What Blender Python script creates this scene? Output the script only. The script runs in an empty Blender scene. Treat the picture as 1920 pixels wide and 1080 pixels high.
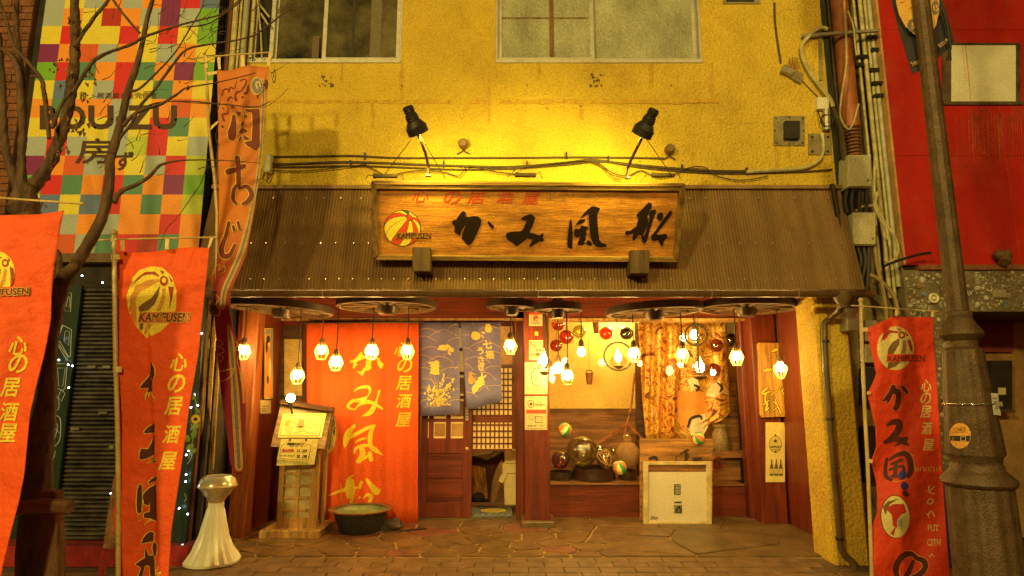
import bpy, bmesh, math, random
from mathutils import Vector, Matrix
from mathutils.geometry import tessellate_polygon
R = math.radians
rnd = random.Random(7)
S = bpy.context.scene
COL = S.collection

# ---------------------------------------------------------------- camera, world, light
F = 1150.0
CAM = Vector((0.0, -6.76, 1.4))
PITCH = R(9.43)
cd = bpy.data.cameras.new('camera'); cam = bpy.data.objects.new('camera', cd); COL.objects.link(cam)
cam.location = CAM; cam.rotation_euler = (R(90) + PITCH, 0, 0)
cd.sensor_width = 36; cd.lens = F / 1920 * 36; cd.clip_end = 500; cd.clip_start = 0.05
S.camera = cam
S.view_settings.view_transform = 'Standard'; S.view_settings.look = 'None'
S.view_settings.exposure = 0.22; S.view_settings.gamma = 1; S.view_settings.use_curve_mapping = False
S.cycles.use_denoising = True
S.cycles.max_bounces = 7; S.cycles.sample_clamp_indirect = 6
S.cycles.transparent_max_bounces = 12

W = bpy.data.worlds.new('World'); S.world = W; W.use_nodes = True
wn = W.node_tree; bg = wn.nodes['Background']
sky = wn.nodes.new('ShaderNodeTexSky'); sky.sky_type = 'NISHITA'; sky.sun_disc = False
sky.sun_elevation = R(1.0); sky.sun_rotation = R(180)
mx = wn.nodes.new('ShaderNodeMix'); mx.data_type = 'RGBA'; mx.blend_type = 'MULTIPLY'; mx.inputs['Factor'].default_value = 1
mx.inputs[7].default_value = (1.0, 0.62, 0.22, 1)      # town glow under low cloud: the whole night sky is sodium coloured
wn.links.new(sky.outputs[0], mx.inputs[6]); wn.links.new(mx.outputs[2], bg.inputs['Color'])
bg.inputs['Strength'].default_value = 0.09

LAMP_COL = (1.0, 0.79, 0.22)
def point_lamp(name, loc, power, color=LAMP_COL, radius=0.2):
    l = bpy.data.lights.new(name, 'POINT'); l.energy = power; l.color = color; l.shadow_soft_size = radius
    o = bpy.data.objects.new(name, l); o.location = loc; COL.objects.link(o); return o
# street lamps of the lane: the ones across the road, behind the camera
point_lamp('street_light_source', (-5.0, -11.2, 5.2), 1900, radius=0.25)
point_lamp('street_light_source', (-0.2, -12.4, 5.4), 1750, radius=0.25)

point_lamp('dining_room_lamp', (-.75, 1.5, 2.2), 60, (1, .66, .2), .08)      # the lit room behind the doorway
point_lamp('display_fill_light', (1.35, .95, 2.3), 38, (1, .7, .2), .05)      # unseen point light added to brighten the window display
# ---------------------------------------------------------------- pixel -> world helpers (photo pixels, 1920 x 1080)
CP, SP = math.cos(PITCH), math.sin(PITCH)
def ray(px, py):
    dx = (px - 960) / F; dy = (540 - py) / F
    return Vector((dx, CP - dy * SP, SP + dy * CP))
def at(px, py, Y):
    d = ray(px, py); return CAM + d * ((Y - CAM.y) / d.y)
def atz(px, py, Z=0.0):
    d = ray(px, py); return CAM + d * ((Z - CAM.z) / d.z)
def atx(px, py, X):
    d = ray(px, py); return CAM + d * ((X - CAM.x) / d.x)
def ppm(px, py, Y):      # metres per photo pixel at that depth
    return (at(px + 1, py, Y) - at(px, py, Y)).length

# ---------------------------------------------------------------- materials
_m = {}
def nd(nt, t, **k):
    n = nt.nodes.new(t)
    for a, b in k.items(): setattr(n, a, b)
    return n
def mat(key, col, rough=0.6, metal=0.0, var=0.25, scale=6.0, bump=0.0, bscale=60.0, stretch=(1, 1, 1), col2=None,
        spec=0.5, coat=0.0, dirt=None, dscale=2.0, emit=None, estr=0.0, trans=0.0, grain=0.3, gs=85, bdist=.01):
    if key in _m: return _m[key]
    m = bpy.data.materials.new(key); m.use_nodes = True; nt = m.node_tree; p = nt.nodes['Principled BSDF']
    tc = nd(nt, 'ShaderNodeTexCoord'); mp = nd(nt, 'ShaderNodeMapping'); mp.inputs['Scale'].default_value = stretch
    nt.links.new(tc.outputs['Object'], mp.inputs['Vector'])
    n1 = nd(nt, 'ShaderNodeTexNoise'); n1.inputs['Scale'].default_value = scale; n1.inputs['Detail'].default_value = 8; n1.inputs['Roughness'].default_value = 0.65
    nt.links.new(mp.outputs[0], n1.inputs['Vector'])
    c2 = col2 or tuple(max(0, c * (1 - 1.6 * var)) for c in col)
    c1 = tuple(min(1, c * (1 + var * .6)) for c in col)
    rp = nd(nt, 'ShaderNodeValToRGB'); rp.color_ramp.elements[0].position = 0.32; rp.color_ramp.elements[1].position = 0.68
    rp.color_ramp.elements[0].color = (*c2, 1); rp.color_ramp.elements[1].color = (*c1, 1)
    nt.links.new(n1.outputs['Fac'], rp.inputs['Fac'])
    last = rp.outputs['Color']
    if dirt:
        n3 = nd(nt, 'ShaderNodeTexNoise'); n3.inputs['Scale'].default_value = dscale; n3.inputs['Detail'].default_value = 10; n3.inputs['Roughness'].default_value = 0.75
        nt.links.new(tc.outputs['Object'], n3.inputs['Vector'])
        r3 = nd(nt, 'ShaderNodeValToRGB'); r3.color_ramp.elements[0].position = 0.5; r3.color_ramp.elements[1].position = 0.75
        nt.links.new(n3.outputs['Fac'], r3.inputs['Fac'])
        mm = nd(nt, 'ShaderNodeMix', data_type='RGBA'); nt.links.new(r3.outputs['Color'], mm.inputs['Factor'])
        nt.links.new(last, mm.inputs[6]); mm.inputs[7].default_value = (*dirt, 1); last = mm.outputs[2]
    # fine noise put into every base colour to imitate camera grain
    n5 = nd(nt, 'ShaderNodeTexNoise'); n5.inputs['Scale'].default_value = gs; n5.inputs['Detail'].default_value = 3; n5.inputs['Roughness'].default_value = .8
    nt.links.new(tc.outputs['Object'], n5.inputs['Vector'])
    m5 = nd(nt, 'ShaderNodeMapRange'); m5.inputs['From Min'].default_value = .32; m5.inputs['From Max'].default_value = .68; m5.inputs['To Min'].default_value = 1 - abs(grain); m5.inputs['To Max'].default_value = 1 + abs(grain) * .8
    nt.links.new(n5.outputs['Fac'], m5.inputs['Value'])
    v5 = nd(nt, 'ShaderNodeVectorMath', operation='SCALE'); nt.links.new(last, v5.inputs[0]); nt.links.new(m5.outputs[0], v5.inputs['Scale']); last = v5.outputs[0]
    nt.links.new(last, p.inputs['Base Color'])
    p.inputs['Roughness'].default_value = rough; p.inputs['Metallic'].default_value = metal
    p.inputs['Specular IOR Level'].default_value = spec; p.inputs['Coat Weight'].default_value = coat
    if trans: p.inputs['Transmission Weight'].default_value = trans
    if bump:
        n2 = nd(nt, 'ShaderNodeTexNoise'); n2.inputs['Scale'].default_value = bscale; n2.inputs['Detail'].default_value = 4
        nt.links.new(mp.outputs[0], n2.inputs['Vector'])
        b = nd(nt, 'ShaderNodeBump'); b.inputs['Strength'].default_value = bump; b.inputs['Distance'].default_value = bdist
        nt.links.new(n2.outputs['Fac'], b.inputs['Height']); nt.links.new(b.outputs[0], p.inputs['Normal'])
    if emit:
        p.inputs['Emission Color'].default_value = (*emit, 1); p.inputs['Emission Strength'].default_value = estr
    _m[key] = m; return m
def wood(key, col, rough=0.55, var=0.5, axis=0, fine=1.0, bump=0.35, spec=0.4, col2=None):
    st = [14 * fine] * 3; st[axis] = 1.2 * fine
    return mat(key, col, rough, var=var, scale=1.6, stretch=tuple(st), bump=bump, bscale=6, spec=spec, col2=col2)
def ink(key, col, rough=0.7): return mat(key, col, rough, var=0.08, scale=25)
def clear(key, tint=(1, 1, 1), op=0.12, rough=0.03):
    if key in _m: return _m[key]
    m = bpy.data.materials.new(key); m.use_nodes = True; nt = m.node_tree; nt.nodes.remove(nt.nodes['Principled BSDF'])
    out = nt.nodes['Material Output']
    t = nd(nt, 'ShaderNodeBsdfTransparent'); t.inputs[0].default_value = (*tint, 1)
    g = nd(nt, 'ShaderNodeBsdfGlossy'); g.inputs['Roughness'].default_value = rough
    f = nd(nt, 'ShaderNodeLayerWeight'); f.inputs['Blend'].default_value = 0.25
    mr = nd(nt, 'ShaderNodeMapRange'); mr.inputs['To Min'].default_value = op * .5; mr.inputs['To Max'].default_value = min(1, op * 5)
    nt.links.new(f.outputs['Facing'], mr.inputs['Value'])
    n = nd(nt, 'ShaderNodeTexNoise'); n.inputs['Scale'].default_value = 3
    b = nd(nt, 'ShaderNodeBump'); b.inputs['Strength'].default_value = 0.15; nt.links.new(n.outputs['Fac'], b.inputs['Height']); nt.links.new(b.outputs[0], g.inputs['Normal'])
    x = nd(nt, 'ShaderNodeMixShader'); nt.links.new(mr.outputs[0], x.inputs[0]); nt.links.new(t.outputs[0], x.inputs[1]); nt.links.new(g.outputs[0], x.inputs[2])
    nt.links.new(x.outputs[0], out.inputs['Surface']); _m[key] = m; return m
def glow(key, col, s):
    if key in _m: return _m[key]
    m = bpy.data.materials.new(key); m.use_nodes = True; nt = m.node_tree; p = nt.nodes['Principled BSDF']
    p.inputs['Base Color'].default_value = (*col, 1); p.inputs['Emission Color'].default_value = (*col, 1); p.inputs['Emission Strength'].default_value = s
    _m[key] = m; return m

# ---------------------------------------------------------------- mesh builder
class MB:
    def __init__(s): s.v = []; s.f = []; s.m = []
    def add(s, vs, fs, mi=0):
        b = len(s.v); s.v += [Vector(v) for v in vs]; s.f += [tuple(i + b for i in f) for f in fs]; s.m += [mi] * len(fs); return s
    def box(s, x0, x1, y0, y1, z0, z1, mi=0):
        if x0 > x1: x0, x1 = x1, x0
        if y0 > y1: y0, y1 = y1, y0
        if z0 > z1: z0, z1 = z1, z0
        return s.add([(x0, y0, z0), (x1, y0, z0), (x1, y1, z0), (x0, y1, z0), (x0, y0, z1), (x1, y0, z1), (x1, y1, z1), (x0, y1, z1)],
                     [(0, 3, 2, 1), (4, 5, 6, 7), (0, 1, 5, 4), (1, 2, 6, 5), (2, 3, 7, 6), (3, 0, 4, 7)], mi)
    def hexa(s, fr, bk, mi=0):      # four front corners, four back corners
        return s.add(list(fr) + list(bk), [(0, 1, 2, 3), (7, 6, 5, 4), (0, 4, 5, 1), (1, 5, 6, 2), (2, 6, 7, 3), (3, 7, 4, 0)], mi)
    def slab(s, quad, n, mi=0):     # a board: quad of world points + thickness vector
        n = Vector(n); return s.hexa([Vector(q) for q in quad], [Vector(q) + n for q in quad], mi)
    def tube(s, pts, r, n=8, mi=0, caps=True):
        pts = [Vector(p) for p in pts]; rs = r if isinstance(r, (list, tuple)) else [r] * len(pts)
        rings = []; up = None
        for i, p in enumerate(pts):
            d = (pts[min(i + 1, len(pts) - 1)] - pts[max(i - 1, 0)])
            d = d.normalized() if d.length > 1e-9 else Vector((0, 0, 1))
            if up is None: up = d.orthogonal().normalized()
            up = (up - d * up.dot(d)); up = up.normalized() if up.length > 1e-6 else d.orthogonal().normalized()
            sd = d.cross(up)
            rings.append([p + (up * math.cos(2 * math.pi * k / n) + sd * math.sin(2 * math.pi * k / n)) * rs[i] for k in range(n)])
        vs = [q for rg in rings for q in rg]; fs = []
        for i in range(len(pts) - 1):
            for k in range(n): fs.append((i * n + k, i * n + (k + 1) % n, (i + 1) * n + (k + 1) % n, (i + 1) * n + k))
        if caps: fs.append(tuple(range(n - 1, -1, -1))); fs.append(tuple((len(pts) - 1) * n + k for k in range(n)))
        return s.add(vs, fs, mi)
    def lathe(s, prof, c, n=24, mi=0, axis=None, flute=0, fl=0.0, cap=True):
        c = Vector(c); ax = Vector(axis).normalized() if axis else Vector((0, 0, 1)); u = ax.orthogonal().normalized() if axis else Vector((1, 0, 0)); w = ax.cross(u)
        vs = []; fs = []
        for r, h in prof:
            for k in range(n):
                a = 2 * math.pi * k / n; rr = r * (1 + fl * math.cos(flute * a)) if flute else r
                vs.append(c + ax * h + (u * math.cos(a) + w * math.sin(a)) * rr)
        for i in range(len(prof) - 1):
            for k in range(n): fs.append((i * n + k, i * n + (k + 1) % n, (i + 1) * n + (k + 1) % n, (i + 1) * n + k))
        if cap: fs.append(tuple(range(n - 1, -1, -1))); fs.append(tuple((len(prof) - 1) * n + k for k in range(n)))
        return s.add(vs, fs, mi)
    def ball(s, c, r, n=16, mi=0, sc=(1, 1, 1)):
        m = n // 2; prof = [(max(1e-4, math.sin(math.pi * i / m)) * r, -math.cos(math.pi * i / m) * r) for i in range(m + 1)]
        b = len(s.v); s.lathe(prof, (0, 0, 0), n, mi)
        for i in range(b, len(s.v)): v = s.v[i]; s.v[i] = Vector((v.x * sc[0], v.y * sc[1], v.z * sc[2])) + Vector(c)
        return s
    def ring(s, c, r, t, n=24, m=8, mi=0, axis=(0, 0, 1), sc=(1, 1)):
        c = Vector(c); ax = Vector(axis).normalized(); u = ax.orthogonal().normalized(); w = ax.cross(u)
        pts = [c + u * math.cos(2 * math.pi * k / n) * r * sc[0] + w * math.sin(2 * math.pi * k / n) * r * sc[1] for k in range(n + 1)]
        return s.tube(pts, t, m, mi, caps=False)
    def prism(s, poly, thick, mi=0):   # poly of world points, extruded by a vector
        n = len(poly); th = Vector(thick); vs = [Vector(p) for p in poly] + [Vector(p) + th for p in poly]
        tr = tessellate_polygon([[Vector(p) for p in poly]])
        fs = [tuple(t) for t in tr] + [tuple(i + n for i in reversed(t)) for t in tr] + [(i, i + n, (i + 1) % n + n, (i + 1) % n) for i in range(n)]
        return s.add(vs, fs, mi)

def rootloc(o):
    p = Vector((0, 0, 0))
    while o is not None: p += o.location; o = o.parent
    return p
def mkobj(name, mb, mats, parent=None, origin=None, bevel=0, smooth=False, kind=None, label=None, weighted=False):
    base = rootloc(parent)
    if parent is None:
        if origin is None:
            xs = [v.x for v in mb.v]; ys = [v.y for v in mb.v]; zs = [v.z for v in mb.v]
            origin = Vector(((min(xs) + max(xs)) / 2, (min(ys) + max(ys)) / 2, min(zs)))
        base = Vector(origin)
    me = bpy.data.meshes.new(name); me.from_pydata([v - base for v in mb.v], [], mb.f)
    ms = mats if isinstance(mats, (list, tuple)) else [mats]
    for m in ms: me.materials.append(m)
    if len(ms) > 1: me.polygons.foreach_set('material_index', mb.m)
    bm = bmesh.new(); bm.from_mesh(me); bmesh.ops.recalc_face_normals(bm, faces=bm.faces)
    if bevel: bmesh.ops.bevel(bm, geom=[e for e in bm.edges if e.is_manifold and e.calc_face_angle(0) > 0.5], offset=bevel, segments=1, affect='EDGES', clamp_overlap=True)
    bm.to_mesh(me); bm.free()
    if smooth:
        me.polygons.foreach_set('use_smooth', [True] * len(me.polygons))
        me.set_sharp_from_angle(angle=R(40))
    o = bpy.data.objects.new(name, me); COL.objects.link(o)
    if parent is None: o.location = base
    else: o.parent = parent
    if kind: o['kind'] = kind
    if label: o['label'] = label
    return o
def tag(o, label, cat, group=None):
    o['label'] = label; o['category'] = cat
    if group: o['group'] = group
    return o
def thing(name, label, cat, loc, group=None):
    o = bpy.data.objects.new(name, None); o.location = loc; o.empty_display_size = 0.1; COL.objects.link(o); return tag(o, label, cat, group)
def one(name, mb, mats, label, cat, group=None, **k): return tag(mkobj(name, mb, mats, **k), label, cat, group)
def struct(name, mb, mats, **k): return mkobj(name, mb, mats, kind='structure', **k)
def dup(o, loc, label, parent=None):
    c = o.copy(); COL.objects.link(c)
    if parent is None: c.location = loc; c['label'] = label
    else: c.parent = parent
    for ch in list(o.children): dup(ch, None, None, c)
    return c

# ---------------------------------------------------------------- flat print: polygons in photo pixels, laid on a surface D(px, py, off) -> world
def smoothpts(pts, n=5):
    if len(pts) < 3: return [tuple(p) for p in pts]
    out = []
    for i in range(len(pts) - 1):
        p0 = pts[max(i - 1, 0)]; p1 = pts[i]; p2 = pts[i + 1]; p3 = pts[min(i + 2, len(pts) - 1)]
        for k in range(n):
            t = k / n
            out.append(tuple(0.5 * (2 * b + (c - a) * t + (2 * a - 5 * b + 4 * c - d) * t * t + (3 * b - a - 3 * c + d) * t ** 3) for a, b, c, d in zip(p0, p1, p2, p3)))
    out.append(tuple(pts[-1])); return out
def stroke(pts, n=5, cap=True):
    p = smoothpts(pts, n); L = []; Rr = []
    for i, (x, y, w) in enumerate(p):
        a = p[max(i - 1, 0)]; b = p[min(i + 1, len(p) - 1)]
        dx, dy = b[0] - a[0], b[1] - a[1]; l = math.hypot(dx, dy) or 1; nx, ny = -dy / l, dx / l; w = max(w, .3)
        L.append((x + nx * w / 2, y + ny * w / 2)); Rr.append((x - nx * w / 2, y - ny * w / 2))
    q = []
    for i in range(len(p) - 1): q.append([L[i], L[i + 1], Rr[i + 1], Rr[i]])
    return ('strip', q, [disc(p[0][0], p[0][1], p[0][2] / 2, n=8), disc(p[-1][0], p[-1][1], p[-1][2] / 2, n=8)] if cap else [])
def disc(x, y, r, ry=None, n=20, rot=0):
    ry = ry or r; c, s = math.cos(rot), math.sin(rot)
    return [(x + r * math.cos(a) * c - ry * math.sin(a) * s, y + r * math.cos(a) * s + ry * math.sin(a) * c) for a in [2 * math.pi * k / n for k in range(n)]]
def rect(x0, y0, x1, y1): return [(x0, y0), (x1, y0), (x1, y1), (x0, y1)]
def frame_px(x0, y0, x1, y1, t): return [rect(x0, y0, x1, y0 + t), rect(x0, y1 - t, x1, y1), rect(x0, y0 + t, x0 + t, y1 - t), rect(x1 - t, y0 + t, x1, y1 - t)]
def xf(polys, ox, oy, s):
    out = []
    for p in polys:
        if isinstance(p, tuple): out.append(('strip', [[(ox + x / s, oy + y / s) for x, y in q] for q in p[1]], [[(ox + x / s, oy + y / s) for x, y in q] for q in p[2]]))
        else: out.append([(ox + x / s, oy + y / s) for x, y in p])
    return out
def grow(p, d):
    if isinstance(p, tuple):
        return p
    n = len(p); ar = sum(p[i][0] * p[(i + 1) % n][1] - p[(i + 1) % n][0] * p[i][1] for i in range(n)); sg = 1 if ar > 0 else -1; out = []
    for i in range(n):
        a, b, c = p[i - 1], p[i], p[(i + 1) % n]
        n1 = Vector((b[1] - a[1], a[0] - b[0])); n2 = Vector((c[1] - b[1], b[0] - c[0]))
        if n1.length > 1e-6: n1.normalize()
        if n2.length > 1e-6: n2.normalize()
        m = n1 + n2; m = m.normalized() if m.length > 1e-3 else n1
        out.append((b[0] + m.x * d * sg, b[1] + m.y * d * sg))
    return out
_fc = {}
def glyph(ch):
    if ch not in _fc:
        cu = bpy.data.curves.new('lettering', 'FONT'); cu.body = ch; cu.size = 1; cu.resolution_u = 3; cu.fill_mode = 'BOTH'
        ob = bpy.data.objects.new('lettering', cu); me = ob.to_mesh()
        vs = [(v.co.x, v.co.y) for v in me.vertices]; fs = [tuple(p.vertices) for p in me.polygons]
        cnt = {}
        for p in me.polygons:
            for e in p.edge_keys: cnt[e] = cnt.get(e, 0) + 1
        es = [e for e, c in cnt.items() if c == 1]
        ob.to_mesh_clear(); bpy.data.objects.remove(ob); bpy.data.curves.remove(cu)
        _fc[ch] = (vs, fs, es)
    return _fc[ch]
def text(s, cx, cy, h, bold=0.0, shear=0.0, sx=1.0, rot=0.0, w=None, tall=None):
    """centred on its own bounding box; h = height of the glyph box in px (or tall= em size); w fits the width"""
    vs, fs, es = glyph(s)
    if not vs: return ('mesh', [], [], [])
    x0 = min(v[0] for v in vs); x1 = max(v[0] for v in vs); y0 = min(v[1] for v in vs); y1 = max(v[1] for v in vs)
    k = (tall if tall else h / max(1e-6, y1 - y0)); kx = w / (x1 - x0) if w else k * sx
    c, sn = math.cos(rot), math.sin(rot); out = []
    for x, y in vs:
        X = (x - (x0 + x1) / 2) * kx; Y = -(y - (y0 + y1) / 2) * k; X -= shear * Y
        out.append((cx + X * c - Y * sn, cy + X * sn + Y * c))
    q = []; hw = bold * k * 1.0                          # fatten the strokes with a rim round every contour
    if hw > 0.05:
        for a, b in es:
            (ax, ay), (bx_, by) = out[a], out[b]; l = math.hypot(bx_ - ax, by - ay)
            if l < 1e-6: continue
            dx, dy = (bx_ - ax) / l * hw, (by - ay) / l * hw
            q.append([(ax - dx - dy, ay - dy + dx), (bx_ + dx - dy, by + dy + dx), (bx_ + dx + dy, by + dy - dx), (ax - dx + dy, ay - dy - dx)])
    return ('mesh', out, fs, q)
def column(s, pts, size, bold=0.0, shear=0.0, sx=1.0): return [text(ch, x, y, size, bold, shear, sx) for ch, (x, y) in zip(s, pts)]
def print_on(name, items, D, m, parent, eps=0.003, maxlen=None, thick=0.0, kind=None):
    """one object of print; every item lies 0.2 mm above the one before"""
    if 1 < len(items) <= 12 and all(isinstance(i, tuple) and i[0] == 'mesh' for i in items) and not thick:
        for it in items: print_on('character', [it], D, m, parent, eps, maxlen, 0, kind)
        return None
    mb = MB(); o = eps
    if getattr(D, 'curved', False): maxlen = 4
    def fine(vs, fs, off, lim):
        bm = bmesh.new(); vv = [bm.verts.new((x, y, 0)) for x, y in vs]
        for f in fs:
            try: bm.faces.new([vv[i] for i in f])
            except ValueError: pass
        bmesh.ops.triangulate(bm, faces=bm.faces)
        for _ in range(5):
            es = [e for e in bm.edges if e.calc_length() > lim]
            if not es: break
            bmesh.ops.subdivide_edges(bm, edges=es, cuts=1); bmesh.ops.triangulate(bm, faces=bm.faces)
        bm.verts.index_update()
        mb.add([D(v.co.x, v.co.y, off) for v in bm.verts], [tuple(v.index for v in f.verts) for f in bm.faces]); bm.free()
    def poly(p, off):
        tr = [tuple(t) for t in tessellate_polygon([[Vector((x, y, 0)) for x, y in p]])]
        if maxlen: fine(p, tr, off, maxlen)
        else: mb.add([D(x, y, off) for x, y in p], tr)
    for it in items:
        if isinstance(it, tuple) and it[0] == 'strip':
            vs = []; fs = []
            n = 1
            if maxlen: n = max([1] + [int(math.hypot(q[0][0] - q[3][0], q[0][1] - q[3][1]) / 3) + 1 for q in it[1]])
            for q in it[1]:
                for a in range(n):
                    k = len(vs); t0, t1 = a / n, (a + 1) / n
                    L_ = lambda p, r, t: (p[0] + (r[0] - p[0]) * t, p[1] + (r[1] - p[1]) * t)
                    vs += [L_(q[0], q[3], t0), L_(q[1], q[2], t0), L_(q[1], q[2], t1), L_(q[0], q[3], t1)]; fs.append((k, k + 1, k + 2, k + 3))
            mb.add([D(x, y, o) for x, y in vs], fs)
            for q in it[2]: poly(q, o + 0.0002)
        elif isinstance(it, tuple):
            if maxlen: fine(it[1], it[2], o, maxlen)
            else: mb.add([D(x, y, o) for x, y in it[1]], it[2])
            for i, q in enumerate(it[3]): mb.add([D(x, y, o + .00006 * (1 + i % 3)) for x, y in q], [(0, 1, 2, 3)])
        else: poly(it, o)
        o += 0.0002
    if not mb.f: return None
    if thick:
        mb2 = MB()
        # raised lettering: give the print real relief
        me = mkobj(name, mb, m, parent, kind=kind)
        sm = me.modifiers.new('relief', 'SOLIDIFY'); sm.thickness = thick; sm.offset = 0
        return me
    return mkobj(name, mb, m, parent, kind=kind)
def plane_at(Y): return lambda px, py, off=0.0: at(px, py, Y - off)
def wall_at(X, sgn): return lambda px, py, off=0.0: atx(px, py, X + sgn * off)
def board_px(mb, x0, y0, x1, y1, Y, th=0.01, mi=0):
    """vertical board facing the street whose front fills the pixel box; world box"""
    a = at(x0, y0, Y); b = at(x1, y1, Y); c = at(x1, y0, Y); d = at(x0, y1, Y)
    mb.hexa([d, b, c, a], [p + Vector((0, th, 0)) for p in (d, b, c, a)], mi); return mb

def ball_emblem(cx, cy, rx, ry, cols, hub=(0.36, -0.55), tilt=0.0):
    """striped paper ball seen off its pole: dict colour -> polygons"""
    hx, hy = hub; hz = math.sqrt(max(0.02, 1 - hx * hx - hy * hy)); p = Vector((hx, hy, hz)); u = p.orthogonal().normalized(); w = p.cross(u)
    n = len(cols); res = {}
    for i in range(n):
        a0 = 2 * math.pi * i / n + tilt; a1 = 2 * math.pi * (i + 1) / n + tilt; ed = []
        def arc(a, rev):
            pts = []
            for k in range(15):
                t = math.pi * (0.07 + 0.93 * k / 14)
                v = p * math.cos(t) + (u * math.cos(a) + w * math.sin(a)) * math.sin(t)
                if v.z >= -0.02: pts.append((v.x, v.y))
                else:
                    break
            return pts[::-1] if rev else pts
        A = arc(a0, False); B = arc(a1, True)
        if len(A) + len(B) < 4: continue
        # follow the rim between the two arcs
        e0 = A[-1]; e1 = B[0]; t0 = math.atan2(e0[1], e0[0]); t1 = math.atan2(e1[1], e1[0]); dt = (t1 - t0 + math.pi) % (2 * math.pi) - math.pi
        rim = [(math.cos(t0 + dt * k / 5), math.sin(t0 + dt * k / 5)) for k in range(0, 6)] if min(math.hypot(*e0), math.hypot(*e1)) > .9 else []
        res.setdefault(cols[i], []).append([(cx + x * rx, cy + y * ry) for x, y in A + rim + B])
    return res, (cx + hx * rx, cy + hy * ry)
# ================================================================ materials of the setting
M_plaster = mat('yellow_plaster', (0.68, 0.455, 0.04), 0.85, var=0.10, scale=2.2, bump=1.0, bscale=38, bdist=.03, grain=.3, gs=60, dirt=(0.42, 0.24, 0.03), dscale=1.3)
M_stain = mat('rust_stain', (0.40, 0.19, 0.025), 0.9, var=0.5, scale=14, col2=(0.62, 0.38, 0.05), bump=0.6, bscale=60)
M_dark = mat('dark_recess', (0.03, 0.022, 0.012), 0.9, var=0.4, scale=5)
M_redwood = wood('lacquered_redwood', (0.17, 0.027, 0.008), 0.42, axis=2, var=0.35)
M_redwood_h = wood('lacquered_redwood_across', (0.17, 0.027, 0.008), 0.42, axis=0, var=0.35)
M_brownwood = wood('brown_wood', (0.30, 0.13, 0.035), 0.55, axis=2, var=0.45)
M_brownwood_h = wood('brown_wood_across', (0.30, 0.13, 0.035), 0.55, axis=0, var=0.45)
M_darkwood = wood('dark_old_wood', (0.10, 0.05, 0.02), 0.6, axis=0, var=0.5)
M_palewood = wood('pale_wood', (0.50, 0.28, 0.075), 0.5, axis=2, var=0.4)
M_roof = mat('brown_corrugated_metal', (0.29, 0.165, 0.06), 0.7, metal=0.1, var=0.22, scale=1.4, stretch=(5, 1, .5), bump=0.2, bscale=40, dirt=(0.2, 0.10, 0.04), dscale=3)
M_metal = mat('dull_steel', (0.45, 0.40, 0.30), 0.45, metal=0.6, var=0.25, scale=9, bump=0.1)
M_alu = mat('aluminium_frame', (0.55, 0.50, 0.40), 0.5, metal=0.35, var=0.15, scale=8)
M_black = mat('black_metal', (0.03, 0.025, 0.02), 0.5, metal=0.3, var=0.3, scale=10, bump=0.2)
M_cable = mat('dark_cable', (0.09, 0.055, 0.02), 0.7, var=0.3, scale=20)
M_pipe = mat('cream_pipe', (0.55, 0.47, 0.22), 0.5, var=0.35, scale=7, dirt=(0.2, 0.13, 0.05), dscale=5)
M_stone = mat('brown_flagstone', (0.19, 0.105, 0.038), 0.42, var=0.35, scale=5, bump=0.7, bscale=22, dirt=(0.12, 0.055, 0.02), dscale=6)
M_stone_r = mat('red_flagstone', (0.22, 0.075, 0.035), 0.6, var=0.35, scale=5, bump=0.7, bscale=22, dirt=(0.14, 0.04, 0.02), dscale=6)
M_stone_g = mat('olive_flagstone', (0.16, 0.10, 0.036), 0.45, var=0.35, scale=4, bump=0.7, bscale=22, dirt=(0.10, 0.07, 0.03), dscale=5)
M_mortar = mat('pale_mortar', (0.50, 0.31, 0.10), 0.9, var=0.35, scale=12, bump=0.8, bscale=50)
M_tile = mat('paving_brick', (0.20, 0.115, 0.045), 0.5, var=0.35, scale=7, bump=0.5, bscale=60)
M_ground = mat('street_asphalt', (0.06, 0.055, 0.05), 0.8, var=0.3, scale=8, bump=0.6, bscale=80)
M_cream = mat('cream_paint', (0.72, 0.60, 0.30), 0.8, var=0.08, scale=4, dirt=(0.5, 0.36, 0.13), dscale=1.5)
M_screen = mat('frosted_patterned_glass', (0.48, 0.46, 0.29), 0.25, var=0.3, scale=1.5, bump=1.0, bscale=34, stretch=(1.6, 1, .9), bdist=.03)
M_darkglass = mat('dark_window_glass', (0.12, 0.095, 0.042), 0.2, var=0.7, scale=2.2, spec=0.6)
M_redpanel = mat('red_cladding', (0.46, 0.010, 0.004), 0.5, var=0.2, scale=1.3, stretch=(2, 2, .6), dirt=(0.40, 0.045, 0.014), dscale=2.2, bump=0.15)
M_white = mat('white_panel', (0.72, 0.68, 0.52), 0.6, var=0.06, scale=6, dirt=(0.6, 0.5, 0.3), dscale=1.4)
M_brick = mat('brown_brick', (0.22, 0.075, 0.03), 0.8, var=0.4, scale=9, bump=0.6, bscale=50)

# ================================================================ ground
g = MB(); g.add([(-40, -45, -0.03), (40, -45, -0.03), (40, 30, -0.03), (-40, 30, -0.03)], [(0, 1, 2, 3)])
struct('ground', g, M_ground)
# mortar bed of the entrance and the pavement in front of it
bed = MB(); bed.box(-3.05, 2.95, -1.28, 0.42, -0.02, 0.002)
paving = struct('stone_paving', bed, M_mortar, origin=(0, -0.6, -0.02))

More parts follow.
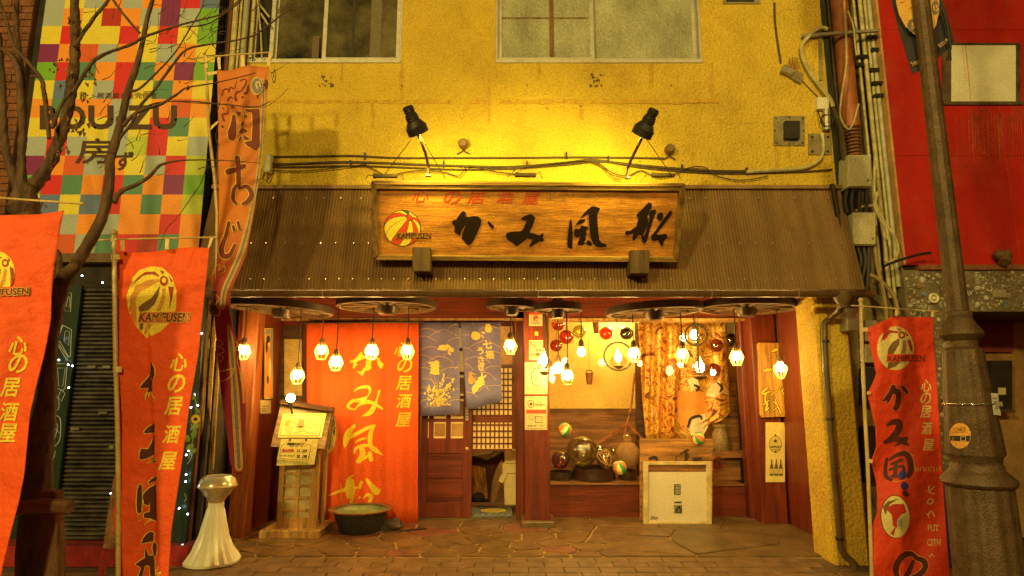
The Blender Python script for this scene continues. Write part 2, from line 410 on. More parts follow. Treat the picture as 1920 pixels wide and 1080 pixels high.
def clip(poly, a, b, c):       # keep a*x+b*y<=c
    out = []
    for i in range(len(poly)):
        p, q = poly[i], poly[(i + 1) % len(poly)]; dp = a * p[0] + b * p[1] - c; dq = a * q[0] + b * q[1] - c
        if dp <= 0: out.append(p)
        if dp * dq < 0: t = dp / (dp - dq); out.append((p[0] + (q[0] - p[0]) * t, p[1] + (q[1] - p[1]) * t))
    return out
def shrink(poly, d):
    n = len(poly); ar = sum(poly[i][0] * poly[(i + 1) % n][1] - poly[(i + 1) % n][0] * poly[i][1] for i in range(n)); P = poly if ar > 0 else poly[::-1]
    out = P
    for i in range(n):
        a, b = P[i], P[(i + 1) % n]; dx, dy = b[0] - a[0], b[1] - a[1]; l = math.hypot(dx, dy)
        if l < 1e-6: continue
        nx, ny = dy / l, -dx / l; out = clip(out, nx, ny, nx * a[0] + ny * a[1] - d)
        if len(out) < 3: return None
    return out
rs = random.Random(11); seeds = []
def fill(x0, x1, y0, y1, step):
    tries = 0
    while tries < 500:
        p = (rs.uniform(x0, x1), rs.uniform(y0, y1)); tries += 1
        if all(math.hypot(p[0] - q[0], (p[1] - q[1])) > (step if rs.random() < .8 else step * .6) for q in seeds): seeds.append(p); tries = 0 if len(seeds) < 400 else 999
fill(-3.0, 1.0, -1.26, -0.6, 0.25); fill(-2.7, 1.1, -0.6, 0.4, 0.38); fill(1.15, 2.9, -1.26, 0.4, 0.8)
for i, s0 in enumerate(seeds):
    poly = [(-3.04, -1.275), (2.92, -1.275), (2.92, 0.40), (-3.04, 0.40)]
    for j, s1 in enumerate(seeds):
        if i == j: continue
        a, b = s1[0] - s0[0], s1[1] - s0[1]; c = (s1[0] ** 2 + s1[1] ** 2 - s0[0] ** 2 - s0[1] ** 2) / 2
        poly = clip(poly, a, b, c)
        if len(poly) < 3: break
    if len(poly) < 3: continue
    big = s0[0] > 1.15
    poly = shrink(poly, 0.005 if big else rs.uniform(0.008, 0.012))
    if not poly: continue
    # knock the corners about a little
    q = []
    n = len(poly)
    for k in range(n):
        a, b = poly[k], poly[(k + 1) % n]; l = math.hypot(b[0] - a[0], b[1] - a[1]); e = min(.25, .02 / max(l, .02)) if not big else 0.02
        q.append((a[0] + (b[0] - a[0]) * e, a[1] + (b[1] - a[1]) * e))
        if l > .12 and not big: q.append((a[0] + (b[0] - a[0]) * .5 + rs.uniform(-.007, .007), a[1] + (b[1] - a[1]) * .5 + rs.uniform(-.007, .007)))
        q.append((b[0] - (b[0] - a[0]) * e, b[1] - (b[1] - a[1]) * e))
    z = 0.014 + rs.uniform(-.003, .004)
    st = MB(); st.prism([(x, y, z) for x, y in q], (0, 0, -0.02))
    mkobj('stone', st, M_stone_g if big else (M_stone_r if rs.random() < .12 else M_stone), paving, bevel=0.003)
# pavement of long bricks, laid in courses along the street
bed = MB(); bed.box(-9, 9, -3.4, -1.28, -0.02, -0.004)
pave = struct('pavement', bed, mat('paving_joint', (0.12, 0.07, 0.03), 0.9, var=.3, scale=20, bump=.5), origin=(0, -2.5, -0.02))
tile_me = {}
for r in range(6):
    y1 = -1.286 - r * 0.145; x = -4.35 + (0.13 if r % 2 else 0)
    k = 0
    while x < 3.9:
        if y1 > -1.6 and (x < -3.1 or x > 2.34): x += .28; continue
        v = rs.randrange(4); dz = rs.uniform(-.002, .002)
        mb = MB(); mb.box(x + .004, x + .276, y1 - .137, y1, -0.02, 0.006 + dz)
        if v not in tile_me or True:
            o = mkobj('paving_brick', mb, M_tile, pave, bevel=0.003)
        x += 0.28
far = MB()
for r in range(6, 14):
    y1 = -1.286 - r * 0.145; x = -8 + (0.13 if r % 2 else 0)
    while x < 8: far.box(x + .004, x + .276, y1 - .137, y1, -0.02, 0.006); x += .28
for r in range(2, 6):
    y1 = -1.286 - r * 0.145
    for x in [-8 + .28 * k for k in range(13)] + [4.2 + .28 * k for k in range(14)]: far.box(x + .004, x + .276, y1 - .137, y1, -0.02, 0.006)
mkobj('paving_bricks_around', far, M_tile, pave, kind='stuff')
kb = MB(); kb.box(-40, 40, -3.55, -3.40, -0.03, 0.0); struct('kerb', kb, mat('kerb_stone', (0.25, 0.22, 0.18), .8, var=.2, bump=.4))

# ================================================================ the restaurant building
YF = -1.5
XL, XR = -2.62, 2.90
house = thing('restaurant_building', 'yellow plastered building with red wooden shopfront under a corrugated canopy', 'building', (0, YF, 0))
zs = at(600, 113, YF).z; ztop = 5.75; zroof = 7.2
w1a, w1b = at(462, 113, YF).x, at(752, 113, YF).x; w2a, w2b = at(929, 112, YF).x, at(1317, 112, YF).x
wl = MB()
zc = 2.45
wl.box(XL, XR, YF, YF + .2, zc, zs)
for a, b in ((XL, w1a), (w1b, w2a), (w2b, XR)): wl.box(a, b, YF, YF + .2, zs, ztop)
wl.box(XL, XR, YF, YF + .2, ztop, zroof)
mkobj('wall', wl, M_plaster, house)
sd = MB(); sd.box(XL, XL + .15, YF + .2, 4, 2.45, zroof); sd.box(XR - .15, XR, YF + .2, 4, 2.45, zroof); sd.box(XL, XR, YF, 4, zroof, zroof + .15); sd.box(XL + .15, XR - .15, 3.8, 4, 0, zroof)
mkobj('side_wall', sd, M_plaster, house)
# reveals of the recessed entrance
rv = MB(); rv.box(2.93, 3.05, -1.12, .6, -.02, 2.45); mkobj('entrance_side', rv, M_redwood, house)
rv = MB(); rv.box(-2.75, -2.62, -.62, .6, -.02, 2.45); mkobj('entrance_side', rv, M_redwood, house)
pr = MB(); pr.box(2.62, XR, YF, -1.12, -.02, 2.449); mkobj('pier', pr, M_plaster, house, bevel=0.02)
pr = MB(); pr.box(-2.98, -2.86, -.95, -.9, -.02, 2.449)
pr.box(-2.85, -2.76, -.93, -.9, -.02, 2.449); mkobj('pier', pr, M_brownwood, house)
po = MB(); po.hexa([(-2.70, -.66, 0), (-2.55, -.62, 0), (-2.55, -.62, 2.45), (-2.70, -.66, 2.45)], [(-2.70, -.45, 0), (-2.55, -.45, 0), (-2.55, -.45, 2.45), (-2.70, -.45, 2.45)])
mkobj('corner_post', po, wood('orange_post', (.30, .085, .02), .4, axis=2, var=.4), house, bevel=.01)
ce = MB(); ce.box(XL, 3.05, YF + .2, .6, 2.45, 2.5); mkobj('porch_ceiling', ce, M_redwood_h, house)
# lintel board across the back of the porch and the beam before it
for (x0, x1, y, z0, z1) in ((-2.62, 2.93, .18, at(900, 602, .2).z, 2.45),):
    b = MB(); b.box(x0, x1, y, y + .12, z0, z1); mkobj('lintel', b, M_redwood_h, house, bevel=.004)
z0 = at(900, 602, .2).z
b = MB(); b.box(-2.62, 2.93, .165, .18, z0 - .0, z0 + .03); mkobj('lintel_trim', b, M_palewood, house)
# stain line, rust ghosts and cracks on the plaster
DW = plane_at(YF)
its = []
x = 508
while x < 1345:
    w = rnd.uniform(18, 46); its.append([(x, 187 + rnd.uniform(-1, 1)), (x + w, 187 + rnd.uniform(-1, 1)), (x + w, 193 + rnd.uniform(-1, 2.5)), (x, 193 + rnd.uniform(-1, 2.5))]); x += w * (1.0 if x < 770 or x > 900 else 1.8)
M_faint = mat('old_plaster_stain', (0.36, 0.18, 0.02), 0.9, var=0.4, scale=18, col2=(0.62, 0.40, 0.035), bump=.5, bscale=60)
print_on('stain', its, DW, M_faint, house, kind='stuff')
its = []
for cx in (612, 1118):
    for k in range(44):
        a, b = rnd.uniform(-13, 13), rnd.uniform(-12, 12)
        if abs(abs(a) - abs(b)) < 4.5 or abs(b) > 10.5: its.append(disc(cx + a, 150 + b, rnd.uniform(.8, 1.9), n=7))
for x, y in ((753, 160), (988, 159), (1259, 160), (1200, 302), (1026, 203), (1089, 199)): its.append(disc(x, y, 1.4, n=7))
print_on('fixing_scar', its, DW, M_darkwood, house, kind='stuff')
def crack(pts, w=1.0): return stroke([(x + rnd.uniform(-1, 1), y, w * rnd.uniform(.5, 1.2)) for x, y in pts], 2, False)
its = [crack(p) for p in ([(1322, 115), (1324, 130), (1322, 142), (1334, 150), (1341, 170), (1340, 190), (1342, 240)], [(1302, 156), (1315, 154), (1328, 153)],
       [(1350, 222), (1358, 230), (1370, 233), (1390, 230), (1420, 231)], [(755, 118), (758, 140), (752, 170)], [(915, 120), (910, 135), (908, 160), (917, 190)],
       [(1450, 20), (1448, 40), (1462, 20), (1490, 18)], [(1528, 80), (1524, 120), (1532, 160)], [(1508, 7), (1512, 20), (1520, 30)])]
print_on('crack', its, DW, M_stain, house, kind='stuff')
its = []
for x0, y0, y1, w in ((917, 118, 235, 6), (753, 118, 190, 6), (1334, 118, 195, 6), (1457, 275, 318, 5), (1480, 275, 300, 4), (1300, 285, 320, 6), (640, 115, 150, 3), (700, 193, 240, 4), (1010, 116, 150, 3), (1220, 116, 165, 3), (1090, 193, 225, 4)):
    for k in range(3): its.append(stroke([(x0 + rnd.uniform(-4, 4), y0, 1), (x0 + rnd.uniform(-4, 4), (y0 + y1) / 2, w * .5), (x0 + rnd.uniform(-4, 4), y1, .6)], 4))
print_on('drip_stain', its, DW, M_faint, house, eps=.0025, kind='stuff')
# rough render lip above the canopy
lip = MB()
for i in range(230):
    x = -2.6 + i * .0239; a = rnd.uniform(.5, 1.3)
    lip.ball((x, YF - .002, 3.175 + rnd.uniform(-.004, .05)), .011 * a, 6, sc=(1, .6, 1.6))
mkobj('render_lip', lip, M_plaster, house, kind='stuff')

# windows upstairs
def sash(parent, x0, x1, y, z0, z1, t, m, glassm, name='sash'):
    b = MB(); b.box(x0, x0 + t, y, y + .03, z0, z1); b.box(x1 - t, x1, y, y + .03, z0, z1); b.box(x0 + t, x1 - t, y, y + .03, z0, z0 + t); b.box(x0 + t, x1 - t, y, y + .03, z1 - t, z1)
    s = mkobj(name, b, m, parent, bevel=.003)
    p = MB(); p.box(x0 + t, x1 - t, y + .012, y + .018, z0 + t, z1 - t); mkobj('pane', p, glassm, s); return s
def window(x0, x1, splits, glassm, extra=None):
    fr = MB(); t = .035
    fr.box(x0, x1, YF - .012, YF + .16, zs - .03, zs + .012); fr.box(x0, x0 + t * .6, YF + .0, YF + .16, zs + .012, ztop); fr.box(x1 - t * .6, x1, YF + .0, YF + .16, zs + .012, ztop); fr.box(x0, x1, YF, YF + .16, ztop, ztop + .03)
    f = mkobj('window', fr, M_alu, house, bevel=.003)
    for i, (a, b) in enumerate(splits): sash(f, a, b, YF + .04 + .035 * (i % 2), zs + .014, ztop, .04, M_alu, glassm[i])
    return f
xa = at(508, 108, YF).x; xm = at(600, 108, YF).x; xe = at(748, 108, YF).x
window(w1a, w1b, ((w1a + .02, xa, ), (xa - .02, xm + .03), (xm, xe)), (M_dark, M_darkglass, M_darkglass))
xm2 = at(1114, 108, YF).x
wf = window(w2a, w2b, ((w2a + .02, xm2 + .01), (xm2 - .02, w2b - .02)), (M_screen, M_screen))
# wooden glazing bars seen through the figured glass, a clear film of reflections is left to the pane
b = MB(); bx = at(1035, 60, YF).x
b.box(bx - .022, bx + .022, YF + .0505, YF + .0515, zs + .05, ztop - .05)
zz = at(1035, 28, YF).z
b.box(w2a + .06, xm2 - .04, YF + .0507, YF + .0513, zz - .009, zz + .009)
mkobj('glazing_bar', b, wood('bar_wood', (.22, .12, .04), .5, axis=2), wf)
# curtain shapes behind the dark left window
for px0, px1, c in ((657, 662, (.03, .02, .01)), (692, 712, (.15, .12, .06)), (583, 596, (.13, .08, .04))):
    b = MB(); a = at(px0, 60, YF).x; d = at(px1, 60, YF).x; b.box(a, d, YF + .0585 if px0 < 600 else YF + .05, YF + .06 if px0 < 600 else YF + .0515, zs + .055, (ztop - .05) if px0 > 600 else zs + .28)
    mkobj('curtain_edge', b, ink('curtain_%d' % px0, c), house)

# ---- corrugated canopy
YE, ZE = -1.76, 2.213; ZT = 3.157; PW = 0.0262; AMP = .011
aw = MB()
aw.box(XL - .03, XR + .02, YF - .07, YF - .001, ZT - .005, ZT + .028)
awn = mkobj('canopy', aw, M_roof, house)
d = Vector((0, YE - (YF - .02), ZE - ZT)); nrm = Vector((0, d.z, -d.y)).normalized()
if nrm.y > 0: nrm = -nrm
nsheet = 9; tot = XR - XL + .02; sw = tot / nsheet
for s_ in range(nsheet):
    x0 = XL - .02 + s_ * sw; k = int(sw / PW); vs = []; fs = []; nx = k * 6
    lift = .0015 * (s_ % 2)
    for i in range(nx + 1):
        x = x0 + (sw + .004) * i / nx; h = AMP * math.cos(2 * math.pi * (i / 6.0)) + .012 + lift
        for t, th in ((0, 0), (1, 0), (1, -.002), (0, -.002)):
            p = Vector((x, YF - .02, ZT)) + d * t + nrm * (h + th); vs.append(p)
    for i in range(nx):
        for a in range(4):
            fs.append((i * 4 + a, i * 4 + (a + 1) % 4, (i + 1) * 4 + (a + 1) % 4, (i + 1) * 4 + a))
    mb = MB(); mb.add(vs, fs); o = mkobj('roof_sheet', mb, M_roof, awn, smooth=True)
sc = MB()
for py, st_ in ((372, 33), (456, 31), (523, 28)):
    px = 470 + rnd.uniform(0, 10)
    while px < 1600:
        zz = at(px, py, -1.65).z; t = (zz - ZT) / d.z; y = YF - .02 + d.y * t
        p = at(px, py, y - .02); 
        if XL < p.x < XR - .02: sc.ball((p.x, y - .024, p.z), .0085, 6)
        px += st_ * rnd.uniform(.85, 1.15)
mkobj('roof_screw', sc, mat('bright_screw', (.6, .52, .36), .3, metal=.5), awn, kind='stuff')
# boarding behind the sheet, fascia and gutter
b = MB(); b.add([(XL, YF - .016, ZT), (XR, YF - .016, ZT), (XR, YE + .01, ZE + .01), (XL, YE + .01, ZE + .01), (XL, YF - .002, ZT), (XR, YF - .002, ZT), (XR, YF - .002, ZE + .01), (XL, YF - .002, ZE + .01)],
             [(0, 1, 2, 3), (4, 7, 6, 5), (0, 4, 5, 1), (3, 2, 6, 7), (0, 3, 7, 4), (1, 5, 6, 2)])
mkobj('canopy_boarding', b, M_darkwood, awn)
gx0, gx1 = -2.66, 2.955
gu = MB(); zg = ZE - .045; rg = .042
prof = [(math.cos(a) * rg, -math.sin(a) * rg) for a in [math.pi * k / 8 for k in range(9)]]
vs = []; fs = []
for x in (gx0, gx1):
    for sgn in (1, .9):
        for (py_, pz_) in prof: vs.append((x, YE - .045 + py_ * sgn, zg + pz_ * sgn + .02))
for k in range(8): fs += [(k, k + 1, 18 + k + 1, 18 + k), (9 + k, 27 + k, 27 + k + 1, 9 + k + 1)]
fs += [(0, 18, 27, 9), (8, 17, 35, 26)]
gu.add(vs, fs); gu.tube([(gx0, YE - .045 - rg, zg + .02), (gx1, YE - .045 - rg, zg + .02)], .005, 6)
gut = mkobj('gutter', gu, mat('brown_gutter', (.14, .075, .03), .35, var=.25), house, smooth=True)
for px in (607, 1009, 1333, 1495):
    x = at(px, 555, YE - .05).x; b = MB(); b.tube([(x, YE - .045 - rg - .004, zg + .025), (x, YE - .045 - .03, zg - .022), (x, YE - .045, zg - .027), (x, YE + .0, zg + .02)], .004, 6); mkobj('gutter_bracket', b, M_metal, gut)
# downpipe with its hopper
Yd = YF - .06
b = MB(); h0 = at(1580, 548, YE - .04); b.hexa([h0 + Vector((-.085, -.05, 0)), h0 + Vector((.085, -.05, 0)), h0 + Vector((.085, -.05, .02)), h0 + Vector((-.085, -.05, .02))], [h0 + Vector((-.085, .07, 0)), h0 + Vector((.085, .07, 0)), h0 + Vector((.085, .07, .02)), h0 + Vector((-.085, .07, .02))])
b.lathe([(.075, -.0), (.07, -.05), (.045, -.09), (.035, -.13)], h0 + Vector((0, .01, 0)), 16)
dp = mkobj('downpipe', b, mat('brown_downpipe', (.13, .08, .035), .4, var=.3), house, smooth=True)
pts = [at(1576, 570, YE - .03), at(1574, 582, YE + .02), at(1556, 596, Yd), at(1546, 606, Yd), at(1546, 640, Yd), at(1549, 700, Yd), at(1556, 790, Yd), at(1563, 870, Yd), at(1571, 960, Yd), at(1576, 1028, Yd), at(1584, 1042, Yd - .01), at(1597, 1052, Yd - .02), at(1602, 1066, Yd - .03), at(1605, 1086, Yd - .03)]
x_ = pts[4].x
for i in range(4, 10): pts[i].x = x_ + (pts[i].x - x_) * 1.0
b = MB(); b.tube(pts, .026, 12); mkobj('pipe', b, mat('brown_downpipe', (.1, .06, .03)), dp, smooth=True)
for px, py in ((1556, 786), (1547, 640), (1574, 1010)):
    p = at(px, py, Yd); b = MB(); b.lathe([(.031, -.012), (.031, .012)], p, 12); b.box(p.x - .004, p.x + .004, p.y, YF, p.z - .005, p.z + .005); mkobj('pipe_clip', b, M_black, dp)
# ================================================================ back of the porch: wall, doors, window display
YD = .25
M_paper = mat('lit_shoji_paper', (0.60, 0.42, 0.13), 0.8, var=0.08, scale=8, emit=(1.0, .55, .08), estr=.35)  # low emission stands in for room light coming through the paper
M_maroon = wood('maroon_door_wood', (0.17, 0.026, 0.010), 0.38, axis=2, var=.35, bump=.2)
M_maroon_h = wood('maroon_door_wood_across', (0.17, 0.026, 0.010), 0.38, axis=0, var=.35, bump=.2)
# back wall left of the doors (behind the banner and the stand)
b = MB(); xa, xb = -2.62, at(785, 800, YD).x; b.box(xa, xb, YD, YD + .12, -.02, z0); mkobj('back_wall', b, M_redwood, house)
board_px(b := MB(), 520, 612, 566, 900, YD - .02, .02); mkobj('door_frame', b, M_darkwood, house)
board_px(b := MB(), 533, 636, 566, 742, YD - .035, .01); mkobj('paper_panel', b, mat('aged_paper', (.62, .44, .13), .8, var=.2, scale=9), house)
# posts: entrance pillar, right post
def post_px(name, px0, px1, ptop, pbot, Y, depth, m, bev=.008):
    b = MB(); a, c = at(px0, pbot, Y).x, at(px1, pbot, Y).x; b.box(a, c, Y, Y + depth, 0, 2.45); return mkobj(name, b, m, house, bevel=bev)
post_px('pillar', 984, 1033, 600, 990, -.14, .30, M_redwood)
b = MB(); a, c = at(978, 1005, -.2).x, at(1041, 1005, -.2).x; b.box(a, c, -.22, .2, 0, .075); mkobj('pillar_plinth', b, M_stone_g, house, bevel=.01)
post_px('post', 967, 983, 600, 975, .18, .12, M_redwood)
post_px('post', 1431, 1479, 600, 983, .0, .28, M_redwood)
post_px('post', 1408, 1430, 600, 975, .22, .14, M_redwood)
b = MB(); b.box(at(1479, 980, .08).x, 2.93, .08, .3, 0, 2.45); mkobj('side_panel', b, M_redwood, house)

# ---- doors
zt = z0; xs0, xs1 = at(787, 970, YD).x, at(884, 970, YD).x
D1 = YD - .035
def zat(py, Y=D1): return at(900, py, Y).z
door = mkobj('sliding_door', (lambda b: (b.box(xs0, xs0 + .07, D1, D1 + .035, .03, zt), b.box(xs1 - .1, xs1, D1, D1 + .035, .03, zt), b.box(xs0 + .07, xs1 - .1, D1 + .002, D1 + .033, .03, zat(943)),
        b.box(xs0 + .07, xs1 - .1, D1, D1 + .035, zat(897), zat(888)), b.box(xs0 + .07, xs1 - .1, D1, D1 + .035, zat(850), zat(822)), b.box(xs0 + .07, xs1 - .1, D1, D1 + .035, zt - .08, zt), b)[-1])(MB()), M_maroon, house, bevel=.004)
for y0, y1 in ((943, 897), (888, 850)):
    b = MB(); b.box(xs0 + .07, xs1 - .1, D1 + .014, D1 + .026, zat(y0), zat(y1)); mkobj('door_panel', b, M_maroon_h, door)
for y in (932, 936, 894, 891, 858, 854): 
    b = MB(); b.box(xs0 + .07, xs1 - .1, D1 - .006, D1 + .003, zat(y + 1), zat(y - 1)); mkobj('door_batten', b, M_maroon_h, door)
# lattice lights of the sliding door: paper behind a grid of thick bars
b = MB(); b.box(xs0 + .07, xs1 - .1, D1 + .022, D1 + .026, zat(822), zt - .08); mkobj('door_paper', b, M_paper, door)
zz0, zz1 = zat(822), zt - .08
cols_ = [at(p, 800, D1).x for p in (787, 804, 813, 836, 845, 871)]
b = MB()
for i in (1, 3): b.box(cols_[i], cols_[i + 1], D1 + .004, D1 + .02, zz0, zz1)
mkobj('lattice_bar', b, M_maroon, door)
k = 0; z = zz0
for py in (788, 745, 700, 655):
    b = MB(); b.box(xs0 + .07, xs1 - .1, D1 + .006, D1 + .018, zat(py) - .018, zat(py) + .018); mkobj('lattice_bar', b, M_maroon_h, door)
# tan screens that leave a dashed rim of light
for (a, c) in ((at(790, 800, D1).x, cols_[1]), (cols_[2], cols_[3]), (cols_[4], cols_[5])):
    for pt, pb in ((792, 820), (750, 783), (706, 740)):
        b = MB(); b.box(a + .010, c - .010, D1 + .010, D1 + .014, zat(pb) + .012, zat(pt) - .012); mkobj('screen', b, mat('tan_screen', (.40, .21, .06), .7, var=.2), door)
        for q in range(5):
            xx = a + (c - a) * (q + .5) / 5.0
            b2 = MB()
p = at(876, 842, D1); b = MB(); b.lathe([(.002, -.004), (.02, 0), (.02, .004), (.012, .008)], p, 16, axis=(0, -1, 0)); mkobj('door_lock', b, mat('brass', (.65, .4, .1), .3, metal=.8), door)
# fine lattice door behind, pushed back on its track
D2 = YD + .03
x0, x1 = at(884, 970, D2).x, at(966, 970, D2).x
ld = MB(); 
def zt2(py): return at(900, py, D2).z
ld.box(x1 - .03, x1, D2, D2 + .03, zt2(842), zt); ld.box(x0, x1 - .03, D2, D2 + .03, zt2(792), zt2(779)); ld.box(x0, x1 - .03, D2, D2 + .03, zt2(690), zt2(683)); ld.box(x0, x1 - .03, D2, D2 + .03, zt - .05, zt)
lat = mkobj('lattice_door', ld, M_maroon_h, house, bevel=.003)
b = MB(); b.box(x0, x1 - .03, D2 + .02, D2 + .024, zt2(842), zt2(792)); b.box(x0, x1 - .03, D2 + .02, D2 + .024, zt2(779), zt2(690)); mkobj('door_paper', b, M_paper, lat)
n = 9
for i in range(n + 1):
    x = x0 + (x1 - .03 - x0) * i / n
    b = MB(); b.box(x - .008, x + .008, D2 + .004, D2 + .019, zt2(841), zt2(792)); b.box(x - .008, x + .008, D2 + .004, D2 + .019, zt2(779), zt2(690)); mkobj('lattice_bar', b, M_maroon, lat)
for py in [700 + 11.3 * i for i in range(-1, 8)] + [797 + 11.6 * i for i in range(0, 5)]:
    if 780 < py < 792: continue
    b = MB(); b.box(x0, x1 - .03, D2 + .002, D2 + .017, zt2(py) - .009, zt2(py) + .009); mkobj('lattice_bar', b, M_maroon_h, lat)
# header behind the noren
b = MB(); b.box(xs0, x1, D2 + .05, D2 + .08, zt2(690), zt); 
b = MB(); b.box(xs0 - .02, x1 + .02, D1 - .02, D2 + .1, 0.0, .03); mkobj('door_sill', b, M_stone_g, house)

# ---- room behind the doors
rm = MB(); rm.box(-1.6, .25, .4, 3.7, -.02, .01); struct('floor', rm, M_tile)
rm = MB(); rm.box(-1.6, .25, 2.2, 2.3, 0, 2.45); mkobj('room_wall', rm, mat('room_plaster', (.45, .25, .08), .8, var=.3, scale=3), house)
rm = MB(); rm.box(-1.62, -1.6, .4, 3.7, 0, 2.45); rm.box(.22, .25, .4, 2.2, 0, 2.45); mkobj('room_side', rm, M_brownwood, house)

# ---- display window
xw0, xw1 = at(1033, 970, .3).x, at(1431, 970, .3).x
YW = .35
zsill = at(1100, 906, YW).z
b = MB(); b.box(xw0, xw1, YW, YW + .03, 0, zsill - .02); mkobj('kick_panel', b, M_redwood_h, house)
b = MB(); b.box(xw0, at(1200, 906, YW).x, YW - .02, 1.25, zsill - .02, zsill); mkobj('display_shelf', b, M_brownwood_h, house, bevel=.004)
xr0 = at(1200, 910, YW).x
b = MB(); b.box(xr0, at(1396, 910, YW).x, YW - .02, 1.25, zsill - .03, zsill - .01); mkobj('display_shelf', b, M_brownwood_h, house, bevel=.004)
b = MB(); b.box(xw0 - .03, xw1 + .0, 1.25, 1.3, 0, 2.45); mkobj('display_back', b, M_brownwood_h, house)
zc0, zc1 = at(1100, 766, 1.24).z, at(1100, 595, 1.24).z
b = MB(); b.box(at(1020, 700, 1.24).x, at(1200, 700, 1.24).x, 1.225, 1.25, zc0, zc1 + .2); mkobj('cream_panel', b, mat('cream_wall_paper', (.85, .62, .16), .8, var=.06, scale=3, dirt=(.7, .45, .1), dscale=1.6), house)
b = MB(); b.box(at(1390, 800, 1.2).x, xw1 + .5, 1.2, 1.25, at(1400, 778, 1.2).z, 2.45); mkobj('cream_panel', b, M_cream, house)
b = MB(); b.box(xw0 - .03, xw0, .4, 1.25, 0, 2.45); b.box(xw1 + .25, xw1 + .28, .3, 1.25, 0, 2.45); b.box(xw0, xw1 + .25, .3, 1.25, 2.45, 2.48); mkobj('display_side', b, M_brownwood, house)
zf = at(1200, 602, YD).z
b = MB(); b.box(xw0, xw1, YD - .02, YD + .04, zf - .012, zf + .004); mkobj('window_rail', b, M_palewood, house)
b = MB(); b.box(xw0, at(1408, 900, .26).x, .262, .266, zsill, zf - .012); mkobj('window_pane', b, clear('window_glass', op=.05), house)
# slanting board and gable trim in the display
b = MB()
b.slab([at(1190, 605, 1.0), at(1200, 605, 1.0), at(1212, 900, 1.0), at(1195, 900, 1.0)], (0, .04, 0)); mkobj('slanted_board', b, M_darkwood, house)
b = MB(); b.tube([at(1120, 832, 1.1), at(1178, 793, 1.1)], .016, 4); b.tube([at(1179, 795, .95), at(1204, 822, .95)], .02, 4); b.tube([at(1190, 700, .98), at(1184, 760, .98), at(1166, 835, .98)], .012, 6); mkobj('gable_trim', b, wood('orange_trim', (.5, .15, .04), .45, axis=0), house)
# ================================================================ the shop sign
SB0 = at(705, 486, -1.83); SB1 = at(1273, 490, -1.83); ST0 = at(697, 341, -2.08); ST1 = at(1285, 345, -2.08)
sn = (SB1 - SB0).cross(ST0 - SB0).normalized()
if sn.y > 0: sn = -sn
def DS(px, py, off=0.0):
    dd = ray(px, py); t = (SB0 - CAM).dot(sn) / dd.dot(sn); return CAM + dd * t + sn * off
M_signwood = wood('pale_sign_board', (0.64, 0.27, 0.045), 0.4, axis=0, var=.3, bump=.4, col2=(.40, .14, .022))
_nt = M_signwood.node_tree; _p = _nt.nodes['Principled BSDF']; _src = _p.inputs['Base Color'].links[0].from_socket
_tc = nd(_nt, 'ShaderNodeTexCoord'); _mp = nd(_nt, 'ShaderNodeMapping'); _mp.inputs['Scale'].default_value = (1.2, 3, 5); _nt.links.new(_tc.outputs['Object'], _mp.inputs[0])
_n = nd(_nt, 'ShaderNodeTexNoise'); _n.inputs['Scale'].default_value = 1.6; _n.inputs['Detail'].default_value = 9; _n.inputs['Roughness'].default_value = .7; _nt.links.new(_mp.outputs[0], _n.inputs['Vector'])
_r = nd(_nt, 'ShaderNodeMapRange'); _r.inputs['From Min'].default_value = .40; _r.inputs['From Max'].default_value = .62; _r.inputs['To Min'].default_value = .45; _r.inputs['To Max'].default_value = 1.0; _nt.links.new(_n.outputs['Fac'], _r.inputs['Value'])
_v = nd(_nt, 'ShaderNodeVectorMath', operation='SCALE'); _nt.links.new(_src, _v.inputs[0]); _nt.links.new(_r.outputs[0], _v.inputs['Scale']); _nt.links.new(_v.outputs[0], _p.inputs['Base Color'])   # weather stains in the board
M_signframe = wood('sign_frame_wood', (0.36, 0.20, 0.05), 0.45, axis=0, var=.5, bump=.5)
M_signframe_v = wood('sign_frame_wood_upright', (0.24, 0.13, 0.035), 0.45, axis=2, var=.5, bump=.5)
sign = thing('shop_sign', 'long framed wooden sign board with black brush characters and a striped ball above the canopy', 'sign', (SB0 + SB1) / 2)
b = MB(); b.slab([DS(709, 481, -.012), DS(1264, 486, -.012), DS(1272, 352, -.012), DS(707, 350, -.012)], -sn * .03); mkobj('board', b, M_signwood, sign)
def bar(q, f0, f1, m, name='frame'):
    b = MB(); b.slab([DS(x, y, f1) for x, y in q], -sn * (f1 - f0)); return mkobj(name, b, m, sign, bevel=.004)
bar([(705, 346), (1275, 350), (1284, 344), (697, 339)], -.05, .03, M_signframe)
bar([(706, 354), (1273, 358), (1275, 350), (705, 346)], -.05, .018, M_signframe)
bar([(706, 487), (1271, 491), (1269, 481), (710, 478)], -.05, .022, M_signframe)
bar([(699, 485), (710, 478), (707, 351), (697, 340)], -.05, .0305, M_signframe_v)
bar([(1262, 482), (1272, 491), (1284, 345), (1273, 354)], -.05, .0305, M_signframe_v)
C1 = (700, 330, 6.353); C2 = (990, 340, 6.353)
M_signblack = mat('black_carved_paint', (.014, .006, .003), .5, var=.2, scale=40, bump=.3, bscale=120, spec=.2)
ka = [(935, 540), (960, 525), (985, 525), (1005, 490), (1050, 430), (1075, 420), (1100, 435), (1090, 480), (1130, 490), (1200, 478), (1250, 485), (1285, 515), (1275, 590), (1235, 680), (1180, 790), (1140, 830), (1110, 815), (1070, 765), (1050, 745), (1060, 680), (1100, 590), (1090, 585), (1050, 650), (1030, 705), (1000, 690), (965, 670), (965, 590), (940, 570)]
kad = [(1355, 550), (1375, 540), (1440, 600), (1420, 635), (1385, 605)]
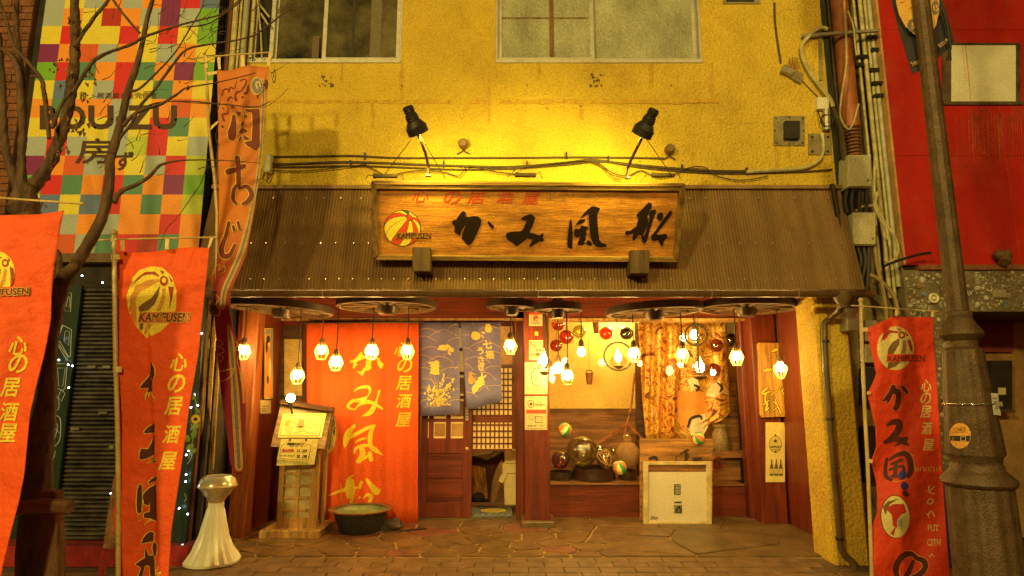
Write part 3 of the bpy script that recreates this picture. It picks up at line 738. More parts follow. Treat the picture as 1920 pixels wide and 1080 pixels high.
mi = [(-77, 436), (-40, 415), (18, 390), (60, 400), (85, 435), (70, 490), (20, 610), (60, 620), (140, 645), (160, 625), (185, 625), (182, 650), (170, 665), (190, 690), (185, 715), (130, 715), (60, 760), (20, 790), (20, 760), (60, 690), (0, 680), (-15, 675), (-55, 720), (-105, 750), (-138, 775), (-180, 737), (-242, 697), (-267, 657), (-252, 617), (-200, 602), (-92, 597), (-62, 577), (-12, 467), (-52, 462), (-77, 457)]
kaze = [[(512, 440), (525, 500), (532, 600), (530, 800), (500, 800), (470, 780), (470, 700), (485, 560), (505, 450)],
        [(635, 435), (650, 400), (700, 345), (760, 300), (800, 300), (858, 320), (850, 355), (828, 380), (830, 500), (840, 620), (852, 700), (880, 735), (938, 750), (935, 780), (870, 785), (820, 780), (775, 740), (750, 680), (740, 600), (728, 500), (725, 385), (690, 400)],
        [(578, 520), (580, 495), (620, 455), (680, 452), (685, 475), (640, 500)],
        [(550, 640), (550, 580), (575, 560), (605, 575), (625, 565), (628, 530), (650, 530), (715, 545), (710, 570), (695, 590), (700, 630), (685, 660), (690, 700), (660, 725), (690, 735), (660, 755), (600, 765), (592, 730), (612, 700), (620, 650), (600, 665), (565, 665)],
        [(695, 745), (700, 710), (730, 703), (765, 740), (760, 765), (725, 762)]]
fune = [[(1290, 410), (1310, 385), (1440, 250), (1475, 265), (1480, 300), (1440, 360), (1420, 440), (1440, 440), (1425, 520), (1375, 640), (1345, 640), (1310, 640), (1280, 690), (1255, 705), (1245, 680), (1255, 620), (1170, 640), (1158, 610), (1175, 590), (1220, 590), (1290, 540), (1310, 470), (1320, 430)],
        [(1430, 380), (1470, 345), (1520, 335), (1528, 360), (1490, 450), (1455, 570), (1415, 710), (1390, 740), (1362, 720), (1350, 650), (1375, 640), (1385, 660), (1440, 480), (1450, 400)],
        [(1700, 350), (1722, 365), (1700, 410), (1600, 540), (1530, 630), (1560, 640), (1640, 625), (1668, 655), (1620, 710), (1612, 760), (1590, 768), (1570, 740), (1550, 700), (1500, 710), (1470, 690), (1468, 650), (1495, 620), (1520, 590), (1600, 470), (1690, 355)],
        [(1535, 410), (1560, 380), (1595, 370), (1615, 400), (1605, 450), (1575, 475), (1540, 450)]]
for nm, ps in (('ka', xf([ka, kad], *C1)), ('mi', xf([mi], *C2)), ('kaze', xf(kaze, *C2)), ('fune', xf(fune, *C2))):
    print_on('brush_character', ps, lambda x, y, o: DS(x, y, o - .010), M_signblack, sign, eps=.003, thick=.003)
M_signred = ink('faded_red_paint', (.50, .045, .012), .5)
print_on('red_lettering', [text(c, x, y, 25, .008, .25, 1.15) for c, x, y in (('心', 789, 367), ('の', 848, 370), ('居', 893, 369), ('酒', 947, 369), ('屋', 996, 371))], lambda x, y, o: DS(x, y, o - .012), M_signred, sign, eps=.003)
M_y = ink('yellow_print', (.80, .60, .05)); M_r = ink('red_print', (.62, .05, .015)); M_g = ink('dark_green_print', (.06, .09, .02)); M_k = ink('black_print', (.03, .018, .012))
def emblem(cx, cy, rx, ry, cols, D, parent, mats, hub, hubcol, name='ball_emblem', line=True, tilt=0.0, ml=None, e=.003):
    res, (hx, hy) = ball_emblem(cx, cy, rx, ry, cols, hub, tilt)
    print_on(name, [disc(cx, cy, rx * 1.03, ry * 1.03, 36)], D, mats[cols[0]] if not line else M_k, parent, eps=e, maxlen=ml)
    i = 0
    for c, ps in res.items(): print_on(name, [grow(p, -rx * .012) for p in ps], D, mats[c], parent, eps=e + .0008 + .0004 * i, maxlen=ml); i += 1
    print_on(name, [disc(hx, hy, rx * .17, ry * .15)], D, mats[hubcol], parent, eps=e + .0034, maxlen=ml)
    return hx, hy
MC = {'y': M_y, 'r': M_r, 'g': M_g, 'k': M_k}
DSb = lambda x, y, o=0: DS(x, y, o - .012)
emblem(754, 428, 34, 33.5, 'yryyrygyyryr', DSb, sign, MC, (.40, -.60), 'r', tilt=.35)
print_on('name_strip', [rect(742, 436, 808, 447)], DSb, M_signwood, sign, eps=.0075)
print_on('name_lettering', [text('KAMIFUSEN', 776, 442, 10, .02, .05, w=62)], DSb, M_k, sign, eps=.0082)
# water marks on the board
its = [stroke([(x, 356, 2), (x + rnd.uniform(-1, 1), 356 + rnd.uniform(8, 22), 1.4)], 3) for x in [1030 + rnd.uniform(0, 145) for _ in range(26)]]
print_on('water_mark', its, DSb, ink('brown_watermark', (.33, .15, .03)), sign, eps=.002, kind='stuff')
# blocks that carry the sign
for (a, c, e_, f_) in ((773, 463, 807, 509), (1182, 468, 1218, 513)):
    b = MB(); p0 = at(a, f_, -1.93); p1 = at(e_, f_, -1.93); p2 = at(e_, c, -1.93); p3 = at(a, c, -1.93)
    b.hexa([p0, p1, p2, p3], [p + Vector((0, .28, 0)) for p in (p0, p1, p2, p3)])
    mkobj('bracket_block', b, wood('block_wood', (.11, .055, .02), .7, axis=2, var=.4), sign, bevel=.006)

# ---- the two spotlights above the sign
M_spot = mat('dark_spotlight_metal', (.05, .04, .03), .45, metal=.5, var=.3, scale=20, bump=.2)
def spotlight(hx, hy, ax, ay, pts, label, cableto, Yh=-2.45):
    """head centre px, mouth direction px, arm points px"""
    c = at(hx, hy, Yh); m = at(ax, ay, Yh + .15); dirv = (m - c).normalized()
    root = thing('sign_spotlight', label, 'spotlight', at(*pts[-1][:2], -2.0), 'spotlights over the shop sign')
    b = MB(); k = ppm(hx, hy, Yh)
    b.lathe([(8 * k, -38 * k), (9.5 * k, -37 * k), (9.5 * k, -24 * k), (11 * k, -23 * k), (12 * k, -10 * k), (14 * k, -8 * k), (18 * k, -1 * k), (20 * k, 1 * k), (20 * k, 15 * k), (19 * k, 15 * k), (17 * k, 3 * k), (1 * k, 0 * k)], c, 24, axis=dirv)
    mkobj('lamp_head', b, M_spot, root, smooth=True)
    b = MB()
    for h in (-33, -29, -17, -13): b.ring(c + dirv * h * k, (10.2 if h < -24 else 12) * k, 1.1 * k, 20, 6, axis=dirv)
    mkobj('cooling_fin', b, M_spot, root)
    b = MB(); b.lathe([(1e-3, 9 * k), (10 * k, 10 * k), (14 * k, 7 * k)], c, 16, axis=dirv, cap=False); mkobj('bulb', b, glow('spot_bulb', (1, .8, .4), 6), root, smooth=True)
    b = MB(); b.tube([at(x, y, Y) for x, y, Y in pts], 3.0 * k, 8); mkobj('arm', b, mat('brown_arm', (.14, .07, .03), .5, var=.3), root, smooth=True)
    b = MB(); q = at(*pts[-1]); b.lathe([(6 * k, 0), (6 * k, 3 * k), (3.4 * k, 4 * k), (3.4 * k, 8 * k)], q, 10); mkobj('foot', b, M_metal, root)
    b = MB()
    for x, y in cableto: b.tube([c + dirv * 10 * k, at(x, y, -2.0)], .8 * k, 5)
    mkobj('guy_wire', b, M_cable, root)
    l = bpy.data.lights.new('spot_beam', 'SPOT'); l.energy = 95; l.color = (1.0, .80, .10); l.spot_size = R(140); l.spot_blend = .9; l.shadow_soft_size = .04
    o = bpy.data.objects.new('spot_beam', l); COL.objects.link(o); o.location = c + dirv * 16 * k; o.rotation_euler = (at(960 + (hx - 960) * .45, 385, YF) - o.location).to_track_quat('-Z', 'Y').to_euler()
spotlight(779, 236, 806, 300, [(783, 250, -2.43), (797, 285, -2.25), (803, 310, -2.05), (803, 331, -2.03)], 'left spotlight on a bent arm above the striped ball end of the sign', [(723, 325), (835, 335)])
spotlight(1209, 240, 1178, 300, [(1204, 258, -2.43), (1185, 296, -2.25), (1178, 312, -2.05), (1177, 335, -2.03)], 'right spotlight with a steel collar above the last sign characters', [(1260, 330), (1172, 330)])

# ---- round wall lamps, cables and boxes on the plaster
def wall_lamp(px, py, label):
    p = at(px, py, YF); b = MB(); k = ppm(px, py, YF); t = thing('wall_socket', label, 'wall fitting', p, 'round fittings on the yellow wall')
    b.lathe([(7 * k, 0), (7 * k, .02), (9 * k, .03), (9 * k, .075), (7 * k, .09)], p, 16, axis=(0, -1, 0)); mkobj('cap', b, mat('brown_bakelite', (.16, .08, .03), .5), t, smooth=True)
    b = MB(); b.tube([p + Vector((0, -.03, -6 * k)), p + Vector((-2 * k, -.02, -12 * k)), p + Vector((-12 * k, -.015, -17 * k))], .006, 6); b.tube([p + Vector((0, -.03, -6 * k)), p + Vector((2 * k, -.02, -12 * k)), p + Vector((12 * k, -.015, -17 * k))], .006, 6); mkobj('cable_tail', b, M_cable, t)
wall_lamp(869, 274, 'round brown fitting on the yellow wall between the sign spotlights, near the left one')
wall_lamp(1253, 284, 'small round fitting on the yellow wall to the right of the right spotlight')
def cable(pts, r, label, m=None, off=.012, grp='cables clipped to the yellow wall', Y=None, cat='cable', name='wall_cable'):
    q = [at(x, y, (YF if Y is None else Y) - off) for x, y in [(a[0], a[1]) for a in smoothpts([(x, y, 0) for x, y in pts], 4)]]
    b = MB(); b.tube(q, r, 6); return one(name, b, m or M_cable, label, cat, grp, smooth=True)
cable([(508, 294), (600, 293), (660, 292), (740, 296), (850, 296), (960, 296), (1100, 295), (1245, 297)], .009, 'uppermost straight cable running across the yellow wall under the round fittings')
cable([(508, 308), (560, 307), (640, 304), (700, 305), (770, 308), (850, 311), (960, 313), (1060, 305), (1110, 300), (1170, 307), (1280, 317), (1360, 321), (1440, 320)], .011, 'thick cable sagging across the yellow wall behind the two spotlights')
cable([(508, 313), (560, 313), (660, 311), (760, 314), (860, 318), (960, 316), (1060, 309), (1130, 303), (1200, 314), (1290, 322), (1380, 325), (1500, 322), (1560, 318)], .008, 'lower cable of the pair that runs the whole width of the yellow wall', off=.015)
cable([(500, 318), (560, 321), (620, 316), (680, 309), (690, 312), (720, 328)], .005, 'thin loose wire dropping from the pair of cables to the top left of the sign', off=.03)
cable([(745, 326), (780, 320), (830, 322), (860, 330), (880, 312), (930, 322), (1000, 330)], .005, 'thin wire looping along the top edge of the sign left of its middle', off=.04)
cable([(960, 325), (975, 315), (1040, 306), (1110, 302), (1150, 325), (1175, 330)], .005, 'thin wire looping down to the foot of the right spotlight', off=.04)
cable([(1110, 304), (1130, 312), (1150, 333), (1165, 336)], .004, 'shortest wire drooping beside the foot of the right spotlight', off=.045)
cable([(1180, 330), (1200, 320), (1215, 325), (1235, 333), (1262, 328), (1290, 315), (1320, 313), (1345, 330), (1390, 338), (1440, 330)], .005, 'thin wire waving to the right of the sign below the cables', off=.03)
for i, px in enumerate((685, 840, 987, 1142, 1278, 1398, 1552)):
    pass
cl = MB()
for px, py in ((658, 308), (685, 294), (832, 309), (988, 309), (1062, 293), (1140, 300), (1278, 316), (1399, 322)):
    p = at(px, py, YF); cl.box(p.x - .006, p.x + .006, YF - .03, YF - .0, p.z - .03, p.z + .03)
one('cable_clips', cl, M_black, 'row of small dark clips holding the long cables to the yellow wall', 'cable clips', kind=None)
def tubebox(px0, py0, px1, py1, label, m=None):
    a = at(px0, py0, -1.98); c = at(px1, py1, -1.98); mid = (a + c) / 2; t = thing('transformer', label, 'transformer', mid, 'small transformers on top of the sign')
    b = MB(); b.tube([a, c], .018, 10); b.tube([a, a + (c - a) * .12], .022, 10); mkobj('case', b, M_cable, t)
    b = MB(); b.tube([c, c + Vector((.03, 0, .03)), c + Vector((.05, 0, -.03))], .004, 6); b.tube([a, a + Vector((-.04, 0, .01)), a + Vector((-.06, 0, -.02))], .004, 6); mkobj('lead', b, M_cable, t)
tubebox(700, 330, 745, 330, 'small dark transformer lying on the left end of the sign top')
tubebox(966, 328, 1005, 328, 'small dark transformer lying on the middle of the sign top')
tubebox(1222, 328, 1264, 329, 'small dark transformer lying on the right end of the sign top')
# right-hand wall fittings
def plate(px0, py0, px1, py1, off, m, label, name, cat, th=.01):
    b = MB(); board_px(b, px0, py0, px1, py1, YF - off, th); return b
M_grayplate = mat('galvanised_plate', (.36, .30, .16), .5, metal=.4, var=.4, scale=10, dirt=(.25, .12, .03), dscale=5)
p = at(1480, 245, YF); t = thing('vent_plate', 'square steel plate with a dark vent block on the yellow wall', 'wall plate', p)
b = plate(1451, 217, 1509, 273, .012, None, '', '', ''); mkobj('plate', b, M_grayplate, t, bevel=.002)
b = plate(1472, 226, 1500, 260, .05, None, '', '', '', .04); mkobj('vent_block', b, M_black, t, bevel=.004)
for x, y in ((1455, 222), (1505, 222), (1455, 268), (1505, 268), (1480, 220), (1480, 270), (1453, 245), (1507, 245)):
    b = MB(); b.ball(at(x, y, YF - .014), .008, 8); mkobj('bolt', b, M_black, t)
t = thing('bolted_plate', 'small steel plate with bolts below the white junction box', 'wall plate', at(1537, 270, YF))
b = plate(1516, 250, 1559, 290, .012, None, '', '', ''); mkobj('plate', b, M_grayplate, t, bevel=.002)
for x, y in ((1523, 257), (1523, 284), (1552, 257), (1552, 284)):
    b = MB(); b.ball(at(x, y, YF - .014), .012, 8); mkobj('bolt', b, M_black, t)
t = thing('junction_box', 'small cream junction box with a loop of black cable under it', 'junction box', at(1546, 195, YF))
b = plate(1533, 182, 1555, 204, .05, None, '', '', '', .05); mkobj('case', b, M_white, t, bevel=.004)
b = MB(); b.ring(at(1550, 226, YF - .06), .055, .006, 20, 6, axis=(0, 1, 0)); b.tube([at(1533, 205, YF - .03), at(1537, 220, YF - .05), at(1546, 232, YF - .06)], .005, 6); mkobj('cable_loop', b, M_black, t)
b = MB(); b.tube([at(1549, 206, YF - .03), at(1550, 245, YF - .03)], .035, 10); mkobj('conduit', b, M_metal, t)
t = thing('broken_fitting', 'tilted open electrical fitting with loose copper ends on the yellow wall', 'electrical fitting', at(1486, 132, YF))
b = MB(); b.slab([at(1465, 134, YF - .03), at(1502, 157, YF - .03), at(1507, 138, YF - .03), at(1472, 120, YF - .03)], (0, .03, 0)); mkobj('plate', b, M_grayplate, t, bevel=.003)
b = MB(); b.slab([at(1466, 132, YF - .07), at(1486, 140, YF - .07), at(1491, 130, YF - .07), at(1469, 122, YF - .07)], (0, .04, 0)); mkobj('case', b, M_metal, t, bevel=.004)
b = MB()
for x, y in ((1480, 110), (1485, 108), (1490, 107), (1494, 108)): b.tube([at(x + 4, 128, YF - .05), at(x, y + 6, YF - .07), at(x + 1, y, YF - .06)], .006, 5)
mkobj('loose_wire', b, mat('copper_wire', (.5, .22, .06), .4, metal=.5), t)
cable([(1452, 5), (1453, 40), (1458, 80), (1464, 118)], .009, 'old cable running down the wall to the tilted fitting')
cable([(1503, 150), (1520, 168), (1534, 182)], .004, 'thin wire from the tilted fitting to the cream junction box')
cable([(1552, 55), (1540, 52), (1525, 60), (1508, 78), (1503, 92), (1508, 115), (1522, 140), (1540, 165), (1556, 185), (1562, 200)], .019, 'thick pale cable arching down the right edge of the yellow wall', M_pipe, off=.05)
cable([(1541, 250), (1544, 275), (1540, 295), (1525, 308), (1500, 316), (1440, 320), (1400, 322)], .016, 'thick pale cable curving from the bolted plate into the pair of wall cables', M_pipe, off=.03)
t = thing('cable_bracket', 'horizontal slotted steel bar carrying cables across the building gap', 'bracket', at(1560, 60, YF))
b = MB(); b.slab([at(1505, 69, YF - .06), at(1650, 58, YF - .06), at(1650, 53, YF - .06), at(1505, 63, YF - .06)], (0, .03, 0)); mkobj('bar', b, M_metal, t, bevel=.002)
b = MB(); b.slab([at(1537, 150, YF - .02), at(1542, 150, YF - .02), at(1540, 63, YF - .02), at(1536, 63, YF - .02)], (0, .02, 0)); mkobj('strut', b, M_metal, t)
# sensor on the left, by the tall banner
t = thing('sensor_box', 'pale upright sensor box with dangling wires beside the tall fish banner', 'sensor', at(500, 310, YF))
b = MB(); b.slab([at(493, 322, YF - .07), at(505, 322, YF - .07), at(509, 288, YF - .07), at(498, 287, YF - .07)], (0, .07, 0)); mkobj('case', b, M_white, t, bevel=.01)
b = MB(); b.tube([at(497, 323, YF - .04), at(492, 335, YF - .06), at(500, 340, YF - .04), at(508, 328, YF - .02)], .006, 6); mkobj('lead', b, M_cable, t)
# top right: small vent frame
t = thing('wall_vent', 'small framed vent at the top right of the yellow wall', 'vent', at(1392, 0, YF))
b = plate(1357, -25, 1425, 6, .02, None, '', '', '', .02); mkobj('frame', b, M_metal, t); b = plate(1362, -25, 1414, 3, .025, None, '', '', '', .006); mkobj('grille', b, M_dark, t)

# ================================================================ cart wheels and pendant lamps under the canopy
M_wheel = wood('old_wheel_wood', (.17, .09, .03), .6, axis=0, var=.5)
M_iron = mat('iron_tyre', (.09, .06, .04), .4, metal=.5, var=.3)
def cart_wheel(cx, cy, rpx, Y, label, tilt=0.0, hubr=.09):
    c = at(cx, cy, Y); r = rpx * ppm(cx, cy, Y)
    ax = Vector((math.sin(tilt), 0, math.cos(tilt)))
    t = thing('cart_wheel', label, 'cart wheel', c, 'old cart wheels hung flat under the canopy')
    b = MB(); b.lathe([(r * .93, -.035), (r, -.035), (r, .035), (r * .93, .035), (r * .93, -.035)], c, 40, axis=ax, cap=False); mkobj('rim', b, M_wheel, t, smooth=True)
    b = MB(); b.lathe([(r + .002, -.03), (r + .008, -.03), (r + .008, .03), (r + .002, .03)], c, 40, axis=ax, cap=False); mkobj('tyre', b, M_iron, t, smooth=True)
    b = MB(); b.lathe([(.05, -.10), (hubr * .8, -.10), (hubr, -.075), (hubr, .06), (.05, .09)], c, 20, axis=ax); mkobj('hub', b, M_iron, t, smooth=True)
    u = ax.orthogonal().normalized(); w = ax.cross(u)
    for k in range(12):
        a = 2 * math.pi * k / 12 + .2; dv = u * math.cos(a) + w * math.sin(a)
        b = MB(); b.tube([c + dv * hubr * .9, c + dv * r * .6, c + dv * r * .94], [.022, .017, .02], 6); mkobj('spoke', b, M_wheel, t)
    b = MB()
    for k in range(3):
        a = 2 * math.pi * k / 3 + .6; dv = u * math.cos(a) + w * math.sin(a); b.tube([c + dv * r * .95, c + Vector((0, 0, 2.45 - c.z))], .003, 4)
    mkobj('hanging_wire', b, M_cable, t)
cart_wheel(529, 577, 92, -.90, 'first cart wheel from the left, tilted over the lit menu stand', tilt=.06)
cart_wheel(726, 571, 91, -.90, 'second cart wheel from the left, over the long red curtain', tilt=.0)
cart_wheel(960, 572, 46, -.75, 'small dark cart wheel over the doorway lattice', tilt=.03, hubr=.07)
cart_wheel(1046, 577, 44, -.95, 'small cart wheel in front of the pillar with the stickers', tilt=.0, hubr=.06)
cart_wheel(1226, 581, 88, -.90, 'large cart wheel over the middle of the window display', tilt=-.05)
cart_wheel(1400, 574, 88, -.88, 'cart wheel at the far right next to the yellow pier', tilt=.02)

M_bulb = glow('warm_bulb', (1.0, .66, .16), 80)
M_cage = mat('yellow_brass_cage', (.75, .5, .10), .35, metal=.4, var=.1)
M_socket = mat('lamp_socket', (.12, .07, .03), .5)
_pn = 0
def pendant(px, py, top, Y, label, cage=True, r=7.6, flip=False, bm=None, k_=1.0):
    global _pn; _pn += 1
    c = at(px, py, Y); k = ppm(px, py, Y) * k_; t = thing('pendant_lamp', label, 'hanging lamp', at(px, py - 24, Y), 'bare bulb lamps hung under the canopy')
    b = MB(); tp = Vector((c.x, Y, 2.24)); b.tube([c + Vector((0, 0, 22 * k)), c + Vector((.004, 0, (tp.z - c.z) * .5)), tp], .0055, 6); mkobj('cord', b, M_black, t)
    b = MB(); b.lathe([(2.5 * k, 24 * k), (5 * k, 20 * k), (6 * k, 10 * k), (5.5 * k, 9 * k)], c, 12); mkobj('socket', b, M_socket, t, smooth=True)
    b = MB(); pr_ = [(1e-3, -r), (r * .5, -r * .88), (r * .87, -r * .5), (r, 0), (r * .9, r * .45), (r * .62, r * .85), (r * .5, r * 1.05)]
    b.lathe([(q[0] * k, q[1] * k) for q in pr_], c, 14); mkobj('bulb', b, bm or glow('warm_bulb_%d' % (_pn % 3), (1.0, .66 - .03 * (_pn % 3), .16), (150, 230, 330)[_pn % 3]), t, smooth=True)
    if cage:
        b = MB()
        for i in range(8):
            a = 2 * math.pi * i / 8 + .3; dv = Vector((math.cos(a), math.sin(a), 0))
            P = [(5, 15), (13, -2), (7, -17)] if not flip else [(10, 3), (12.5, -4), (5, -22)]
            b.tube([c + dv * x * k + Vector((0, 0, z * k)) for x, z in P], .9 * k, 5)
        zz_ = -2 if not flip else -3
        b.ring(c + Vector((0, 0, zz_ * k)), 13 * k, .9 * k, 20, 5); b.ring(c + Vector((0, 0, (-17 if not flip else -22) * k)), 7 * k if not flip else 5 * k, .9 * k, 16, 5)
        mkobj('wire_cage', b, M_cage, t)
L = 'caged bulb '
pendant(457, 657, 580, -.95, L + 'farthest left, hanging beside the tall maroon banner')
pendant(558, 703, 590, -1.0, L + 'hanging low on a long cord above the menu stand')
pendant(603, 657, 580, -.55, L + 'small one near the top left corner of the red curtain')
pendant(630, 678, 575, -1.1, L + 'second lowest, before the left part of the red curtain', r=9)
pendant(697, 657, 575, -.85, L + 'before the middle of the red curtain over the first brush character', r=8.6)
pendant(764, 657, 575, -.85, L + 'before the right edge of the red curtain beside the rabbit cloth')
pendant(957, 647, 590, -.45, L + 'between the rabbit cloth and the sticker pillar')
pendant(1188, 662, 590, -.75, L + 'beside the ring lamp in front of the slanted board')
pendant(1279, 664, 590, -.75, L + 'before the gold patterned cloth on the left of the ringed glass drop')
pendant(1381, 668, 590, -.75, L + 'before the drawer chest, on the right of the red glass balls')
pendant(1463, 688, 590, -.75, L + 'in front of the carved wooden plaque on the right post', flip=True, r=8)
pendant(1090, 660, 590, -.7, 'bare bulb without cage on a grey socket in front of the cream panel', cage=False)
pendant(1064, 704, 590, -.85, 'lowest bright bulb left of the cream panel', r=8.6)
pendant(1047, 690, 590, -.3, 'bulb half hidden behind the lowest bright bulb', r=9, cage=False)
pendant(1302, 628, 590, .05, 'bare bulb inside the upper ring before the gold cloth', cage=False, r=8)
# glass drops in rings
M_drop = clear('clear_glass', op=.16)
def drop_lamp(px, py, Y, rx, ry, ring, label, bulb=True):
    c = at(px, py, Y); k = ppm(px, py, Y); t = thing('glass_drop_lamp', label, 'glass lamp', c, 'glass drop lamps hung before the display')
    b = MB(); pr_ = [(.01, ry * .98), (rx * .18, ry * .85), (rx * .45, ry * .35), (rx * .8, -ry * .15), (rx, -ry * .55), (rx * .8, -ry * .85), (.01, -ry)]
    b.lathe([(x * k, z * k) for x, z in pr_], c, 20); mkobj('glass', b, M_drop, t, smooth=True)
    b = MB(); b.lathe([(rx * .7 * k, -ry * 1.0 * k), (rx * .4 * k, -ry * 1.2 * k), (rx * .1 * k, -ry * 1.3 * k)], c, 16); mkobj('base', b, M_socket, t, smooth=True)
    if bulb: b = MB(); b.ball(c + Vector((0, 0, -ry * .1 * k)), rx * .42 * k, 12, sc=(1, 1, 1.3)); mkobj('bulb', b, M_bulb, t, smooth=True)
    b = MB(); tp = Vector((c.x, Y, 2.3))
    if ring: b.ring(c, ring * k, 2 * k, 28, 6, axis=(.2, 1, 0)); b.tube([c + Vector((0, 0, ring * k)), tp], .004, 5)
    else: b.tube([c + Vector((0, 0, ry * k)), tp], .004, 5)
    mkobj('ring_hanger' if ring else 'rope', b, M_cable, t)
drop_lamp(1021, 675, -.55, 17, 22, 0, 'clear glass drop hung on a rope in front of the sticker pillar')
drop_lamp(1159, 668, -.35, 16, 18, 26, 'glass drop inside a dark iron ring left of the slanted board')
drop_lamp(1312, 686, -.35, 20, 20, 0, 'broad glowing glass drop hung on a rope before the gold cloth')
drop_lamp(1305, 628, -.3, 8, 14, 20, 'small glass bulb in a thin iron ring high before the gold cloth', bulb=False)
b = MB(); b.tube([at(1023, 590, -.6), at(1027, 640, -.6), at(1028, 680, -.6), at(1022, 692, -.6)], .012, 6); one('rope', b, M_cable, 'thick dark rope hanging in front of the sticker pillar edge', 'rope', smooth=True)
b = MB(); b.tube([at(1307, 605, -.4), at(1308, 640, -.4), at(1310, 690, -.4), at(1314, 702, -.4)], .013, 6); one('rope', b, M_cable, 'thick dark rope hanging down in front of the broad glowing glass drop', 'rope', smooth=True)
# ================================================================ things in the display window
def glass_ball(px, py, rpx, Y, col, label, net=False, hang=True, op=.25, solid=None, grp='glass balls in the window display'):
    c = at(px, py, Y); r = rpx * ppm(px, py, Y); t = thing('glass_ball', label, 'glass ball', c - Vector((0, 0, r)), grp)
    b = MB(); b.ball(c, r, 24, sc=(1, 1, .98)); mkobj('globe', b, solid or clear('glass_' + '_'.join('%02d' % int(x * 99) for x in col), col, op), t, smooth=True)
    if net:
        b = MB()
        for i in range(5):
            ax = Vector((math.cos(i * 1.3), math.sin(i * 1.3) * .6, math.sin(i * 2.1))); b.ring(c, r * 1.02, .006, 28, 5, axis=ax)
        mkobj('rope_net', b, mat('straw_rope', (.5, .28, .07), .8, var=.3), t)
    if hang:
        b = MB(); b.tube([c + Vector((0, 0, r)), Vector((c.x, Y, 2.4))], .003, 5); mkobj('string', b, M_cable, t)
def tint(key, col): return clear(key, tuple(min(1, c * 1.25 + .02) for c in col), .5, .02)
og = tint('orange_red_glass', (.75, .10, .02)); rg = tint('deep_red_glass', (.5, .02, .015)); mg = tint('magenta_glass', (.6, .03, .1)); tg = tint('teal_glass', (.04, .10, .10)); bg_ = tint('brown_glass', (.12, .05, .015))
glass_ball(1047, 608, 13, .75, (1, .5, .2), 'orange ball partly hidden by the window rail at the upper left', solid=og)
glass_ball(1062, 632, 14, .70, (1, .4, .1), 'orange ball with bright glints in the upper left group', solid=og)
glass_ball(1043, 648, 12, .60, (1, .1, .1), 'red ball with a pinkish gleam under the two orange ones', solid=mg)
glass_ball(1086, 622, 13, .70, (.75, .78, .3), 'olive green clear ball beside the orange group', op=.3)
glass_ball(1136, 625, 13, .70, (1, .3, .1), 'red orange ball left of the dark teal one', solid=og)
glass_ball(1174, 625, 13, .70, (.2, .35, .35), 'dark teal ball with blue glints before the gold cloth', solid=tg)
glass_ball(1342, 648, 13, .45, (1, .1, .1), 'upper of the two red balls before the gold cloth', solid=rg)
glass_ball(1337, 694, 14, .45, (1, .1, .1), 'lower of the two red balls before the gold cloth', solid=rg)
glass_ball(1370, 637, 13, .60, (.3, .2, .1), 'dark brown ball at the upper right of the gold cloth', solid=bg_)
def traywid(px0, px1, py0, py1, Y, label):
    a = at(px0, py1, Y); c = at(px1, py1, Y); mid = (a + c) / 2; r = (c.x - a.x) / 2; h = (at(px0, py0, Y) - a).z
    b = MB(); b.lathe([(r * .94, 0), (r, .01), (r, h), (r * .93, h), (r * .93, .012), (.01, .012)], Vector((mid.x, .64, zsill)), 36); return one('round_tray', b, mat('black_lacquer', (.04, .012, .008), .25, var=.2, coat=.4), label, 'tray', 'black lacquer trays', smooth=True)
traywid(1030, 1076, 884, 900, .5, 'black lacquer tray under the dark red glass ball')
traywid(1076, 1158, 879, 903, .5, 'largest black lacquer tray under the big clear glass ball')
traywid(1163, 1199, 882, 900, .5, 'black lacquer tray under the brown jar')
glass_ball(1051, 862, 17, .62, (1, .1, .1), 'dark red glass ball resting in the left tray', solid=rg, hang=False)
glass_ball(1091, 846, 29, .62, (.70, .74, .35), 'largest clear olive glass ball resting in the middle tray', hang=False, op=.6)
glass_ball(1123, 846, 12, .78, (.7, .7, .35), 'small clear glass ball behind the netted one', hang=False, op=.6)
glass_ball(1135, 860, 17, .60, (.8, .7, .4), 'glass fishing float wrapped in a rope net', net=True, hang=False, op=.6)
glass_ball(1152, 846, 8, .80, (.8, .8, .6), 'tiny clear glass ball between the netted float and the jar', hang=False, op=.35)
glass_ball(1176, 822, 8, .80, (.8, .8, .5), 'clear glass ball in a net on top of the brown jar', hang=False, op=.35, net=True)
c = at(1178, 876, .66); k = ppm(1178, 870, .66)
b = MB(); b.lathe([(10 * k, 0), (18 * k, 8 * k), (23 * k, 22 * k), (22 * k, 32 * k), (14 * k, 42 * k), (7 * k, 46 * k), (8 * k, 50 * k)], c, 24); one('clay_jar', b, mat('brown_clay', (.33, .17, .06), .7, var=.2, bump=.3), 'round brown clay jar at the right end of the display shelf', 'jar', smooth=True)
# paper balloons stuck in front of the glass
def paper_ball(px, py, rpx, Y, rot, label):
    c = at(px, py, Y); r = rpx * ppm(px, py, Y); t = thing('paper_balloon', label, 'paper balloon', c - Vector((0, 0, r)), 'striped paper balloons')
    cols = [mat('balloon_orange', (.85, .20, .03), .5), mat('balloon_yellow', (.85, .75, .25), .5), mat('balloon_green', (.05, .38, .10), .5)]
    ax = Vector((math.sin(rot), -.55, math.cos(rot))).normalized(); u = ax.orthogonal().normalized(); w = ax.cross(u)
    for i in range(9):
        b = MB(); vs = []; fs = []
        for a in range(5):
            th = 2 * math.pi * (i + a / 4) / 9 + .5
            for q in range(9): ph = math.pi * q / 8; vs.append(c + (ax * math.cos(ph) + (u * math.cos(th) + w * math.sin(th)) * math.sin(ph)) * r)
        for a in range(4):
            for q in range(8): fs.append((a * 9 + q, a * 9 + q + 1, (a + 1) * 9 + q + 1, (a + 1) * 9 + q))
        b.add(vs, fs); mkobj('gore', b, cols[i % 3], t, smooth=True)
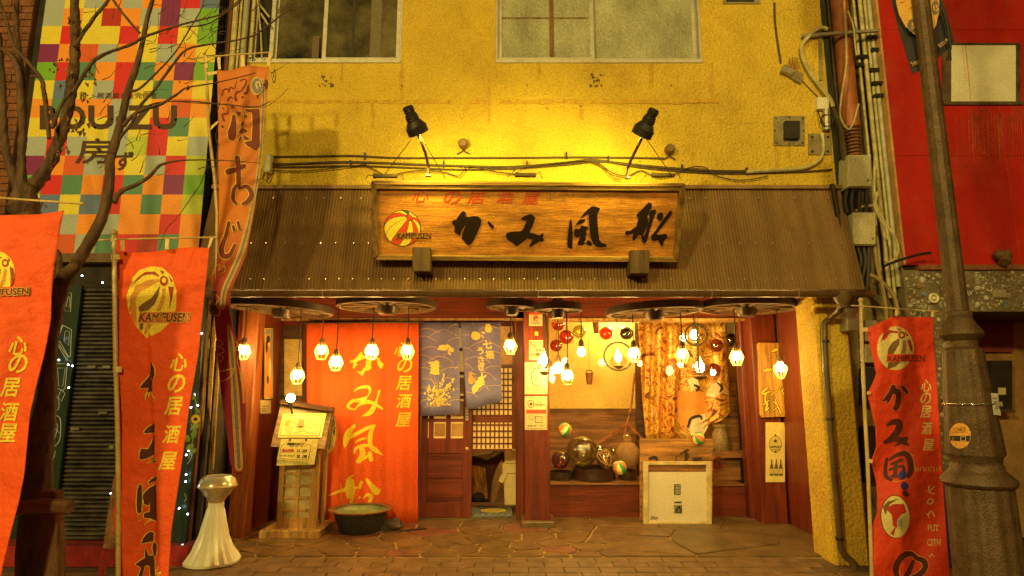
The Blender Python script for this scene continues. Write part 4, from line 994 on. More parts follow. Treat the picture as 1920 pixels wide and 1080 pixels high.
paper_ball(1059, 806, 13, .20, .7, 'striped paper balloon on the glass above the dark red glass ball')
paper_ball(1162, 877, 13, .20, -.4, 'striped paper balloon on the glass in front of the brown jar')
paper_ball(1309, 822, 12, .10, -.9, 'striped paper balloon at the top edge of the wooden board')
# small hanging buckets
def bucket(px, py, Y, label):
    c = at(px, py, Y); k = ppm(px, py, Y); t = thing('hanging_bucket', label, 'bucket', c, 'little wooden buckets on cords')
    b = MB(); b.lathe([(5 * k, -12 * k), (7.5 * k, 10 * k), (6.5 * k, 10 * k), (5 * k, -8 * k)], c, 14); mkobj('pail', b, mat('bucket_brown', (.28, .10, .03), .6, var=.3), t, smooth=True)
    b = MB(); b.tube([c + Vector((-6 * k, 0, 8 * k)), c + Vector((-5 * k, 0, 14 * k)), c + Vector((5 * k, 0, 14 * k)), c + Vector((6 * k, 0, 8 * k))], 1.2 * k, 5); b.tube([c + Vector((0, 0, 14 * k)), Vector((c.x, Y, 2.4))], .003, 4); mkobj('handle', b, M_cable, t)
bucket(1105, 709, .9, 'little brown bucket hanging on a long cord before the cream panel')
bucket(1118, 613, .9, 'little brown bucket hanging high at the rail before the cream panel')
# gold brocade kimono cloths
M_gold = bpy.data.materials.new('gold_brocade'); M_gold.use_nodes = True; nt = M_gold.node_tree; p_ = nt.nodes['Principled BSDF']
tc = nd(nt, 'ShaderNodeTexCoord'); vo = nd(nt, 'ShaderNodeTexNoise'); vo.inputs['Scale'].default_value = 4.2; vo.inputs['Detail'].default_value = 5; vo.inputs['Distortion'].default_value = 2.2; nt.links.new(tc.outputs['Object'], vo.inputs['Vector'])
rp = nd(nt, 'ShaderNodeValToRGB'); rp.color_ramp.interpolation = 'LINEAR'
el = rp.color_ramp.elements; el[0].position = .0; el[0].color = (.05, .02, .01, 1); el[1].position = 1.0; el[1].color = (.85, .72, .4, 1)
for pos, c3 in ((.36, (.08, .03, .01)), (.40, (.50, .12, .02)), (.45, (.70, .34, .04)), (.49, (.78, .50, .07)), (.51, (.10, .03, .01)), (.54, (.55, .16, .02)), (.58, (.78, .42, .06)), (.66, (.82, .60, .18))):
    e = el.new(pos); e.color = (*c3, 1)
nt.links.new(vo.outputs['Fac'], rp.inputs['Fac']); nt.links.new(rp.outputs['Color'], p_.inputs['Base Color']); p_.inputs['Roughness'].default_value = .35; p_.inputs['Metallic'].default_value = .25
n2 = nd(nt, 'ShaderNodeTexNoise'); n2.inputs['Scale'].default_value = 60; nt.links.new(tc.outputs['Object'], n2.inputs['Vector']); bp = nd(nt, 'ShaderNodeBump'); bp.inputs['Strength'].default_value = .4; bp.inputs['Distance'].default_value = .01
nt.links.new(n2.outputs['Fac'], bp.inputs['Height']); nt.links.new(bp.outputs[0], p_.inputs['Normal'])
def lerp_edge(pts, y):
    if y <= pts[0][1]: return pts[0][0]
    for (x0, y0), (x1, y1) in zip(pts, pts[1:]):
        if y <= y1: return x0 + (x1 - x0) * (y - y0) / (y1 - y0)
    return pts[-1][0]
def cloth(name, Lp, Rp, y0, y1, Yfun, nu, nv, m, parent=None, topf=None, botf=None, mats=None, **k):
    vs = []; fs = []
    for j in range(nv + 1):
        for i in range(nu + 1):
            u = i / nu; v = j / nv
            ya = y0 if topf is None else topf(u); yb = y1 if botf is None else botf(u); y = ya + (yb - ya) * v
            x = lerp_edge(Lp, y) * (1 - u) + lerp_edge(Rp, y) * u; vs.append(at(x, y, Yfun(x, y)))
    for j in range(nv):
        for i in range(nu): a = j * (nu + 1) + i; fs.append((a, a + 1, a + nu + 2, a + nu + 1))
    b = MB(); b.add(vs, fs); o = mkobj(name, b, m, parent, smooth=True, **k)
    s = o.modifiers.new('cloth_thickness', 'SOLIDIFY'); s.thickness = .0025; s.offset = -1 if True else 0
    return o
Y1 = lambda x, y: .62 + .035 * math.sin((x - 1195) * .16 + .4 * math.sin(y * .02)) + .015 * math.sin(x * .45 + y * .01)
Y2 = lambda x, y: .66 + .025 * math.sin((x - 1300) * .13 + y * .006)
o = cloth('kimono_cloth', [(1196, 600), (1205, 760), (1212, 830)], [(1272, 600), (1275, 720), (1268, 740), (1262, 830)], 598, 828, Y1, 40, 12, M_gold); tag(o, 'gold brocade cloth with cranes hanging in folds beside the slanted board', 'kimono cloth', 'gold kimono cloths')
o = cloth('kimono_cloth', [(1248, 600), (1258, 830)], [(1362, 600), (1371, 780), (1330, 800)], 598, 800, Y2, 30, 12, M_gold, botf=lambda u: 828 - max(0, u - .55) * 90); tag(o, 'wider gold brocade cloth behind the red glass balls', 'kimono cloth', 'gold kimono cloths')
D3 = lambda x, y, of=0: at(x, y, Y2(x, y) - of)
D3.curved = True
print_on('orange_panel', [[(1270, 732), (1318, 735), (1328, 780), (1275, 800), (1270, 770)]], D3, ink('orange_silk', (.8, .32, .05)), o, eps=.006, maxlen=10)
print_on('crane_wing', [[(1292, 805), (1300, 780), (1322, 775), (1328, 800), (1315, 822), (1300, 825)], [(1335, 720), (1350, 715), (1356, 735), (1340, 745), (1322, 742)], [(1290, 712), (1305, 705), (1312, 722), (1296, 735)]], D3, ink('cream_silk', (.85, .75, .5)), o, eps=.009, maxlen=10)
print_on('wing_tip', [stroke([(1290, 800, 3), (1296, 785, 6), (1312, 780, 5), (1316, 786, 3)]), stroke([(1344, 717, 2), (1354, 726, 6), (1350, 735, 3)]), stroke([(1302, 722, 4), (1311, 727, 5), (1306, 733, 3)])], D3, M_k, o, eps=.012)
# chest of drawers, stone lantern jar and shelf on the right
t = thing('drawer_chest', 'old brown stepped drawer chest at the right of the gold cloth', 'chest', at(1370, 900, .9))
b = MB(); c0, c1 = at(1356, 880, .8).x, at(1392, 880, .8).x; b.box(c0 - .1, c1, .82, 1.15, zsill - .01, at(1370, 712, .8).z); mkobj('carcass', b, M_brownwood_h, t, bevel=.005)
for y0, y1 in ((720, 745), (749, 780), (784, 820), (824, 850)):
    b = MB(); b.box(c0 - .08, c1 - .015, .805, .82, at(1370, y1, .8).z, at(1370, y0, .8).z); dr = mkobj('drawer', b, M_brownwood_h, t, bevel=.003)
    b = MB(); b.ball(((c0 + c1) / 2, .80, (at(1370, y1, .8).z + at(1370, y0, .8).z) / 2), .008, 8); mkobj('knob', b, M_black, dr)
b = MB(); c = at(1352, 850, .70); k = ppm(1352, 850, .7); b.lathe([(12 * k, 0), (15 * k, 4 * k), (15 * k, 36 * k), (11 * k, 41 * k), (11 * k, 46 * k), (13 * k, 48 * k), (13 * k, 52 * k), (9 * k, 54 * k)], c, 20); one('stone_jar', b, mat('speckled_jar', (.30, .20, .08), .6, var=.5, scale=60), 'speckled round jar with a pale lid in front of the drawer chest', 'jar', smooth=True)
b = MB(); a0 = at(1334, 858, .5); a1 = at(1401, 848, .5); b.slab([at(1334, 860, .5), at(1401, 858, .5), at(1401, 847, .5), at(1334, 849, .5)], (0, .35, 0)); one('low_table', b, M_brownwood_h, 'low brown shelf board carrying the speckled jar', 'shelf', bevel=.004)
b = MB(); b.box(at(1340, 900, .6).x, at(1392, 900, .6).x, .62, .9, zsill - .01, at(1370, 860, .6).z); one('drawer_block', b, M_brownwood_h, 'lower brown drawer block under the shelf board', 'drawer block', bevel=.006)
b = MB(); c = at(1346, 868, .45); k = ppm(1346, 868, .45)
for i in range(9):
    a = i * .7; b.ball(c + Vector((math.cos(a) * 6 * k, 0, math.sin(a) * 8 * k)), 5 * k, 8)
b.ring(c, 10 * k, 2.6 * k, 14, 6, axis=(0, 1, 0)); one('orange_ornament', b, og, 'small orange flower ornament hanging from the shelf board edge', 'ornament', smooth=True)
pass
# framed white board standing outside under the window
YS = .0
t = thing('wooden_board', 'bare wooden board with painted marks behind the white framed panel', 'board', at(1268, 984, .2))
b = MB(); board_px(b, 1200, 823, 1337, 975, .12, .03); mkobj('plank', b, wood('grainy_plank', (.42, .20, .05), .5, axis=0, var=.5), t, bevel=.004)
D4 = plane_at(.12)
print_on('brush_mark', [stroke([(1284, 845, 3), (1288, 855, 8), (1286, 862, 6)]), stroke([(1276, 851, 3), (1290, 844, 5)]), stroke([(1218, 860, 5), (1228, 858, 8), (1232, 862, 5)]), stroke([(1302, 862, 8), (1314, 860, 6)]), stroke([(1268, 856, 2), (1267, 864, 2)])], D4, M_k, t, eps=.003)
t = thing('framed_panel', 'white square panel in a pale metal frame leaning under the window', 'panel', at(1271, 984, YS))
M_frame = mat('worn_cream_frame', (.62, .50, .26), .5, var=.2, scale=10, dirt=(.35, .22, .08), dscale=6)
b = MB(); board_px(b, 1215, 885, 1326, 979, YS, .012); mkobj('sheet', b, mat('white_sheet', (.66, .60, .42), .6, var=.04, scale=2), t)
b = MB(); board_px(b, 1214, 872, 1326, 885, YS + .004, .02); mkobj('header', b, M_brownwood_h, t)
for bx_ in ((1207, 866, 1216, 984), (1325, 866, 1335, 984), (1216, 866, 1325, 872), (1216, 979, 1325, 984)):
    b = MB(); board_px(b, *bx_, YS - .02, .05); mkobj('frame', b, M_frame, t, bevel=.004)
D5 = plane_at(YS)
print_on('printed_mark', frame_px(1264, 908, 1276, 928, 1.5) + [rect(1266 + 3 * i, 908, 1267 + 3 * i, 928) for i in range(4)] + [rect(1264, 912 + 5 * i, 1276, 913 + 5 * i) for i in range(3)] + [text('SLEEPS', 1271, 942, 3, .02, w=14), text('酒', 1271, 955, 15, .03), rect(1264, 941, 1278, 943)], D5, M_k, t)
print_on('signature', [text('Shin', 1227, 971, 6, .02, .3)], D5, M_k, t)

# carved plaque and beer sign on the right post
YP = -.0
t = thing('carved_plaque', 'rounded wooden plaque with carved yellow brush characters on the right post', 'plaque', at(1452, 780, YP))
b = MB(); sh = [(1421, 645), (1424, 642), (1478, 643), (1482, 648), (1485, 776), (1481, 781), (1430, 783), (1426, 778)]
b.prism([at(x, y, -.045) for x, y in sh], (0, .04, 0)); mkobj('board', b, wood('amber_plank', (.66, .34, .06), .4, axis=2, var=.5, bump=.4), t, bevel=.004)  # plain amber wood colour with upright grain
s6 = 3.6; ox, oy = 1400, 620
st6 = [[(170, 140, 12), (195, 130, 22), (218, 128, 10)], [(112, 270, 10), (140, 266, 24), (170, 262, 12)], [(98, 420, 10), (130, 395, 16), (140, 385, 8)], [(105, 430, 10), (135, 420, 14), (160, 410, 8)], [(130, 420, 12), (125, 480, 10), (150, 470, 8)], [(112, 500, 8), (140, 490, 14), (128, 540, 12), (150, 520, 8)], [(165, 440, 8), (185, 420, 8), (210, 400, 6)], [(170, 545, 6), (210, 510, 8), (180, 480, 8)], [(190, 460, 8), (205, 500, 10), (232, 560, 12)],
       [(225, 385, 8), (228, 380, 8)], [(235, 400, 10), (250, 430, 12), (278, 455, 10)], [(250, 330, 9), (256, 365, 9), (245, 400, 8)]]
D6 = plane_at(-.045)
print_on('carved_outline', [stroke([(ox + x / s6, oy + y / s6, w / s6 + 2.2) for x, y, w in q]) for q in st6], D6, M_k, t, eps=.003)
print_on('carved_character', [stroke([(ox + x / s6, oy + y / s6, w / s6) for x, y, w in q]) for q in st6], D6, M_y, t, eps=.008)
t = thing('beer_sign', 'narrow yellow enamel sign with a star label and three bottles on the right post', 'sign', at(1455, 903, YP))
b = MB(); board_px(b, 1436, 792, 1472, 904, -.012, .008); mkobj('plate', b, ink('cream_enamel', (.75, .60, .20), .35), t, bevel=.001)
D7 = plane_at(-.012); cx, cy = 1454, 833
print_on('label_badge', [disc(cx, cy, 12, 16, 16)], D7, ink('dark_olive_print', (.12, .09, .03)), t, eps=.002)
print_on('label_badge', [disc(cx, cy, 11, 15, 16)], D7, ink('badge_cream', (.62, .48, .15)), t, eps=.004)
star = [(cx + (5 if i % 2 == 0 else 2) * math.sin(i * math.pi / 5), 827 - (5 if i % 2 == 0 else 2) * math.cos(i * math.pi / 5)) for i in range(10)]
print_on('star', [star, text('SAPPORO', cx, 838, 4, .03, w=19), rect(cx - 8, 843, cx + 8, 844)] + [disc(cx, 822.0 - 6, 2, n=8), disc(cx, 847, 2, n=8)], D7, M_k, t, eps=.006)
for bxp in (1447, 1455.5, 1464):
    bot = [(bxp - 1.1, 861), (bxp + 1.1, 861), (bxp + 1.3, 868), (bxp + 3.6, 877), (bxp + 3.8, 892), (bxp - 3.8, 892), (bxp - 3.6, 877), (bxp - 1.3, 868)]
    print_on('bottle_print', [bot], D7, ink('dark_olive_print', (.12, .09, .03)), t, eps=.002); print_on('bottle_print', [rect(bxp - 3, 879, bxp + 3, 888)], D7, ink('badge_cream', (.62, .48, .15)), t, eps=.004)
t = thing('intercom', 'small dark switch box on the panel right of the beer sign', 'switch', at(1492, 895, .08))
b = MB(); board_px(b, 1486, 871, 1500, 893, .05, .03); mkobj('case', b, M_black, t, bevel=.004)
b = MB(); board_px(b, 1489, 875, 1493, 879, .045, .006); board_px(b, 1494, 884, 1498, 888, .045, .006); mkobj('button', b, M_brownwood, t)

# stickers on the pillar
DPp = plane_at(-.14)
M_note = ink('cream_notice', (.55, .46, .22), .6)
def notice(x0, y0, x1, y1, label, Y=-.14, m=None, cat='notice'):
    t = thing('notice', label, cat, at((x0 + x1) / 2, y1, Y), 'notices stuck on the pillar')
    b = MB(); board_px(b, x0, y0, x1, y1, Y - .004, .003); mkobj('sheet', b, m or M_note, t); return t
def lines(x0, x1, ys, h=1.4, seed=3, gap=.25):
    r = random.Random(seed); out = []
    for y in ys:
        x = x0
        while x < x1:
            w = r.uniform(1.2, 4.5); 
            if r.random() > gap: out.append(rect(x, y - h / 2, min(x + w, x1), y + h / 2))
            x += w + r.uniform(.5, 1.4)
    return out
DN = plane_at(-.144)
t = notice(992, 589, 1017, 611, 'square payment sticker with a red letter mark at the top of the pillar'); print_on('header_band', [rect(992, 586, 1017, 590)], DN, M_r, t, eps=.002)
print_on('logo', [text('P', 1004.5, 597, 8, .06, .15), ] + frame_px(1000, 592.4, 1009, 601.5, 1), DN, M_r, t, eps=.002); print_on('lettering', [text('PayPay', 1004.5, 606, 5, .02, w=16)], DN, M_k, t, eps=.002)
t = notice(1003, 622, 1009, 629, 'tiny yellow square sticker below the payment sticker', m=M_y)
t = notice(992, 638, 1018, 675, 'no smoking sticker with a crossed ring on the pillar')
rg_ = [stroke([(999.5 + 5.5 * math.cos(a), 646.5 + 5.5 * math.sin(a), 1.1) for a in [2 * math.pi * k / 12 for k in range(13)]], 2), stroke([(995.5, 642.5, 1), (1003.5, 650.5, 1)]), rect(996, 646, 1003, 647.4), stroke([(997, 660, .8), (1015, 641, .8)])]
print_on('symbol', rg_ + [text('禁煙', 1010, 657, 5, .02), text('分煙', 1003, 665, 7, .03, w=18)] + lines(996, 1014, (671,), 1.2), DN, M_k, t, eps=.002)
t = notice(984, 679, 1026, 739, 'poster with a raised open hand drawn on it on the pillar')
hand = [(997, 708), (997, 697), (999, 696), (1000.5, 697), (1000.5, 692), (1002.5, 690), (1004.5, 692), (1004.5, 690), (1006.5, 688), (1008.5, 690), (1008.5, 692), (1010, 691), (1012, 693), (1012, 705), (1014, 702), (1016, 703), (1014, 714), (1010, 721), (1002, 721), (998, 716)]
hand = [(x, y + 9 - 8) for x, y in hand]
print_on('hand_outline', [grow(hand, 1.3)], DN, M_k, t, eps=.002); print_on('hand_outline', [grow(hand, -.5)], DN, M_note, t, eps=.0025)
print_on('lettering', [text('手指の消毒', 1005, 684, 4, .02, w=28), text('お願い', 1005, 711, 4, .02, w=11), text('STOP', 1005, 706, 3, .02, w=9), stroke([(1000.7, 695, .6), (1000.9, 704, .6)]), stroke([(1004.6, 693, .6), (1004.7, 703, .6)]), stroke([(1008.5, 693, .6), (1008.4, 703, .6)])] + lines(988, 1022, (688.5, 727, 731), 1.3) + frame_px(987, 681, 1024, 737, .5), DN, M_k, t, eps=.003)
t = notice(984, 743, 1026, 806, 'poster with a camera mark and a red band lowest on the pillar')
print_on('red_band', [rect(987, 768, 1024, 775.5)], DN, M_r, t, eps=.002)
print_on('lettering', [stroke([(990, 758, 1.2), (990, 753, 1.2), (994, 751, 1.2), (999, 752, 1.2), (1001, 757, 1.2), (999, 763, 1.2), (993, 763, 1.2), (990, 758, 1.2)]), disc(995.5, 757.5, 2.6, n=12), text('Instagram', 1013, 759, 5, .015, w=18), stroke([(1006, 752, .6), (1012, 754, .8), (1020, 756, .5)]), text('フォロー', 997, 783, 2.5, .02, w=8)] + frame_px(1003.5, 780, 1017, 793, 1) + frame_px(1007, 783.5, 1013.5, 789.5, .5) + lines(989, 1022, (798.5,), 2, 5) + [stroke([(991, 782, .6), (994, 779.5, .6), (1001, 780, .6), (1003, 784, .6), (998, 787, .6), (992, 786, .6), (991, 782, .6)])] + frame_px(986, 745, 1024.5, 804, .5), DN, M_k, t, eps=.0025)
# vertical nameplate beside the lattice
t = notice(873, 764, 878, 788, 'tiny upright name strip beside the doorway lattice', Y=.2); print_on('lettering', column('七福酒家', [(875.5, 767.5), (875.5, 773), (875.5, 778.5), (875.5, 784)], 4, .02), plane_at(.196), M_k, t)

# ================================================================ inside the doorway
t = thing('waste_bin', 'tall cream bin with a lidded box on top just inside the doorway', 'bin', at(957, 950, .7))
M_bin = mat('cream_plastic', (.70, .55, .24), .5, var=.08)
b = MB(); b.hexa([at(946, 948, .7), at(972, 948, .7), at(972, 888, .68), at(944, 888, .68)], [p + Vector((0, .25, 0)) for p in (at(946, 948, .7), at(972, 948, .7), at(972, 888, .68), at(944, 888, .68))]); mkobj('body', b, M_bin, t, bevel=.012)
b = MB(); board_px(b, 942, 870, 972, 888, .67, .28); mkobj('lid', b, M_bin, t, bevel=.008)
b = MB(); board_px(b, 946, 844, 972, 869, .70, .2); mkobj('box', b, M_bin, t, bevel=.008)
b = MB(); b.prism([at(x, y, .66) for x, y in ((942, 888), (950, 886), (948, 896), (942, 906), (935, 902), (938, 894))], (0, .01, 0)); mkobj('bag_edge', b, ink('pale_bag', (.75, .62, .32)), t)
t = one('leaning_board', (lambda b: (b.prism([at(x, y, .75) for x, y in ((918, 943), (928, 944), (948, 868), (940, 862), (930, 880), (922, 905))], (0, .02, 0)), b)[-1])(MB()), M_brownwood, 'curved brown board leaning beside the cream bin', 'board', bevel=.004)
t = thing('hanging_coats', 'dark brown covered bundle standing inside the doorway', 'bundle', at(905, 942, .9))
b = MB(); b.prism([at(x, y, .85) for x, y in ((884, 856), (900, 852), (923, 848), (924, 842), (945, 833), (968, 836), (968, 846), (945, 848), (925, 852), (922, 858), (914, 864), (900, 858), (884, 854))], (0, .06, 0)); mkobj('grey_cover', b, mat('grey_cover', (.25, .19, .1), .8, var=.3, bump=.5, bscale=20), t, bevel=.006)
b = MB(); b.prism([at(x, y, .9) for x, y in ((884, 854), (915, 862), (945, 846), (950, 870), (925, 900), (918, 942), (884, 942))], (0, .15, 0)); mkobj('dark_cloth', b, mat('dark_cloth', (.07, .02, .01), .9, var=.5, bump=.8, bscale=14), t, bevel=.01)
b = MB(); b.prism([at(x, y, .88) for x, y in ((884, 872), (910, 878), (912, 905), (915, 935), (884, 935))], (0, .02, 0)); mkobj('straw_apron', b, mat('straw', (.42, .18, .04), .8, var=.6, scale=10, stretch=(4, 4, .6), bump=.8), t)
b = MB(); b.ball(at(897, 932, .84), .07, 14, sc=(1.1, .6, .8)); mkobj('brush_head', b, mat('bristle', (.04, .02, .01), .9, bump=1, bscale=40), t)
t = thing('door_mat', 'blue grey mat with a yellow oval picture in the doorway', 'mat', atz(920, 962, .03))
zmt = .034
q = [(883, 971), (961, 970), (959, 953), (883, 953)]
b = MB(); b.prism([atz(x, y, zmt) for x, y in q], (0, 0, .012)); mkobj('mat', b, mat('blue_grey_mat', (.16, .18, .17), .9, var=.3, scale=30), t)
DM = lambda x, y, o=0: atz(x, y, zmt + .012 + o)
print_on('oval_print', [disc(925, 957, 24, 3.6, 24)], DM, M_y, t, eps=.002); print_on('oval_print', [disc(925, 957, 20, 2.4, 24)], DM, ink('mat_tan', (.35, .25, .08)), t, eps=.003)
print_on('lettering', [stroke([(908, 958, 1), (920, 955.5, 1.2), (934, 958.2, 1), (944, 956, .8)])], DM, M_y, t, eps=.004)
print_on('wave_print', [stroke([(890 + 12 * i, 968, .8), (894 + 12 * i, 963 + i % 2, 1), (898 + 12 * i, 967, .7)]) for i in range(6)], DM, ink('mat_pale', (.5, .5, .4)), t, eps=.003)
# ================================================================ red curtain and the indigo rabbit cloths
M_curt = mat('orange_red_cloth', (.82, .105, .008), .8, var=.08, scale=3, bump=.25, bscale=200, stretch=(1, 1, 1))
M_yel = ink('yellow_dye', (.86, .62, .03))
YC = lambda x, y: .05 + .012 * math.sin(x * .11 + .3 * math.sin(y * .01)) + .006 * math.sin(x * .31)
b = MB()
cur = cloth('red_curtain', [(574, 600), (577, 990)], [(785, 600), (783, 990)], 606, 988, YC, 60, 10, M_curt)
tag(cur, 'long orange red curtain with yellow brush characters left of the door', 'curtain')
DC = lambda x, y, o=0: at(x, y, YC(x, y) - o)
DC.curved = True
A = (590, 620, 5.4); Bc = (590, 780, 5.4)
def sk(lst, o): return [stroke([(o[0] + x / o[2], o[1] + y / o[2], w / o[2]) for x, y, w in q]) for q in lst]
print_on('brush_character', xf([[(355, 325), (360, 300), (400, 295), (440, 250), (465, 215), (480, 215), (485, 240), (520, 265), (500, 285), (460, 300), (430, 315), (415, 330), (440, 340), (415, 360), (400, 385), (385, 380), (390, 350), (395, 325)],
    [(520, 300), (560, 310), (570, 340), (575, 380), (550, 400), (510, 410), (490, 450), (475, 455), (420, 410), (470, 415), (490, 390), (515, 360)], [(630, 275), (655, 280), (665, 310), (700, 335), (695, 355), (680, 385), (665, 385), (640, 345), (632, 310)]], *A) + sk([[(500, 270, 25), (560, 285, 34), (545, 350, 40)]], A), DC, M_yel, cur, maxlen=6)
print_on('brush_character', sk([[(400, 615, 8), (450, 580, 22), (530, 568, 35), (560, 600, 25), (540, 660, 12), (480, 700, 45), (410, 710, 30)], [(395, 705, 36), (350, 740, 30), (340, 775, 28), (405, 798, 12), (440, 760, 18), (520, 720, 45), (600, 738, 28), (680, 790, 22)], [(655, 610, 22), (635, 680, 16), (610, 750, 40), (560, 830, 50), (480, 865, 6)]], A), DC, M_yel, cur)
print_on('brush_character', sk([[(400, 95, 30), (345, 170, 66), (320, 240, 66), (305, 305, 30)], [(340, 225, 40), (450, 165, 38), (540, 120, 36), (605, 97, 30)], [(600, 98, 25), (565, 190, 48), (565, 300, 44), (610, 340, 50), (690, 398, 6)], [(410, 270, 8), (470, 235, 26), (525, 225, 12)], [(402, 375, 20), (420, 325, 28), (500, 300, 36), (545, 300, 22)], [(470, 310, 50), (485, 380, 60), (450, 460, 45)], [(440, 458, 46), (510, 420, 30), (560, 400, 25)], [(560, 380, 50), (572, 445, 42)]], Bc), DC, M_yel, cur)
print_on('brush_character', sk([[(345, 630, 15), (385, 600, 16)], [(352, 650, 60), (352, 720, 85), (340, 820, 34)], [(375, 660, 50), (382, 760, 50), (370, 880, 28)], [(145, 805, 18), (230, 770, 26), (330, 740, 42), (420, 728, 26)], [(455, 725, 30), (475, 665, 28)], [(266, 690, 7), (266, 850, 8)], [(525, 640, 25), (570, 700, 50), (622, 765, 74), (662, 742, 15)], [(454, 825, 20), (458, 826, 20)], [(485, 840, 6), (530, 800, 30), (575, 815, 40), (550, 885, 36)]], Bc), DC, M_yel, cur)
print_on('side_lettering', column('心の居酒屋', [(754, 655), (759, 685), (757.6, 718), (757.6, 751.5), (756.7, 787)], 26, .012, .18, .95), DC, M_yel, cur, maxlen=10)
print_on('edge_lettering', sk([[(25, 440, 14), (50, 470, 14)], [(28, 570, 18), (30, 640, 18)], [(20, 660, 12), (48, 655, 12)], [(18, 885, 10), (16, 970, 10)]], (590, 780, 5.4)), DC, M_yel, cur)
b = MB(); b.tube([at(570, 606, .05), at(788, 604, .05)], .008, 8); one('curtain_rod', b, M_darkwood, 'thin dark rod carrying the orange red curtain', 'rod')
M_indigo = mat('indigo_cloth', (.19, .17, .36), .9, var=.12, scale=4, bump=.4, bscale=300)
M_nyel = ink('noren_yellow', (.80, .60, .12)); M_nline = ink('noren_line', (.55, .38, .14))
YN = lambda x, y: .11 + .010 * math.sin(x * .13 + .5) + .0025 * math.sin(y * .05)
n1 = cloth('noren_cloth', [(783.5, 600), (787, 780)], [(861, 600), (863, 780)], 605, 779, YN, 30, 8, M_indigo, botf=lambda u: 780 - 3 * u); tag(n1, 'left indigo door cloth with rabbits over a clump of yellow flowers', 'door cloth', 'indigo cloths over the door')
n2 = cloth('noren_cloth', [(863, 600), (875, 765)], [(938, 600), (941, 755)], 605, 765, YN, 30, 8, M_indigo, botf=lambda u: 765 - 5 * u * u * (3 if u > .5 else 2) + (2 * math.sin(u * 9))); tag(n2, 'right indigo door cloth with rabbits and brush writing', 'door cloth', 'indigo cloths over the door')
DNo = lambda x, y, o=0: at(x, y, YN(x, y) - o)
DNo.curved = True
N = (770, 590, 5.4)
arcsL = [[(85, 160), (170, 138), (300, 185)], [(185, 225), (330, 150), (475, 215)], [(375, 145), (420, 110), (465, 92)], [(78, 220), (160, 220), (265, 270)], [(370, 280), (420, 245), (490, 230)], [(85, 370), (180, 322), (280, 340), (330, 365)], [(430, 372), (490, 374)], [(85, 410), (160, 415), (240, 460)], [(135, 500), (260, 425), (350, 435), (432, 480)], [(78, 540), (150, 535), (210, 560)], [(295, 575), (390, 535), (490, 540)], [(120, 645), (200, 655), (250, 700)], [(85, 745), (130, 735), (175, 755)], [(85, 795), (140, 795), (180, 815)], [(90, 895), (130, 865), (190, 855)], [(140, 940), (180, 915), (220, 915)], [(355, 920), (410, 870), (490, 855)], [(400, 790), (440, 760), (490, 752)], [(330, 415), (370, 390)], [(450, 550), (490, 505)], [(340, 640), (400, 640), (455, 665)]]
print_on('wave_print', [stroke([(N[0] + x / N[2], N[1] + y / N[2], 1.0) for x, y in a], 4, False) for a in arcsL], DNo, M_nline, n1, eps=.003)
def rab(body, extra, o=N): return [disc(o[0] + x / o[2], o[1] + y / o[2], rx / o[2], ry / o[2], 16, r) for x, y, rx, ry, r in body] + extra
print_on('rabbit_print', rab([(330, 335, 48, 30, .1), (410, 355, 28, 22, .2), (375, 315, 10, 24, -.6), (395, 325, 9, 24, -.7), (285, 350, 16, 9, 0), (385, 385, 8, 26, -.3), (403, 395, 6, 16, 0)], []), DNo, M_nyel, n1, eps=.0032)
print_on('rabbit_print', rab([(262, 490, 28, 26, 0), (245, 560, 44, 50, 0), (248, 525, 30, 34, 0), (205, 485, 28, 10, -.2), (215, 510, 26, 10, -.6), (285, 520, 12, 6, .3), (275, 595, 20, 12, 0), (205, 590, 12, 12, 0)], []), DNo, M_nyel, n1, eps=.0032)
fl = []
rf = random.Random(5)
for k in range(150):
    a = rf.uniform(0, 1); cx_ = rf.gauss(280, 60); cy_ = rf.uniform(760, 925) - abs(cx_ - 280) * .1
    fl.append(disc(N[0] + cx_ / N[2], N[1] + cy_ / N[2], rf.uniform(1.0, 1.9), n=6))
for x0, y0, x1, y1 in ((340, 600, 300, 720), (425, 650, 400, 740), (185, 720, 160, 800), (230, 720, 235, 780), (375, 710, 350, 760)):
    for k in range(9): t_ = k / 8; fl.append(disc(N[0] + (x0 + (x1 - x0) * t_ + rf.uniform(-18, 18)) / N[2], N[1] + (y0 + (y1 - y0) * t_) / N[2], rf.uniform(1.2, 2), n=6))
print_on('flower_print', fl, DNo, M_nyel, n1, eps=.0035, kind='stuff')
st = []
for x1, y1 in ((150, 720), (110, 715), (190, 610), (240, 620), (420, 575), (360, 570), (440, 680), (470, 830), (410, 910), (160, 930), (270, 660), (330, 650)): st.append(stroke([(N[0] + 270 / N[2], N[1] + 930 / N[2], 1), (N[0] + (270 + (x1 - 270) * .35) / N[2], N[1] + (930 + (y1 - 930) * .65) / N[2], .9), (N[0] + x1 / N[2], N[1] + y1 / N[2], .5)], 4, False))
print_on('stem_print', st, DNo, M_nline, n1, eps=.0032)
arcsR = [[(530, 205), (600, 205)], [(690, 155), (750, 120), (800, 115), (905, 140)], [(595, 330), (680, 285), (770, 262), (910, 330)], [(535, 335), (590, 345), (630, 380)], [(545, 460), (620, 430), (720, 430), (805, 485)], [(830, 375), (880, 380), (920, 400)], [(550, 495), (590, 510), (635, 565)], [(735, 570), (800, 525), (910, 520)], [(700, 585), (780, 590), (868, 660)], [(690, 780), (760, 725), (920, 715)], [(560, 780), (620, 795), (680, 835)], [(755, 725), (805, 775)], [(620, 92), (740, 90)]]
print_on('wave_print', [stroke([(N[0] + x / N[2], N[1] + y / N[2], 1.0) for x, y in a], 4, False) for a in arcsR], DNo, M_nline, n2, eps=.003)
print_on('rabbit_print', rab([(660, 215, 48, 42, 0), (735, 182, 24, 9, .3), (728, 220, 8, 22, -.5), (640, 185, 18, 16, 0)], []), DNo, M_nyel, n2, eps=.0032)
